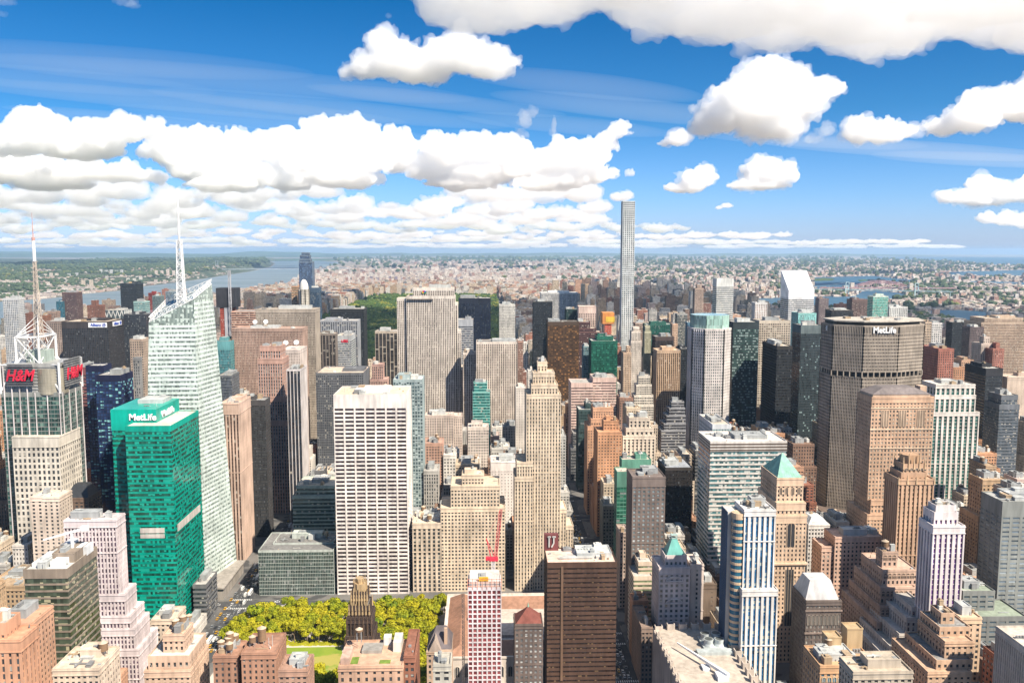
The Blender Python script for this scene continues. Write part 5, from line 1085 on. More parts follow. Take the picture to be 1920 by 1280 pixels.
# -- library: long low marble building with copper brown roofs
lab = 'low white marble library with long brown roofs behind the red panelled tower'
lx0, lx1, ly0, ly1 = at(840,1113,712)[0], 84, 600, 716
root = empty('library', (lx0, ly0, 0), lab, 'library'); FOOT.append((lx0-3, 92, ly0-4, ly1+4)); LIM.append((838,1020,1250,ly0)); BL[lab] = (838,1020,1113,ly0,None)
m = MB(); m.box(lx0, lx1, ly0, ly1, 0, 22); ring(m, lx0-.6, lx1+.6, ly0-.6, ly1+.6, 22, 23.4, 1.0); m.build('wall', matte((.55,.48,.42)), root)
BR = matte((.30,.165,.11), .7)
for (a0,a1,b0,b1) in ((lx0+2,lx0+24,ly0+4,ly1-4),(lx0+30,lx1-26,ly0+4,ly0+30),(lx0+30,lx1-26,ly1-30,ly1-4),(lx1-22,lx1-3,ly0+4,ly1-4)):
    m = MB(); cx, cy = (a0+a1)/2, (b0+b1)/2
    if a1-a0 < b1-b0: top_ = [(cx-.3,b0+6),(cx+.3,b0+6),(cx+.3,b1-6),(cx-.3,b1-6)]
    else: top_ = [(a0+6,cy-.3),(a1-6,cy-.3),(a1-6,cy+.3),(a0+6,cy+.3)]
    m.prism([(a0,b0),(a1,b0),(a1,b1),(a0,b1)], 22.1, 28, top_)
    n = int((b1-b0)/2.4)
    if a1-a0 < b1-b0:
        for i in range(n): yy = b0+6+(b1-b0-12)*i/n; m.bar((a0,yy,22.3),(cx,yy,28.2),.25); m.bar((a1,yy,22.3),(cx,yy,28.2),.25)
    m.build('tiled_roof', BR, root)
m = MB(); m.box(lx0+30, lx1-26, ly0+34, ly1-34, 22.05, 24); m.build('flat_roof', matte((.50,.42,.36),.9), root)
arches(root, np.arange(lx0+5,lx1-3,6.5), ly0-.1, 8, 3, 8, DGL, matte((.6,.53,.46)))
# -- signs
r_, T_ = find('emerald green glass tower'); x0,x1,y0,y1,z0,z1 = T_[0]
m = MB(); m.box(x0-.3,x1+.3,y0-.3,y1+.3,z1-16,z1+1.6); m.build('sign_board', matte((.0,.33,.25), .3), r_)
pa = at(268,782,y0); text_mesh('MetLife', 7.4, (pa[0], y0-.8, pa[2]), SIGNW, r_)
text_mesh('MetLife', 7.4, (x1+.8, y0+25, z1-5), SIGNW, r_, rotz=R(90), sx=1.25)
x0,x1,y0,y1,z0,z1 = T_[1]; m = MB(); pa = at(263,992,y0); pb = at(309,1008,y0)
m.box(pa[0],pb[0],y0-.3,y0+.1,pb[2],at(263,1001,y0)[2]); m.box(pa[0],pb[0],y0-.3,y0+.1,at(263,999,y0)[2],pa[2]+1); m.box(x1-.1,x1+.3,y0+6,y1-6,pa[2]-4,pa[2]+2); m.build('louvre_panel', matte((.50,.46,.42)), r_)
r_, T_ = find('dark charcoal gridded tower'); x0,x1,y0,y1,z0,z1 = T_[0]
pa, pb = at(166,603,y0), at(201,611,y0); m = MB(); m.box(pa[0],pb[0],y0-1.4,y0-.6,z1-8.5,z1-.8); m.build('sign_board', SIGNW, r_)
BLU = matte((.03,.07,.36), .4); wd = pb[0]-pa[0]
text_mesh('Allianz', 6.4, (pa[0]+wd*.40, y0-1.5, z1-4.6), BLU, r_)
def badge(cx, cy, cz, rad, axis, mat, root):
    m = MB(); n = 20
    for i in range(n):
        a0, a1 = 2*math.pi*i/n, 2*math.pi*(i+1)/n
        P = lambda a: (cx+rad*math.cos(a), cy, cz+rad*math.sin(a)) if axis == 'S' else (cx, cy+rad*math.cos(a), cz+rad*math.sin(a))
        m.bar(P(a0), P(a1), rad*.22)
    for k in (-.4,0,.4):
        if axis == 'S': m.box(cx+k*rad-rad*.12, cx+k*rad+rad*.12, cy-.1, cy+.1, cz-rad*.55, cz+rad*.55)
        else: m.box(cx-.1, cx+.1, cy+k*rad-rad*.12, cy+k*rad+rad*.12, cz-rad*.55, cz+rad*.55)
    m.build('emblem', mat, root)
badge(pb[0]-4.5, y0-1.6, z1-4.6, 2.6, 'S', BLU, r_)
m = MB(); m.box(x1+.6, x1+1.3, y0+16, y0+50, z1-8.5, z1-.8); m.build('sign_board', SIGNW, r_); text_mesh('Allianz', 6.4, (x1+1.5, y0+29, z1-4.6), BLU, r_, rotz=R(90)); badge(x1+1.6, y0+45, z1-4.6, 2.6, 'E', BLU, r_)
r_, T_ = find('silver banded tower'); x0,x1,y0,y1,z0,z1 = T_[0]; text_mesh('UBS', 6.5, ((x0+x1)/2+2, y0-.5, z1-8.5), REDM, r_); 
r_, T_ = find('tall stepped limestone slab'); x0,x1,y0,y1,z0,z1 = T_[0]; pa = at(795,548,y0)
for k, col in enumerate(((.55,.45,.02),(.60,.20,.02),(.55,.02,.03),(.20,.03,.40),(.02,.12,.5),(.02,.4,.1))):
    a_ = R(-10+40*k); m = MB(); px_, pz_ = pa[0]-math.cos(a_)*3.0, pa[2]+math.sin(a_)*2.8
    m.bar((pa[0],y0-.9,pa[2]-1.2),(px_,y0-.9,pz_),.5,2.0); m.build('emblem_feather', matte(col,.4), r_)
m = MB(); m.box(at(765,560,y0)[0], at(812,560,y0)[0], y0-5, y0-.4, z1-17, z1-15.6); m.build('terrace', matte((.15,.13,.12)), r_)
# -- dishes
def dish(root, x, y, z, r):
    m = MB(); n = 16; d = Vector((.15,-.8,.55)).normalized(); sx = d.cross(Vector((0,0,1))).normalized(); sy = sx.cross(d)
    c = Vector((x,y,z+r+1.2)); b0 = len(m.v)
    for k in range(4):
        t = k/3; 
        for i in range(n): a = 2*math.pi*i/n; m.v.append(tuple(c+sx*(r*t*math.cos(a)+.001*i)+sy*(r*t*math.sin(a))+d*(r*.35*t*t)))
        if k:
            for i in range(n): j = (i+1)%n; m.f.append((b0+(k-1)*n+i,b0+(k-1)*n+j,b0+k*n+j,b0+k*n+i))
    m.bar(tuple(c), (x,y,z), .6); m.bar(tuple(c), tuple(c+d*r*.8), .25)
    m.build('satellite_dish', WHITEM, root)
for key, pts in (('striped cube topped',((536,1135),(556,1140))),('wide tan striped slab',((480,1285),(500,1290)))):
    r_, T_ = find(key); z1 = T_[0][5]
    for (p, Y) in pts: dish(r_, at(p,650,Y)[0], Y, z1+3.5, 3.5)
# grey louvre crown and roof plant on brown tower
r_, T_ = find('big brown glass tower'); x0,x1,y0,y1,z0,z1 = T_[0]
m = MB(); m.box(x0-.2,x0+10,y1-4,y1+.3,z1,z1+12); m.build('stair_head', matte((.16,.05,.05)), r_)
m = MB()
for (a_, b2) in (((x0+3.2,z1+10.5),(x0+3.2,z1+3)),((x0+6.6,z1+10.5),(x0+6.6,z1+6)),((x0+6.6,z1+6),(x0+5,z1+3)),((x0+2.2,z1+10.5),(x0+4.4,z1+10.5)),((x0+5.6,z1+10.5),(x0+8,z1+10.5))): m.bar((a_[0],y1-4.6,a_[1]),(b2[0],y1-4.6,b2[1]),.9)
for k in range(5): m.cyl(x0+22+k*2.2, y0+19, z1+1.6, z1+4.2, 1.0, 1.0, 10)
m.box(x0+20.6,x0+32.4,y0+16,y0+22,z1+1.2,z1+1.7); m.box(x0+9,x0+33,y0+8,y0+9.2,z1+.8,z1+2); m.box(x0+12,x0+30,y0+11,y0+12,z1+.8,z1+1.8)
for k in range(6): m.box(x0+10+k*4,x0+10.4+k*4,y0+8.2,y0+8.8,z1,z1+1)
m.build('roof_ducts', matte((.45,.46,.44),.4), r_)
m = MB(); m.box(x0+9.6,x0+11.2,y0-.6,y0+.3,20,z1-2); m.build('pilaster', matte((.16,.095,.06),.5), r_)
# white slab: bay piers
r_, T_ = find('huge white slab banded'); x0,x1,y0,y1,z0,z1 = T_[0]
m = MB(); n = 7
for i in range(n+1): c_ = x0+(x1-x0)*i/n; m.box(max(x0-.1,c_-.75), min(x1+.1,c_+.75), y0-.25, y0+.6, 0, z1-11.9)
for i in range(6): c_ = y0+(y1-y0)*i/5; m.box(x1-.6, x1+.25, max(y0+.01,c_-.7), min(y1,c_+.7), 0, z1-11.9)
m.build('pier', wallmat((.68,.62,.58)), r_)
# white pier tower: curved bays and thick edge piers
r_, T_ = find('white pier tower with blue glass'); x0,x1,y0,y1,z0,z1 = T_[0]
gl_, wl_ = matte((.03,.13,.2),.12), matte((.58,.42,.28)); nfl = 30; gmm, wmm = MB(), MB()
gmm.cyl(x0-2.4, y0+5, 6, z1-6, 4.3, 4.3, 20); wmm.cyl(x0-2.4, y0+5, z1-6, z1-2, 4.6, 4.6, 20)
for k in range(nfl): z = 6+(z1-12)*k/nfl; wmm.cyl(x0-2.4, y0+5, z, z+1.7, 4.55, 4.55, 20)
gmm.build('bay_glazing', gl_, r_); wmm.build('curved_bay', wl_, r_)
m = MB(); m.box(x0-8.5, x0-1.5, y0+9, y1, 0, z1-3); m.build('side_wing', matte((.55,.50,.45)), r_)
m = MB(); [m.box(x0-8.9, x0-8.4, y0+9+k*2.6, y0+10.2+k*2.6, 0, z1-3) for k in range(6)]; m.build('side_pier', matte((.05,.09,.16)), r_)
# crescent balconies of the white pyramid tower
r_, T_ = find('white tower with crescent balconies'); x0,x1,y0,y1,z0,z1 = T_[1]; cx = (x0+x1)/2
for q in range(3):
    z = z1-9-q*17; m = MB()
    for i in range(10):
        a0, a1 = math.pi*i/10, math.pi*(i+1)/10; P = lambda a: (cx+6*math.cos(a), y0-.6, z+3.4*math.sin(a)); m.bar(P(a0),P(a1),.6)
    m.box(cx-6.3,cx+6.3,y0-.9,y0+.2,z-.4,z+.2); m.build('arched_balcony', matte((.62,.56,.54)), r_)
# -- rooftop with cooling fans and crenellated concrete screens, right of the street
lab = 'pale concrete roof with four big cooling fans and boxy screens around its edge'
rx0, rx1, ry0, ry1, rz = 120.5, 172, 470, 586, 50
root = empty('office_building', (rx0, ry0, 0), lab, 'building'); FOOT.append((rx0,rx1,ry0,ry1)); BL[lab] = (1224,1410,1180,ry0,None); LIM.append((1224,1410,1280,ry0))
CON = matte((.50,.43,.37),.9); m = MB(); m.box(rx0+.8, rx1-.8, ry0, ry1-.8, 0, rz-.2); m.build('wall', CON, root)
m = MB(); m.box(rx0+1,rx1-1,ry0+.2,ry1-1,rz-.19,rz+.02); m.build('roof', matte((.44,.38,.32),.95), root)
m = MB()
for yy in np.arange(ry0, ry1, 3.0): m.box(rx0, rx0+.85, yy, yy+1.3, 0, rz+.3)
m.build('pier', CON, root)
def screen(x, y, w, d, h):
    m = MB(); m.box(x,x+w,y,y+.5,rz,rz+h); m.box(x,x+.5,y+.5,y+d,rz,rz+h); m.box(x+w-.5,x+w,y+.5,y+d,rz,rz+h); m.build('concrete_screen', CON, root)
for k, xx in enumerate(np.linspace(rx0+1, rx1-7, 6)): screen(xx, ry1-4.2, 5.4, 3.4, 4.4 if k else 3)
for k in range(10): screen(rx1-5, ry1-12-k*8.5, 4.4, 5.0, 4.2)
for k in range(10): screen(rx0+.3, ry1-14-k*8.5, 2.2, 3.4, 2.6)
m = MB(); bx, by = rx0+28, ry1-36; m.box(bx, bx+16, by, by+19, rz, rz+1.6); m.box(bx-6,bx+18,by-7,by-1,rz,rz+2.2); m.build('fan_deck', matte((.40,.44,.44),.5), root)
for i in range(2):
    for j in range(2):
        m = MB(); cx, cy = bx+4.2+i*7.4, by+4.8+j*9; m.cyl(cx, cy, rz+1.6, rz+3.4, 3.6, 2.9, 24); m.cyl(cx, cy, rz+3.4, rz+6.2, 2.9, 3.3, 24)
        fo = m.build('cooling_fan', matte((.46,.50,.50),.4), root)
        m = MB(); m.cyl(cx, cy, rz+6.21, rz+6.3, 2.8, 2.8, 24); g_ = m.build('fan_opening', matte((.08,.09,.09))); g_.parent = fo
        for q in range(8): pass
cr_ = empty('roof_crane', (rx0+24, ry0+62, rz), 'white window cleaning boom lying across the concrete roof by the fans', 'roof crane')
m = MB(); m.bar((rx0+10,ry0+82,rz+5),(rx0+33,ry0+40,rz+3),.8,2.4); m.build('boom', WHITEM, cr_)
m = MB(); m.box(rx0+26,rx0+33,ry0+38,ry0+46,rz,rz+3); m.box(rx0+20,rx0+25,ry0+52,ry0+58,rz,rz+1.8); m.build('carriage', matte((.6,.62,.66)), cr_)
# boom on the bronze glass slab
r_, T_ = find('bronze trimmed glass'); x0,x1,y0,y1,z0,z1 = T_[0]
c_ = empty('roof_crane', (x1-8, y0+24, z1), 'white davit arm standing on the bronze trimmed slab roof', 'roof crane')
m = MB(); m.bar((x1-8,y0+24,z1),(x1-8,y0+24,z1+14),1.3); m.build('post', WHITEM, c_)
m = MB(); m.bar((x1-23,y0+20,z1+11.5),(x1-1,y0+26,z1+16.5),.7,1.3); m.box(x1-3,x1+1,y0+25,y0+27,z1+15,z1+18); m.build('boom', WHITEM, c_)
for (a_,b2,c2,d2,h) in ((x0+2,x0+11,y0+6,y0+26,2.6),(x0+13,x0+20,y0+5,y0+20,3.6),(x0+10,x0+15,y0+28,y0+36,7),(x0+19,x0+25,y0+24,y0+33,5.5)):
    m = MB(); m.box(a_,b2,c2,d2,z1+.1,z1+h); m.build('rooftop_unit', matte((.62,.63,.64)), r_)
# red tower crane over the bare concrete tower
r_, T_ = find('bare concrete and red panelled'); x0,x1,y0,y1,z0,z1 = T_[0]; RC = matte((.62,.03,.06),.4)
cxx = at(925,1060,y1-4)[0]; cyy = y1+2; zc0 = at(925,1050,cyy)[2]
c_ = empty('tower_crane', (cxx, cyy, 0), 'red luffing crane above the bare concrete and red panelled tower', 'crane')
m = MB(); lattice(m, cxx, cyy, z1-6, zc0, 2.2, 2.2, 9, .25); m.build('mast', matte((.7,.65,.65)), c_)
m = MB(); m.box(cxx-2.6, cxx+3.2, cyy-1.6, cyy+1.6, zc0, zc0+2.2); m.box(cxx-5,cxx-2.6,cyy-1,cyy+1,zc0+.2,zc0+2.6); m.build('machinery_deck', RC, c_)
jt = at(939,955,cyy-2)
m = MB()
A_, B_ = Vector((cxx+1.5,cyy,zc0+2)), Vector((jt[0],cyy-2,jt[2])); n = 22
for k in range(n):
    p, q = A_.lerp(B_,k/n), A_.lerp(B_,(k+1)/n); wv = .9
    for sx_2 in (-1,1): m.bar((p.x+sx_2*wv,p.y,p.z),(q.x+sx_2*wv,q.y,q.z),.28)
    m.bar((p.x-wv,p.y,p.z),(q.x+wv,q.y,q.z),.2); m.bar((p.x,p.y+1.2,p.z),(q.x,q.y+1.2,q.z),.28); m.bar((p.x+wv,p.y,p.z),(q.x,q.y+1.2,q.z),.2)
m.build('jib', RC, c_)
m = MB(); m.bar((cxx-1.5,cyy,zc0+2),(cxx-4.5,cyy,zc0+15),.5); m.bar((cxx+1,cyy,zc0+2),(cxx-4.5,cyy,zc0+15),.35); m.bar((cxx-4.5,cyy,zc0+15),tuple(B_),.12); m.build('mast_head', RC, c_)
m = MB(); m.box(x0+1,x1-1,y0+1,y1-1,z1+1,z1+4.5); m.box(x0+8,x0+14,y0+2,y0+4,z1+4.5,z1+6.5); m.build('formwork', matte((.62,.55,.5)), r_)
m = MB(); m.box(x0+7,x0+13,y0+1.2,y0+3,z1+4.6,z1+7); m.build('yellow_tarp', matte((.65,.36,.03)), r_)
m = MB()
for k in range(8): m.box(x0-.1+k*(x1-x0)/7,x0+.15+k*(x1-x0)/7,y0-.3,y0,z1,z1+7)
for k in range(3): m.box(x0-.1,x1+.2,y0-.25,y0-.05,z1+2+k*2.2,z1+2.2+k*2.2)
m.build('guard_rail', matte((.6,.2,.12)), r_)
m = MB(); lattice(m, x0-3, y0+2, 0, z1-4, 1.5, 1.5, 60, .14); m.build('hoist_mast', matte((.10,.09,.09)), r_)
# roof garden
r_, T_ = find('salmon block with a green roof garden'); x0,x1,y0,y1,z0,z1 = T_[0]
for k,(a_,b2,c2,d2,h,col) in enumerate(((.02,.16,.1,.55,4,(.55,.38,.3)),(.80,.93,.55,.95,6,(.62,.58,.52)),(.30,.62,.5,.8,2.2,(.3,.28,.25)),(.62,.74,.82,.97,5,(.7,.68,.66)))):
    m = MB(); m.box(x0+(x1-x0)*a_,x0+(x1-x0)*b2,y0+(y1-y0)*c2,y0+(y1-y0)*d2,z1+.12,z1+h); m.build('roof_house', matte(col), r_)
m = MB(); m.box(x0+6,x0+10,y0+4,y0+12,z1+.13,z1+.5); m.box(x0+22,x0+28,y0+4,y0+8,z1+.13,z1+.5); m.build('roof_lawn', matte((.16,.24,.04)), r_)
water_tank(x0+8.5, y0+22, z1+4, 2.0, 1.2, r_, 7)
# tanks placed by sight on the crowded brick roofs
r_, T_ = find('red brick block crowded'); z1 = T_[1][5]; z0_ = T_[0][5]
for (p, Y, rad, h, lg) in ((432,492,2.2,7.5,2),(415,488,2.1,3.2,3),(474,486,2.0,3.2,3),(492,490,2.5,7.5,2)): water_tank(at(p,1220,Y)[0], Y, (z0_ if p < 450 else z1), rad, h, r_, lg)
r_, T_ = find('beige brick block with twin'); 
bpy.context.view_layer.update()

r_, T_ = find('big white and teal banded'); x0,x1,y0,y1,z0,z1 = T_[0]
for k in range(3): m = MB(); m.box(x0-.12,x1+.12,y0-.12,y1+.12,z1-2.4-k*2.6,z1-.9-k*2.6); m.build('louvre_band', matte((.13,.10,.08)), r_)
# ------------------------------------------------------------------ the rest of the city
def facade_mat(name, mode, src):
    """procedural masonry or glass fronts for the blocks between the landmark towers"""
    m, nt, b = newmat(name); L = nt.links
    g = N(nt,'ShaderNodeNewGeometry'); sp = N(nt,'ShaderNodeSeparateXYZ'); L.new(g.outputs['Position'], sp.inputs[0])
    sn = N(nt,'ShaderNodeSeparateXYZ'); L.new(g.outputs['True Normal'], sn.inputs[0])
    if src == 'obj':
        oi = N(nt,'ShaderNodeObjectInfo'); col, rnd_ = oi.outputs['Color'], oi.outputs['Random']
    else:
        at_ = N(nt,'ShaderNodeAttribute'); at_.attribute_name = 'tint'; col = at_.outputs['Color']; rnd_ = mth(nt,'FRACT', mth(nt,'MULTIPLY', at_.outputs['Fac'], 91.7))
    side = mth(nt,'GREATER_THAN', mth(nt,'ABSOLUTE', sn.outputs[0]), .5)
    u_ = N(nt,'ShaderNodeMix'); L.new(side, u_.inputs[0]); L.new(sp.outputs[0], u_.inputs[2]); L.new(sp.outputs[1], u_.inputs[3])
    bay = mth(nt,'ADD', mth(nt,'MULTIPLY', rnd_, 1.6), 2.4)
    uu = mth(nt,'DIVIDE', u_.outputs[0], bay); zz = mth(nt,'DIVIDE', sp.outputs[2], mth(nt,'ADD', mth(nt,'MULTIPLY', rnd_, .5), 3.15))
    fu, fz = mth(nt,'FRACT', uu), mth(nt,'FRACT', zz)
    wu = mth(nt,'LESS_THAN', mth(nt,'ABSOLUTE', mth(nt,'SUBTRACT', fu, .5)), {'punched':.24,'ribbon':.6,'strip':.26}[mode])
    wz = mth(nt,'LESS_THAN', mth(nt,'ABSOLUTE', mth(nt,'SUBTRACT', fz, .5)), {'punched':.26,'ribbon':.26,'strip':.38}[mode])
    up = mth(nt,'GREATER_THAN', sn.outputs[2], .5)
    win = mth(nt,'MULTIPLY', mth(nt,'MULTIPLY', wu, wz), mth(nt,'SUBTRACT', 1.0, up))
    cb = N(nt,'ShaderNodeCombineXYZ'); L.new(mth(nt,'FLOOR', uu), cb.inputs[0]); L.new(mth(nt,'FLOOR', zz), cb.inputs[1]); L.new(side, cb.inputs[2])
    wn = N(nt,'ShaderNodeTexWhiteNoise'); L.new(cb.outputs[0], wn.inputs['Vector'])
    gr = N(nt,'ShaderNodeValToRGB'); L.new(wn.outputs['Value'], gr.inputs[0])
    gr.color_ramp.interpolation = 'CONSTANT'; e = gr.color_ramp.elements; e[0].color = (.03,.033,.038,1); e[1].position = .6; e[1].color = (.07,.075,.08,1)
    x = e.new(.85); x.color = (.24,.22,.19,1)
    n1 = N(nt,'ShaderNodeTexNoise'); n1.inputs['Scale'].default_value = .09; n1.inputs['Detail'].default_value = 5; L.new(g.outputs['Position'], n1.inputs['Vector'])
    mr = N(nt,'ShaderNodeMapRange'); mr.inputs[1].default_value = .35; mr.inputs[2].default_value = .65; mr.inputs[3].default_value = .72; mr.inputs[4].default_value = 1.18; L.new(n1.outputs[0], mr.inputs[0])
    sc = N(nt,'ShaderNodeVectorMath', operation='SCALE'); L.new(col, sc.inputs[0]); L.new(mr.outputs[0], sc.inputs['Scale'])
    c = mixc(nt, win, sc.outputs[0], gr.outputs[0])
    rf = N(nt,'ShaderNodeValToRGB'); L.new(mth(nt,'FRACT', mth(nt,'MULTIPLY', rnd_, 7.31)), rf.inputs[0]); e = rf.color_ramp.elements
    e[0].color = (.12,.11,.105,1); e[1].color = (.52,.49,.45,1); x = e.new(.5); x.color = (.34,.30,.26,1)
    rs_ = N(nt,'ShaderNodeVectorMath', operation='SCALE'); L.new(rf.outputs[0], rs_.inputs[0]); L.new(mr.outputs[0], rs_.inputs['Scale'])
    c = mixc(nt, up, c, rs_.outputs[0])
    L.new(c, b.inputs['Base Color']); b.inputs['Specular IOR Level'].default_value = .3
    L.new(mth(nt,'SUBTRACT', .9, mth(nt,'MULTIPLY', win, .7)), b.inputs['Roughness'])
    return m
FM = {k: facade_mat('block_front_'+k, k, 'obj') for k in ('punched','ribbon','strip')}
FMT = facade_mat('far_block_front', 'punched', 'att')
PAL = [('cream',(.50,.40,.29)),('tan',(.40,.28,.18)),('salmon',(.46,.27,.18)),('red brick',(.28,.12,.08)),('brown brick',(.20,.125,.09)),('pale grey',(.42,.40,.37)),('white',(.58,.54,.49)),('orange brick',(.44,.24,.14)),('dark grey',(.13,.13,.135)),('pinkish',(.50,.38,.33)),('olive grey',(.24,.22,.18)),('beige',(.52,.43,.34))]
PALW = [16,12,9,9,9,8,10,7,5,8,4,12]
R2 = random.Random(21)
LANDM = [(v[0],v[1],v[2],v[3],k) for k, v in BL.items()]
SHORT = {}
def short(k):
    w = k.split()
    for stop in ('with','behind','right','left','in','cut','stepping','below','beyond','just','hugging','crowned','near','standing','tucked','carrying','at','by','beside','between','crowded','banded','striped','topped','close','on','above','dotted','wrapped','placed','rising','peeking','that'):
        if stop in w[2:]:
            i = w.index(stop, 2)
            if i >= 3: w = w[:i]
    return ' '.join(w[:6])
for l in LANDM: SHORT[l[4]] = short(l[4])
cnt = {}
for v in SHORT.values(): cnt[v] = cnt.get(v, 0)+1
LANDM = [l for l in LANDM if cnt[SHORT[l[4]]] == 1 and l[1]-l[0] > 12 and not SHORT[l[4]].split()[-1] in ('and','of','the','a')]
NEED = []     # (object, adjective phrase, noun, px, py, Y) named once all stand
def relate(px_, py_, Y):
    best = None
    for (a, b_, t, Yl, k) in LANDM:
        cx = (a+b_)/2; dx = max(0, a-px_, px_-b_)
        d = dx+abs(Y-Yl)*.06+abs(py_-t)*.15
        if best is None or d < best[0]: best = (d, a, b_, Yl, k)
    _, a, b_, Yl, k = best
    if a <= px_ <= b_: rel = 'behind' if Y > Yl else 'in front of'
    else: rel = 'left of' if px_ < a else 'right of'
    return rel, SHORT[k]
def overlaps(x0, x1, y0, y1, mg=1.0):
    for f in FOOT:
        if x0 < f[1]+mg and x1 > f[0]-mg and y0 < f[3]+mg and y1 > f[2]-mg: return True
    return False
HZ = np.full(2100, 1400.0)     # per picture column: the highest roof line in front
def span(x0, x1, y0, y1, z):
    ps = [proj(x, y, z) for x in (x0,x1) for y in (y0,y1)]
    return min(p[0] for p in ps), max(p[0] for p in ps), min(p[1] for p in ps)
def hz_test(x0, x1, y0, y1, z, slack=10):
    a, b_, t = span(x0, x1, y0, y1, z)
    i0, i1 = int(max(0,a)), int(min(1919,b_))
    if i1 < i0: return False, t
    return bool((HZ[i0:i1+1] > t-slack).any()), t
def hz_add(x0, x1, y0, y1, z):
    ps = [proj(x, y0, z) for x in (x0,x1)]; a, b_, t = min(p[0] for p in ps), max(p[0] for p in ps), max(p[1] for p in ps)
    i0, i1 = int(max(0,a)), int(min(1919,b_))
    if i1 >= i0: HZ[i0:i1+1] = np.minimum(HZ[i0:i1+1], t)
AVE = [(-1794,-1549),(-1531,-1279),(-1261,-1009),(-991,-733),(-715,-509),(-491,-240),(-210,90),(120,246),(270,388),(412,528),(552,678),(702,848),(872,1048),(1072,1230)]
lots = []
for n in range(34, 125):
    y0 = stY(n)
    for (a, b_) in AVE:
        far = y0 > 2100
        if 59 <= n < 110 and a > -800 and b_ < 100: continue
        if 59 <= n < 110 and (a, b_) == (-991,-733): b_ = -808
        for row in (0, 1):
            x = a
            while x < b_-10:
                w = R2.uniform(17, 34) if not far else R2.uniform(24, 52)
                w = min(w, b_-x)
                if b_-(x+w) < 10: w = b_-x
                yy0 = y0+(0 if row == 0 else 31.5)+R2.uniform(0,.4); yy1 = y0+(30.6 if row == 0 else 62)
                lots.append((x+.15, x+w-.15, yy0, yy1, n)); x += w
lots.sort(key=lambda l: l[2])
mains = sorted([(t[3], t) for t in LIM])
FT = sorted([(f[2], f) for f in FOOT])
def hmax(x0, x1, y0, y1, h):
    while h > 9:
        a, b_, t = span(x0, x1, y0, y1, h)
        bad = False
        for (la, lb, vb, Y) in LIM:
            if Y > y0+2 and a < lb-3 and b_ > la+3 and t < vb: bad = True; break
        if t < (602 if y0 < 2100 else 500): bad = True
        if not bad: return h
        h *= .9
    return 9
def heights(n, x, y):
    u_ = R2.random()
    if y < 2100:
        if -700 < x < 750: return R2.choice([R2.uniform(22,60), R2.uniform(35,90), R2.uniform(60,135)])
        return R2.choice([R2.uniform(16,40), R2.uniform(25,60), R2.uniform(50,120)])
    if x > 100: return R2.uniform(60,150) if u_ < .22 and x > 380 and y < 5600 else (R2.uniform(45,70) if x < 140 else R2.uniform(14,50))
    return R2.uniform(60,120) if u_ < .08 and y < 4800 else (R2.uniform(45,75) if x > -900 and u_ < .7 else R2.uniform(16,48))
ncount = {}; NEAR = 0; TB = MB(); nobj = 0; rest = []
mi = 0; mans = sorted(((f[2], f) for f in FOOT), key=lambda q: q[0])
BLT = []
for k, (r_, T_) in ROOT.items(): BLT += [(t[2], t) for t in T_]
BLT.sort(key=lambda q: q[0])
for (x0, x1, y0, y1, n) in lots:
    while mi < len(BLT) and BLT[mi][0] < y0:
        t = BLT[mi][1]; hz_add(t[0], t[1], t[2], t[3], t[5]); mi += 1
    if y0 < 400: continue
    if -240 < (x0+x1)/2 < 92 and y0 < 742: continue        # park, library and what stands before them
    if overlaps(x0, x1, y0, y1, .6):
        # try the half that is free
        ok = False
        for (xa, xb) in ((x0,(x0+x1)/2),((x0+x1)/2,x1)):
            if xb-xa > 7.5 and not overlaps(xa, xb, y0, y1, .3): x0, x1 = xa, xb; ok = True; break
        if not ok: continue
    if wet(x0, y0) or wet(x1, y1): continue
    h = hmax(x0, x1, y0, y1, heights(n, (x0+x1)/2, y0))
    if y0 < 640 and h < 12 and False: continue
    vis, t = hz_test(x0, x1, y0, y1, h)
    a, b_, _ = span(x0, x1, y0, y1, h)
    if b_ < -60 or a > 1980: 
        continue
    if t > 1330 or not vis: continue
    hz_add(x0, x1, y0, y1, h)
    ci = R2.choices(range(len(PAL)), PALW)[0]
    if y0 > 2100 and x0 > 400: ci = R2.choices(range(len(PAL)), [8,12,6,14,14,12,8,6,8,8,4,8])[0]
    cn, cc = PAL[ci]; j = R2.uniform(.85,1.12); cc = tuple(min(.7, q*j) for q in cc)
    if ci in (3,4,7): kind = 'brick_building'
    elif y0 > 2000 and h > 70: kind = 'apartment_tower'
    elif y0 > 2000 or R2.random() < .3: kind = 'apartment_building'
    else: kind = 'office_building'
    d = dict(x0=x0,x1=x1,y0=y0,y1=y1,h=h,cn=cn,cc=cc,kind=kind,a=a,b=b_,t=t)
    area = (b_-a)*h/y0*1600
    d['area'] = area; rest.append(d)
near = [d for d in rest if d['y0'] < 1250]
mid = sorted([d for d in rest if d['y0'] >= 1250], key=lambda d: -d['area'])
kc = {}
CATS = {'brick_building':'building','apartment_tower':'apartment tower','apartment_building':'apartment building','office_building':'building'}
def adj(d):
    h = d['h']; s_ = 'low' if h < 26 else 'tall' if h > 85 else 'mid height' if h > 50 else ''
    return (s_+' '+d['cn']).strip()
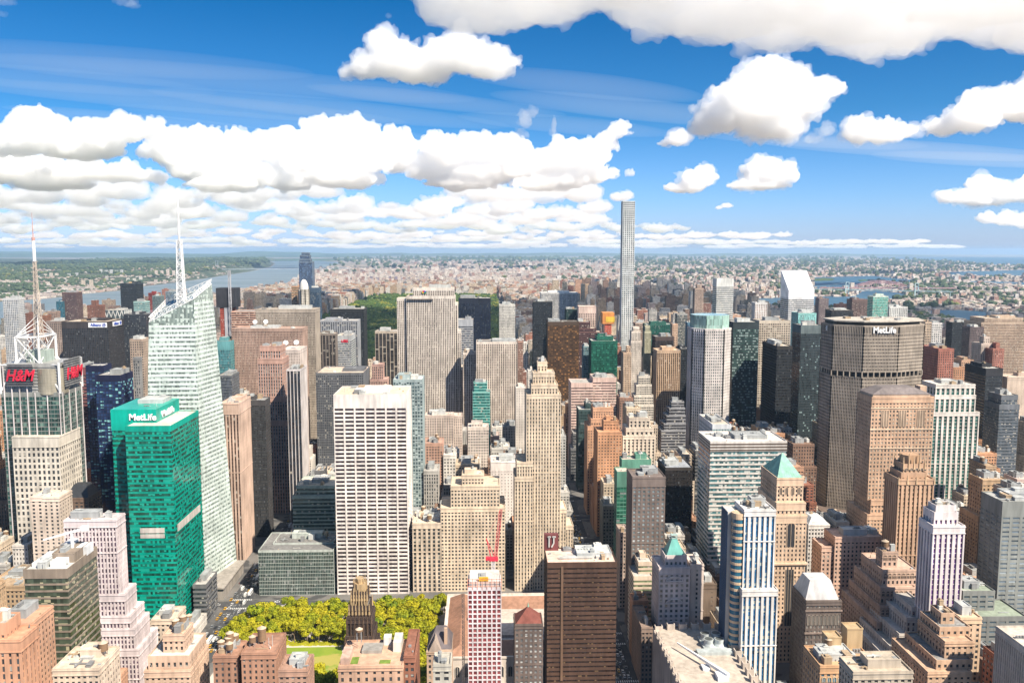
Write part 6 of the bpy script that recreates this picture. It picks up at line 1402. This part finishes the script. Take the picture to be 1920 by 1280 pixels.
for i, d in enumerate(near):
    st = u(stone, wall=d['cc'], bay=R2.choice([2.8,3.2,3.8]), fh=R2.choice([3.3,3.5,3.8]), pf=R2.uniform(.42,.58), sf=R2.uniform(.4,.52), units=R2.randint(2,5), tank=1 if R2.random() < .45 else 0, top=R2.uniform(1.5,4), bf=R2.uniform(.1,.35))
    if d['cn'] == 'dark grey': st = u(band, wall=d['cc'], units=3)
    elif R2.random() < .2: st = u(verts, wall=d['cc'], units=3)
    x0,x1,y0,y1,h = d['x0'],d['x1'],d['y0'],d['y1'],d['h']
    T = [(x0,x1,y0,y1,0,h)]
    if h > 45 and x1-x0 > 16:
        q = R2.uniform(2,4.5); T = [(x0+q,x1-q,y0+q,y1-q,None,h),(x0,x1,y0,y1,0,h*R2.uniform(.62,.82))]
    kc[d['kind']] = kc.get(d['kind'],0)+1
    st['far'] = True
    r_, _ = tower(d['kind'], 'low block', CATS[d['kind']], T, st, seed=i)
    NEED.append((r_, adj(d), {'brick_building':'block','office_building':'office block','apartment_building':'apartment block'}.get(d['kind'],'block'), (d['a']+d['b'])/2, d['t'], y0))
def simple_block(mb, d, r, col=None):
    x0,x1,y0,y1,h = d['x0'],d['x1'],d['y0'],d['y1'],d['h']
    w, dd = x1-x0, y1-y0
    if h > 40 and r.random() < .6 and w > 14:
        q = r.uniform(2,5); hb = h*r.uniform(.6,.85)
        mb.box(x0,x1,y0,y1,0,hb,False,col); mb.box(x0+q,x1-q,y0+q,y1-q,hb,h,False,col); x0+=q; x1-=q; y0+=q; y1-=q
    else: mb.box(x0,x1,y0,y1,0,h,False,col)
    if r.random() < .8:
        a = r.uniform(.1,.5); b2 = a+r.uniform(.2,.45); mb.box(x0+(x1-x0)*a, x0+(x1-x0)*min(.95,b2), y0+(y1-y0)*.3, y0+(y1-y0)*.75, h, h+r.uniform(2.5,7), False, col)
    if r.random() < .5: a = r.uniform(.05,.8); mb.box(x0+(x1-x0)*a, x0+(x1-x0)*a+3.2, y0+1.5, y0+4.7, h+1.5, h+5.5, False, col)
for i, d in enumerate(mid):
    k = d['kind']
    if kc.get(k,0) < (285 if k != 'apartment_building' else 290) - BASE.get(k,0) if 'BASE' in globals() else kc.get(k,0) < 240:
        kc[k] = kc.get(k,0)+1; r = random.Random(i)
        m = MB(); simple_block(m, d, r)
        o = m.build(k, FM[r.choices(['punched','ribbon','strip'],[7,1.5,1.5])[0]])
        cx, cy = (d['x0']+d['x1'])/2, d['y0']
        o.data.transform(Matrix.Translation((-cx,-cy,0))); o.location = (cx,cy,0)
        o.color = (*d['cc'],1); tag(o, 'block', CATS[k]); NEED.append((o, adj(d), {'apartment_tower':'apartment tower'}.get(k,'block'), (d['a']+d['b'])/2, d['t'], d['y0']))
    else:
        simple_block(TB, d, R2, d['cc'])
# labels that single each block out
ORD = ['','second','third','fourth','fifth','sixth','seventh','eighth','ninth','tenth','eleventh','twelfth','thirteenth','fourteenth','fifteenth','sixteenth','seventeenth','eighteenth','nineteenth','twentieth']
def wcut(t, n=16): return ' '.join(t.split()[:n])
g_ = {}
for (o, ad, nn, px_, py_, Y) in NEED:
    rel, lm = relate(px_, py_, Y)
    g_.setdefault((ad, nn, rel, lm), []).append((o, px_, py_, Y))
for (ad, nn, rel, lm), v in g_.items():
    v.sort(key=lambda q: (q[1], q[3]))
    for i, (o, px_, py_, Y) in enumerate(v):
        if len(v) == 1: t = f"{ad} {nn} {rel} the {lm}"
        elif i == 0: t = f"leftmost {ad} {nn} {rel} the {lm}"
        else: t = f"{ORD[i] if i < 20 else 'far'} {ad} {nn} from left {rel} the {lm}"
        o['label'] = wcut(t)
        o['group'] = 'city blocks between the landmark towers'
# -- upper Manhattan, the Bronx and the far shores: beyond counting
RF = random.Random(99)
FARPAL = [(.70,.62,.55),(.66,.55,.48),(.62,.55,.48),(.52,.42,.34),(.50,.34,.27),(.34,.19,.15),(.60,.56,.53),(.42,.36,.33),(.50,.38,.33),(.22,.16,.15),(.55,.47,.40)]
def far_fill(n, y0, y1, xf, dens, hh, sz, px0=-60, px1=1980):
    c = 0; tries = 0
    while c < n and tries < n*8:
        tries += 1
        Y = math.exp(RF.uniform(math.log(y0), math.log(y1))); pxx = RF.uniform(px0, px1)
        d = ray(pxx, 520); x = d[0]/d[1]*Y
        if not xf(x, Y): continue
        if mnoise.noise((x*.0009, Y*.0009, 3)) > dens: continue
        x = round(x/17)*17+RF.uniform(-2,2); y = round(Y/40)*40+RF.uniform(-3,3)
        if wet(x, y): continue
        w, dd = RF.uniform(*sz), RF.uniform(*sz); h = hh(x, Y)
        z = hill_h(x, y) if x < shoreX(y) and 4800 < y < 27000 else 0
        col = RF.choice(FARPAL); j = RF.uniform(.8,1.15)
        TB.box(x-w/2, x+w/2, y-dd/2, y+dd/2, z-1, z+h, False, tuple(q*j for q in col)); c += 1
inM = lambda x, y: x > -1850 and not (-820 < x < 110 and y < 6250) and x < 1500+y*.12
far_fill(3800, 5200, 9000, inM, .45, lambda x,y: RF.choice([RF.uniform(12,22),RF.uniform(16,40),RF.uniform(40,60) if RF.random()<.4 else 20]), (14,38))
far_fill(14000, 8000, 16000, lambda x,y: x > shoreX(y)+900 and x < 3500+y*.45, .25, lambda x,y: RF.choice([RF.uniform(9,16),RF.uniform(10,22),RF.uniform(30,58) if RF.random()<.22 else 14]), (18,52))
far_fill(12000, 13500, 34000, lambda x,y: x > shoreX(y)+2500, .25, lambda x,y: RF.choice([RF.uniform(8,16),RF.uniform(10,18),RF.uniform(35,65) if RF.random()<.16 else 14]), (24,80))
far_fill(5000, 3500, 9500, lambda x,y: x > 1650, .22, lambda x,y: RF.choice([RF.uniform(8,14),RF.uniform(8,20),RF.uniform(25,45) if RF.random()<.1 else 11]), (14,44), 1300, 1990)
far_fill(3200, 5200, 15000, lambda x,y: x < shoreX(y)-60, .08, lambda x,y: RF.uniform(7,13), (12,30), -60, 700)
far_fill(420, 5000, 8200, lambda x,y: shoreX(y)-560 < x < shoreX(y)-40, .5, lambda x,y: RF.uniform(8,15), (20,70), -60, 360)
# clusters of far towers
def cluster(px0, px1, py, Y, n, h, col, w=26):
    for i in range(n):
        p = at(px0+(px1-px0)*(i+.5)/n, py, Y); zz = hill_h(p[0], Y) if p[0] < shoreX(Y) and Y > 4800 else 0
        TB.box(p[0]-w/2, p[0]+w/2, Y, Y+22, zz-2, zz+h*RF.uniform(.75,1.1), False, col)
for a in ((78,110,500,8800,3,50,(.58,.5,.42)),(146,176,498,7600,2,62,(.55,.46,.36)),(178,200,508,7300,2,36,(.34,.28,.3)),(232,268,498,8800,3,58,(.62,.58,.52)),(286,330,496,9300,4,70,(.60,.5,.44)),(0,22,508,7600,2,40,(.58,.5,.42)),(120,150,502,9200,2,36,(.5,.5,.5)),(183,232,497,9900,5,44,(.55,.55,.55)),(283,316,524,8500,2,46,(.5,.42,.38)),(108,146,540,7000,3,16,(.58,.5,.42)),(1450,1560,503,12500,7,52,(.45,.33,.30)),(1620,1720,501,13500,7,50,(.35,.27,.27)),(1090,1250,520,7200,7,62,(.42,.36,.36)),(690,760,512,8600,6,62,(.24,.2,.25)),(1265,1340,490,14500,6,95,(.42,.36,.36)),(1380,1440,490,15500,5,80,(.42,.36,.38)),(755,790,508,7500,3,75,(.30,.25,.3)),(850,870,506,8200,2,80,(.3,.27,.3)),(680,720,500,9500,4,60,(.62,.56,.5)),(1230,1330,522,6900,8,46,(.45,.35,.3))): cluster(*a)
tb = TB.build('far_buildings', FMT); tag(tb, kind='stuff')
# ------------------------------------------------------------------ bridges
def tb_bridge(name, label, pts, z_deck, towers, hT, col, wd=18):
    root = empty(name, (*pts[0][:2], 0), label, 'bridge'); MM = matte(col, .5)
    m = MB()
    for p, q in zip(pts, pts[1:]): m.bar((p[0],p[1],z_deck),(q[0],q[1],z_deck), wd*.28)
    n = 40
    for k in range(n):
        t = k/n*(len(pts)-1); i = int(t); f = t-i; x = pts[i][0]*(1-f)+pts[i+1][0]*f; y = pts[i][1]*(1-f)+pts[i+1][1]*f
        if k % 2: m.bar((x,y,0),(x,y,z_deck),3) if name != 'suspension_bridge' or k < 5 or k > 34 else None
    m.build('deck', MM, root)
    for tw in towers:
        m = MB()
        for s_ in (-1,1): m.bar((tw[0]+s_*wd*.5,tw[1],0),(tw[0]+s_*wd*.5,tw[1],hT),7,5)
        for z in (z_deck+4, hT*.75, hT): m.bar((tw[0]-wd*.5,tw[1],z),(tw[0]+wd*.5,tw[1],z),4)
        m.build('bridge_tower', MM, root)
    m = MB(); ends = [pts[0]]+list(towers)+[pts[-1]]; hs = [z_deck]+[hT]*len(towers)+[z_deck]
    for i in range(len(ends)-1):
        a, b_ = ends[i], ends[i+1]
        prev = None
        for k in range(17):
            t = k/16; z = hs[i]*(1-t)+hs[i+1]*t
            sag = (hT-z_deck)*.92 if hs[i] == hs[i+1] else (hT-z_deck)*.12
            z -= sag*4*t*(1-t); p = (a[0]*(1-t)+b_[0]*t, a[1]*(1-t)+b_[1]*t, z)
            if prev: m.bar(prev, p, 2.2)
            if prev and k % 2: m.bar(p, (p[0],p[1],z_deck), .8)
            prev = p
    m.build('cable', MM, root)
g1, g2 = gnd(407,514), gnd(610,508)
tb_bridge('suspension_bridge','long pale suspension bridge crossing the wide west river far away',[(g1[0]-250,g1[1],0),(g1[0],g1[1],0),(g1[0]+1150,g1[1]+500,0),(g1[0]+1700,g1[1]+750,0)],66,[(g1[0],g1[1]),(g1[0]+1080,g1[1]+480)],184,(.27,.30,.34),30)
a_, b2 = gnd(1588,554), gnd(1718,557)
def lerp2(a, b_, t): return (a[0]*(1-t)+b_[0]*t, a[1]*(1-t)+b_[1]*t, 0)
tb_bridge('suspension_bridge','green grey suspension bridge over the east river water at the right',[lerp2(a_,b2,-.85),a_,b2,lerp2(a_,b2,1.5)],42,[a_[:2],b2[:2]],96,(.38,.50,.52),22)
c0_, c1_ = gnd(1597,549), gnd(1707,550)
root = empty('arch_bridge', (c0_[0],c0_[1],0), 'reddish steel arch railway bridge behind the green grey suspension bridge', 'bridge'); m = MB(); prev = None
for k in range(25):
    t = k/24; x = c0_[0]*(1-t)+c1_[0]*t; y = c0_[1]*(1-t)+c1_[1]*t; z = 40+52*4*t*(1-t)*.9+8; z2 = 34+44*4*t*(1-t)
    if prev: m.bar(prev[0],(x,y,z),5); m.bar(prev[1],(x,y,z2),5); m.bar(prev[1],(x,y,z),3)
    m.bar((x,y,z2),(x,y,z),3); m.bar((x,y,40),(x,y,z2),2); prev = ((x,y,z),(x,y,z2))
m.build('steel_arch', matte((.42,.24,.26)), root)
m = MB(); m.bar((c0_[0]-250,c0_[1],40),(c1_[0]+350,c1_[1],40),9); m.build('deck', matte((.35,.22,.24)), root)
for c in (c0_,c1_):
    m = MB(); m.box(c[0]-14,c[0]+14,c[1]-10,c[1]+10,0,78); m.build('stone_tower', matte((.50,.44,.38)), root)
# ------------------------------------------------------------------ trees
def leaf_mat(name, c1, c2, c3):
    m, nt, b = newmat(name); L = nt.links
    g = N(nt,'ShaderNodeNewGeometry'); oi = N(nt,'ShaderNodeObjectInfo')
    n1 = N(nt,'ShaderNodeTexNoise'); n1.inputs['Scale'].default_value = .25; n1.inputs['Detail'].default_value = 4; L.new(g.outputs['Position'], n1.inputs['Vector'])
    f = N(nt,'ShaderNodeMapRange'); f.inputs[1].default_value = .38; f.inputs[2].default_value = .62; L.new(n1.outputs[0], f.inputs[0])
    c = mixc(nt, f.outputs[0], c1, c2); c = mixc(nt, mth(nt,'MULTIPLY', oi.outputs['Random'], .75), c, c3)
    L.new(c, b.inputs['Base Color']); b.inputs['Roughness'].default_value = .65; b.inputs['Specular IOR Level'].default_value = .25
    tr = N(nt,'ShaderNodeBsdfTranslucent'); L.new(c, tr.inputs[0]); mx = N(nt,'ShaderNodeMixShader'); mx.inputs[0].default_value = .35
    L.new(b.outputs[0], mx.inputs[1]); L.new(tr.outputs[0], mx.inputs[2]); L.new(mx.outputs[0], nt.nodes['Material Output'].inputs[0])
    return m
LEAFY = leaf_mat('plane_leaves', (.08,.15,.012), (.34,.38,.015), (.56,.47,.02)); BARK = matte((.16,.12,.09),.9)
def crown_mesh(seed, r, h, n):
    rr = random.Random(seed); V = []; F = []
    cl = [(rr.uniform(-.6,.6)*r, rr.uniform(-.6,.6)*r, h*rr.uniform(.45,.95), r*rr.uniform(.3,.55)) for _ in range(9)]
    for (cx, cy, cz, cr_2) in cl:
        for _ in range(n//9):
            d = Vector((rr.gauss(0,1),rr.gauss(0,1),rr.gauss(0,.8))); d.normalize(); rad = cr_2*rr.uniform(.72,1.06)
            c = Vector((cx,cy,cz))+Vector((d.x*rad,d.y*rad,d.z*rad*.75))
            nn = (d+Vector((rr.gauss(0,.5),rr.gauss(0,.5),rr.gauss(.2,.5)))).normalized(); a = nn.orthogonal().normalized(); b2_ = nn.cross(a); s_ = rr.uniform(.35,.8)
            k = len(V); V += [tuple(c+a*s_+b2_*s_*.2), tuple(c+b2_*s_), tuple(c-a*s_), tuple(c-b2_*s_*.8)]; F.append((k,k+1,k+2,k+3))
    m = bpy.data.meshes.new('crown'); m.from_pydata(V, [], F); m.materials.append(LEAFY); return m
CR = [crown_mesh(s_, 6.2, 15, 1500) for s_ in range(5)]
m = MB(); m.bar((0,0,0),(.2,.1,5),.7,.5); m.bar((.2,.1,5),(2.4,.8,10),.45,.15); m.bar((.2,.1,5),(-2,1.4,10.5),.4,.15); m.bar((.2,.1,5),(.4,-2.2,11),.4,.15); m.bar((.2,.1,5),(.3,.4,12),.4,.12)
TRK = m.build('trunk', BARK, link=False).data
def tree(x, y, s_, label, group, rr):
    root = empty('plane_tree', (x,y,0), label, 'tree', group)
    c = bpy.data.objects.new('crown', rr.choice(CR)); C.objects.link(c); c.parent = root; c.scale = (s_*rr.uniform(.9,1.1),)*2+(s_*rr.uniform(.85,1.1),); c.rotation_euler = (0,0,rr.uniform(0,6.28))
    t = bpy.data.objects.new('trunk', TRK); C.objects.link(t); t.parent = root; t.scale = (s_,s_,s_); t.rotation_euler = (0,0,rr.uniform(0,6.28))
RT = random.Random(12)
REG = [([(418,1200),(424,1165),(470,1138),(560,1128),(645,1128),(645,1200),(530,1205)],'yellow green plane tree in the grove left of the black and gold tower'),
       ([(695,1128),(838,1120),(842,1165),(800,1205),(776,1225),(735,1225),(695,1200)],'yellow green plane tree in the grove right of the black and gold tower'),
       ([(530,1238),(560,1240),(635,1256),(640,1330),(500,1330)],'golden green plane tree in front of the park lawn'),
       ([(640,1130),(700,1130),(700,1200),(640,1200)],'plane tree behind the black and gold tower'),
       ([(770,1225),(800,1205),(800,1330),(770,1330)],'dark green tree in the gap left of the beige slate roofed hall')]
tp = []
y = 560
while y < 752:
    x = -206
    while x < -8:
        xx, yy = x+RT.uniform(-2.5,2.5), y+RT.uniform(-2,2); p = proj(xx, yy, 12)
        pg = proj(xx, yy, 0)
        for poly, lab in REG:
            if 528 < pg[0] < 645 and 1208 < pg[1] < 1266: break
            if inpoly(p[0], p[1], poly) and not overlaps(xx-3, xx+3, yy-3, yy+3, 0): tp.append((xx, yy, lab)); break
        x += 8.4
    y += 8.2
for (xx, yy, lab) in tp: tree(xx, yy, RT.uniform(.75,1.3), lab, 'plane trees around the park lawn', RT)
lawn = [gnd(*p)[:2] for p in ((528,1214),(640,1212),(648,1262),(560,1275),(520,1262))]
LAWNM = noise_mat('lawn', (.14,.22,.025), (.19,.25,.03), .05, c3=(.30,.27,.07), s3=.035, t3=.56)
PATHM = noise_mat('park_path', (.38,.34,.30), (.46,.42,.37), .08)
sheet('path', [(-208,585),(-8,585),(-8,752),(-208,752)], .2, PATHM)
sheet('grass', lawn, .24, LAWNM, 'stuff')
m = MB()
for k in range(260):
    p = gnd(RT.uniform(535,640), RT.uniform(1202,1210)); s_ = RT.uniform(.5,1.3); m.prism([(p[0]-s_,p[1]-s_),(p[0]+s_,p[1]-s_),(p[0]+s_,p[1]+s_),(p[0]-s_,p[1]+s_)], .2, s_*1.4, [(p[0]-s_*.4,p[1]-s_*.4),(p[0]+s_*.4,p[1]-s_*.4),(p[0]+s_*.4,p[1]+s_*.4),(p[0]-s_*.4,p[1]+s_*.4)])
tag(m.build('hedge', LEAFY), kind='stuff')
# the great park and other woods, as masses of crowns
def wood(name, mat, spots, zf=lambda x,y: 0):
    v, f = ico_base(1) if 'ico_base' in globals() else ICO
    sp = [(x, y, zf(x,y)+r*.8, r*RT.uniform(.9,1.3), r*RT.uniform(.9,1.3), r*RT.uniform(.7,1.2)) for (x, y, r) in spots]
    me = spheres_mesh(name, sp, (v, f)); me.materials.append(mat); o = bpy.data.objects.new(name, me); C.objects.link(o)
    me.vertices.foreach_get; co = np.empty(len(me.vertices)*3, dtype=np.float32); me.vertices.foreach_get('co', co)
    co += np.random.default_rng(3).normal(0, .9, len(co)).astype(np.float32); me.vertices.foreach_set('co', co)
    tag(o, kind='stuff')
PARKM = noise_mat('park_canopy', (.028,.055,.016), (.06,.095,.022), .012, c3=(.17,.17,.03), s3=.009, t3=.6)
sp = []
for _ in range(9000):
    Y = math.exp(RT.uniform(math.log(PARK[2]+10), math.log(PARK[3]))); x = RT.uniform(PARK[0]+8, PARK[1]-8)
    if mnoise.noise((x*.006, Y*.006, 7)) > .42: continue
    sp.append((x, Y, RT.uniform(6.5,11)))
sheet('park', [(PARK[0],PARK[2]),(PARK[1],PARK[2]),(PARK[1],PARK[3]),(PARK[0],PARK[3])], .3, GRASSM)
sheet('water', [gnd(*p)[:2] for p in ((700,568),(745,569.5),(742,566.5),(705,566))], .5, RIVERM)
wood('woodland', PARKM, sp)
SHOREM = noise_mat('shore_canopy', (.035,.055,.03), (.065,.09,.045), .008, c3=(.13,.14,.04), s3=.006, t3=.62)
sp = []
while len(sp) < 7000:
    Y = math.exp(RT.uniform(math.log(4900), math.log(26000))); d = RT.uniform(150, 5000); x = shoreX(Y)-d
    p = proj(x, Y, 20)
    if not -40 < p[0] < 620: continue
    if mnoise.noise((x*.0025, Y*.0025, 1)) > .15: continue
    sp.append((x, Y, RT.uniform(7,12)*(1+Y/14000)))
wood('woodland', SHOREM, sp, hill_h)
sp = []
while len(sp) < 2200:
    pxx = RT.uniform(1180,1960); Y = math.exp(RT.uniform(math.log(3600), math.log(26000))); d = ray(pxx,520); x = d[0]/d[1]*Y
    if x < 1620 or wet(x, Y) or mnoise.noise((x*.002, Y*.002, 5)) > .05: continue
    sp.append((x, Y, RT.uniform(7,13)*(1+Y/9000)))
wood('woodland', SHOREM, sp)
sp = []
while len(sp) < 900:
    pxx = RT.uniform(560,1960); Y = math.exp(RT.uniform(math.log(8200), math.log(40000))); d = ray(pxx,520); x = d[0]/d[1]*Y
    if x < shoreX(Y)+800 or wet(x, Y) or mnoise.noise((x*.0009, Y*.0009, 15)) > -.25+(Y-9000)/40000: continue
    sp.append((x, Y, RT.uniform(9,16)*(1+Y/9000)))
wood('woodland', SHOREM, sp)
# ------------------------------------------------------------------ traffic
TYRE = matte((.02,.02,.02),.8); CGL = matte((.03,.035,.04),.15)
def car_proto(name, col, label, cat, L=4.7, Wd=1.9, H=1.45, van=False, group=None):
    root = empty(name, (0,0,0), label, cat, group); pm = wallmat(col, .3)
    m = MB(); hh = H if van else H*.58; m.prism([(-Wd/2,-L/2),(Wd/2,-L/2),(Wd/2,L/2),(-Wd/2,L/2)], .3, hh, [(-Wd*.46,-L*.48),(Wd*.46,-L*.48),(Wd*.46,L*.48),(-Wd*.46,L*.48)]); m.build('body', pm, root)
    m = MB(); a, b_ = (-L*.47,L*.47) if van else (-L*.38,L*.2)
    m.prism([(-Wd*.455,a),(Wd*.455,a),(Wd*.455,b_),(-Wd*.455,b_)], hh if not van else H*.5, H if not van else H*.82, [(-Wd*.38,a+.5),(Wd*.38,a+.5),(Wd*.38,b_-.6),(-Wd*.38,b_-.6)] if not van else [(-Wd*.51,a),(Wd*.51,a),(Wd*.51,b_),(-Wd*.51,b_)]); m.build('window', CGL, root)
    m = MB(); m.box(-Wd*.37,Wd*.37,a+.55,b_-.65,H,H+.06); m.build('car_roof', pm, root)
    for sx in (-1,1):
        for sy in (-.32,.32):
            m = MB(); n=10; cy = sy*L; x0 = sx*Wd/2-.12; m.v = [(x0, cy+.33*math.cos(2*math.pi*i/n), .33+.33*math.sin(2*math.pi*i/n)) for i in range(n)]+[(x0+.24, cy+.33*math.cos(2*math.pi*i/n), .33+.33*math.sin(2*math.pi*i/n)) for i in range(n)]
            m.f = [tuple(range(n-1,-1,-1)),tuple(range(n,2*n))]+[(i,(i+1)%n,n+(i+1)%n,n+i) for i in range(n)]; m.build('wheel', TYRE, root)
    return root
PR = [('car',(.55,.55,.55),'white',4.7,1.9,1.45,False),('car',(.03,.03,.035),'black',4.8,1.9,1.5,False),('taxi',(.62,.33,.01),'yellow',4.9,1.9,1.5,False),('car',(.22,.23,.24),'silver grey',4.6,1.9,1.45,False),('bus',(.60,.61,.63),'white',12.2,2.6,3.1,True),('van',(.58,.58,.56),'white',6,2.1,2.6,True)]
protos = {}
used = {}
def place_car(k, x, y, road, rz=0):
    nm, col, cn, L, Wd, H, van = PR[k]
    lab = f"{cn} {nm} on {road}"
    if (k, road) not in protos:
        r_ = car_proto(nm, col, lab, nm, L, Wd, H, van, f"{nm}s on {road}"); protos[(k, road)] = r_
    else:
        src = protos[(k, road)]; r_ = src.copy(); C.objects.link(r_)
        for ch in src.children: c = ch.copy(); C.objects.link(c); c.parent = r_
    r_.location = (x, y, .1); r_.rotation_euler = (0,0,rz)
RC_ = random.Random(31)
for lane in (-9.6,-6.4,-3.2,0,3.2):
    y = 600
    while y < 1500:
        y += RC_.uniform(6.5,17)
        if y < 1500: place_car(RC_.choices(range(6),[5,6,6,4,.4,1.2])[0], 105+lane+RC_.uniform(-.3,.3), y, 'the avenue right of the slender cream tower')
for lane in (-9,-5.5,-2,1.5,5):
    y = 640
    while y < 1000:
        y += RC_.uniform(7,20); place_car(RC_.choices(range(6),[6,5,4,5,1.2,1.5])[0], -225+lane+RC_.uniform(-.3,.3), y, 'the avenue left of the park')
x = -470
while x < 80:
    x += RC_.uniform(8,22)
    if abs(x+225) > 16: place_car(RC_.choices(range(6),[6,5,5,4,.6,1])[0], x, 757+RC_.choice((-3,2)), 'the street in front of the white banded slab', R(90))
# road paint
m = MB(); P = matte((.62,.62,.60),.7)
for ax_, w_ in ((105,29),(-225,27)):
    sheet('road', [(ax_-w_/2+4,400),(ax_+w_/2-4,400),(ax_+w_/2-4,1500),(ax_-w_/2+4,1500)], .15, ASPH)
m2 = MB()
for ax_ in (105,-225):
    for n in range(38, 52):
        y = stY(n)-17
        for yb in (y-3.2, y+16):
            for k in range(12): m2.box(ax_-9.5+k*1.65, ax_-8.7+k*1.65, yb, yb+3.2, .16, .175, False)
    for lane in (-4.8,-1.6,1.6,4.8):
        yy = 590
        while yy < 1450: m2.box(ax_+lane-.09, ax_+lane+.09, yy, yy+3, .16, .17, False); yy += 9
tag(m2.build('road_marking', P), kind='structure')
for ax_, w_ in ((105,29),(-225,30)):
    for s_ in (-1,1):
        mm = MB()
        for n in range(38,52):
            y0_ = stY(n)-1.5; y1_ = stY(n+1)-17
            a, b_ = sorted((ax_+s_*(w_/2-4.2), ax_+s_*(w_/2))); mm.box(a, b_, y0_, y1_, .14, .30, False)
        tag(mm.build('pavement', noise_mat('pavement', (.26,.25,.24), (.34,.32,.30), .1) if False else CITYPAVE), kind='structure')
# people: only a few dots' worth of the crowd at the crossings
def person_mesh(col):
    me = bpy.data.meshes.new('person'); import bmesh
    V = [(0,0,.95),(0,0,1.25),(0,0,1.48),(0,0,1.60),(.13,0,.52),(.15,.08,.06),(-.13,0,.52),(-.15,-.08,.06),(.22,0,1.42),(.28,.04,1.12),(-.22,0,1.42),(-.28,-.04,1.12),(0,0,1.72)]
    E_ = [(0,1),(1,2),(2,3),(0,4),(4,5),(0,6),(6,7),(2,8),(8,9),(2,10),(10,11),(3,12)]
    me.from_pydata(V, E_, []); o = bpy.data.objects.new('person', me); C.objects.link(o)
    md = o.modifiers.new('s','SKIN'); rad = [.15,.17,.10,.07,.085,.06,.085,.06,.06,.045,.06,.045,.11]
    for i, r in enumerate(rad): me.skin_vertices[0].data[i].radius = (r, r)
    me.skin_vertices[0].data[0].use_root = True
    md2 = o.modifiers.new('b','SUBSURF'); md2.levels = 1; md2.render_levels = 1
    bpy.context.view_layer.update()
    m2_ = bpy.data.meshes.new_from_object(o.evaluated_get(bpy.context.evaluated_depsgraph_get())); m2_.materials.clear(); m2_.materials.append(matte(col,.8))
    C.objects.unlink(o); bpy.data.objects.remove(o); return m2_
try: 
    bm_ = None
    PM = []
    for col in ((.5,.5,.5),(.04,.05,.09),(.35,.06,.05),(.30,.22,.14)):
        PM.append((person_mesh(col), {(.5,.5,.5):'pale',(.04,.05,.09):'dark blue',(.35,.06,.05):'red',(.30,.22,.14):'tan'}[col]))
except Exception as ex: print('PERSON', ex); PM = []
if PM:
    for _ in range(70):
        k = RC_.randrange(4); side = RC_.choice((-1,1)); w_ = RC_.random()
        if w_ < .6: x, y, nm = 105+side*RC_.uniform(11,13.6), RC_.uniform(600,1050), 'the avenue right of the slender cream tower'
        else: x, y, nm = -225+side*RC_.uniform(11.5,14), RC_.uniform(660,900), 'the avenue left of the park'
        o = bpy.data.objects.new('person', PM[k][0]); C.objects.link(o); o.location = (x,y,.3); o.rotation_euler = (0,0,RC_.uniform(0,6.28))
        tag(o, f"person in {PM[k][1]} clothes on {nm}", 'person', 'people on the pavements')
# ------------------------------------------------------------------ air
m, nt, b = newmat('air'); nt.nodes.remove(b)
v = N(nt,'ShaderNodeVolumePrincipled'); v.inputs['Color'].default_value = (.50,.74,1.0,1); v.inputs['Density'].default_value = .000021; v.inputs['Anisotropy'].default_value = .2
nt.links.new(v.outputs[0], nt.nodes['Material Output'].inputs['Volume'])
mb = MB(); mb.box(-78000, 78000, -420, 78000, -3, 470); o = mb.build('haze', m); tag(o, kind='stuff')
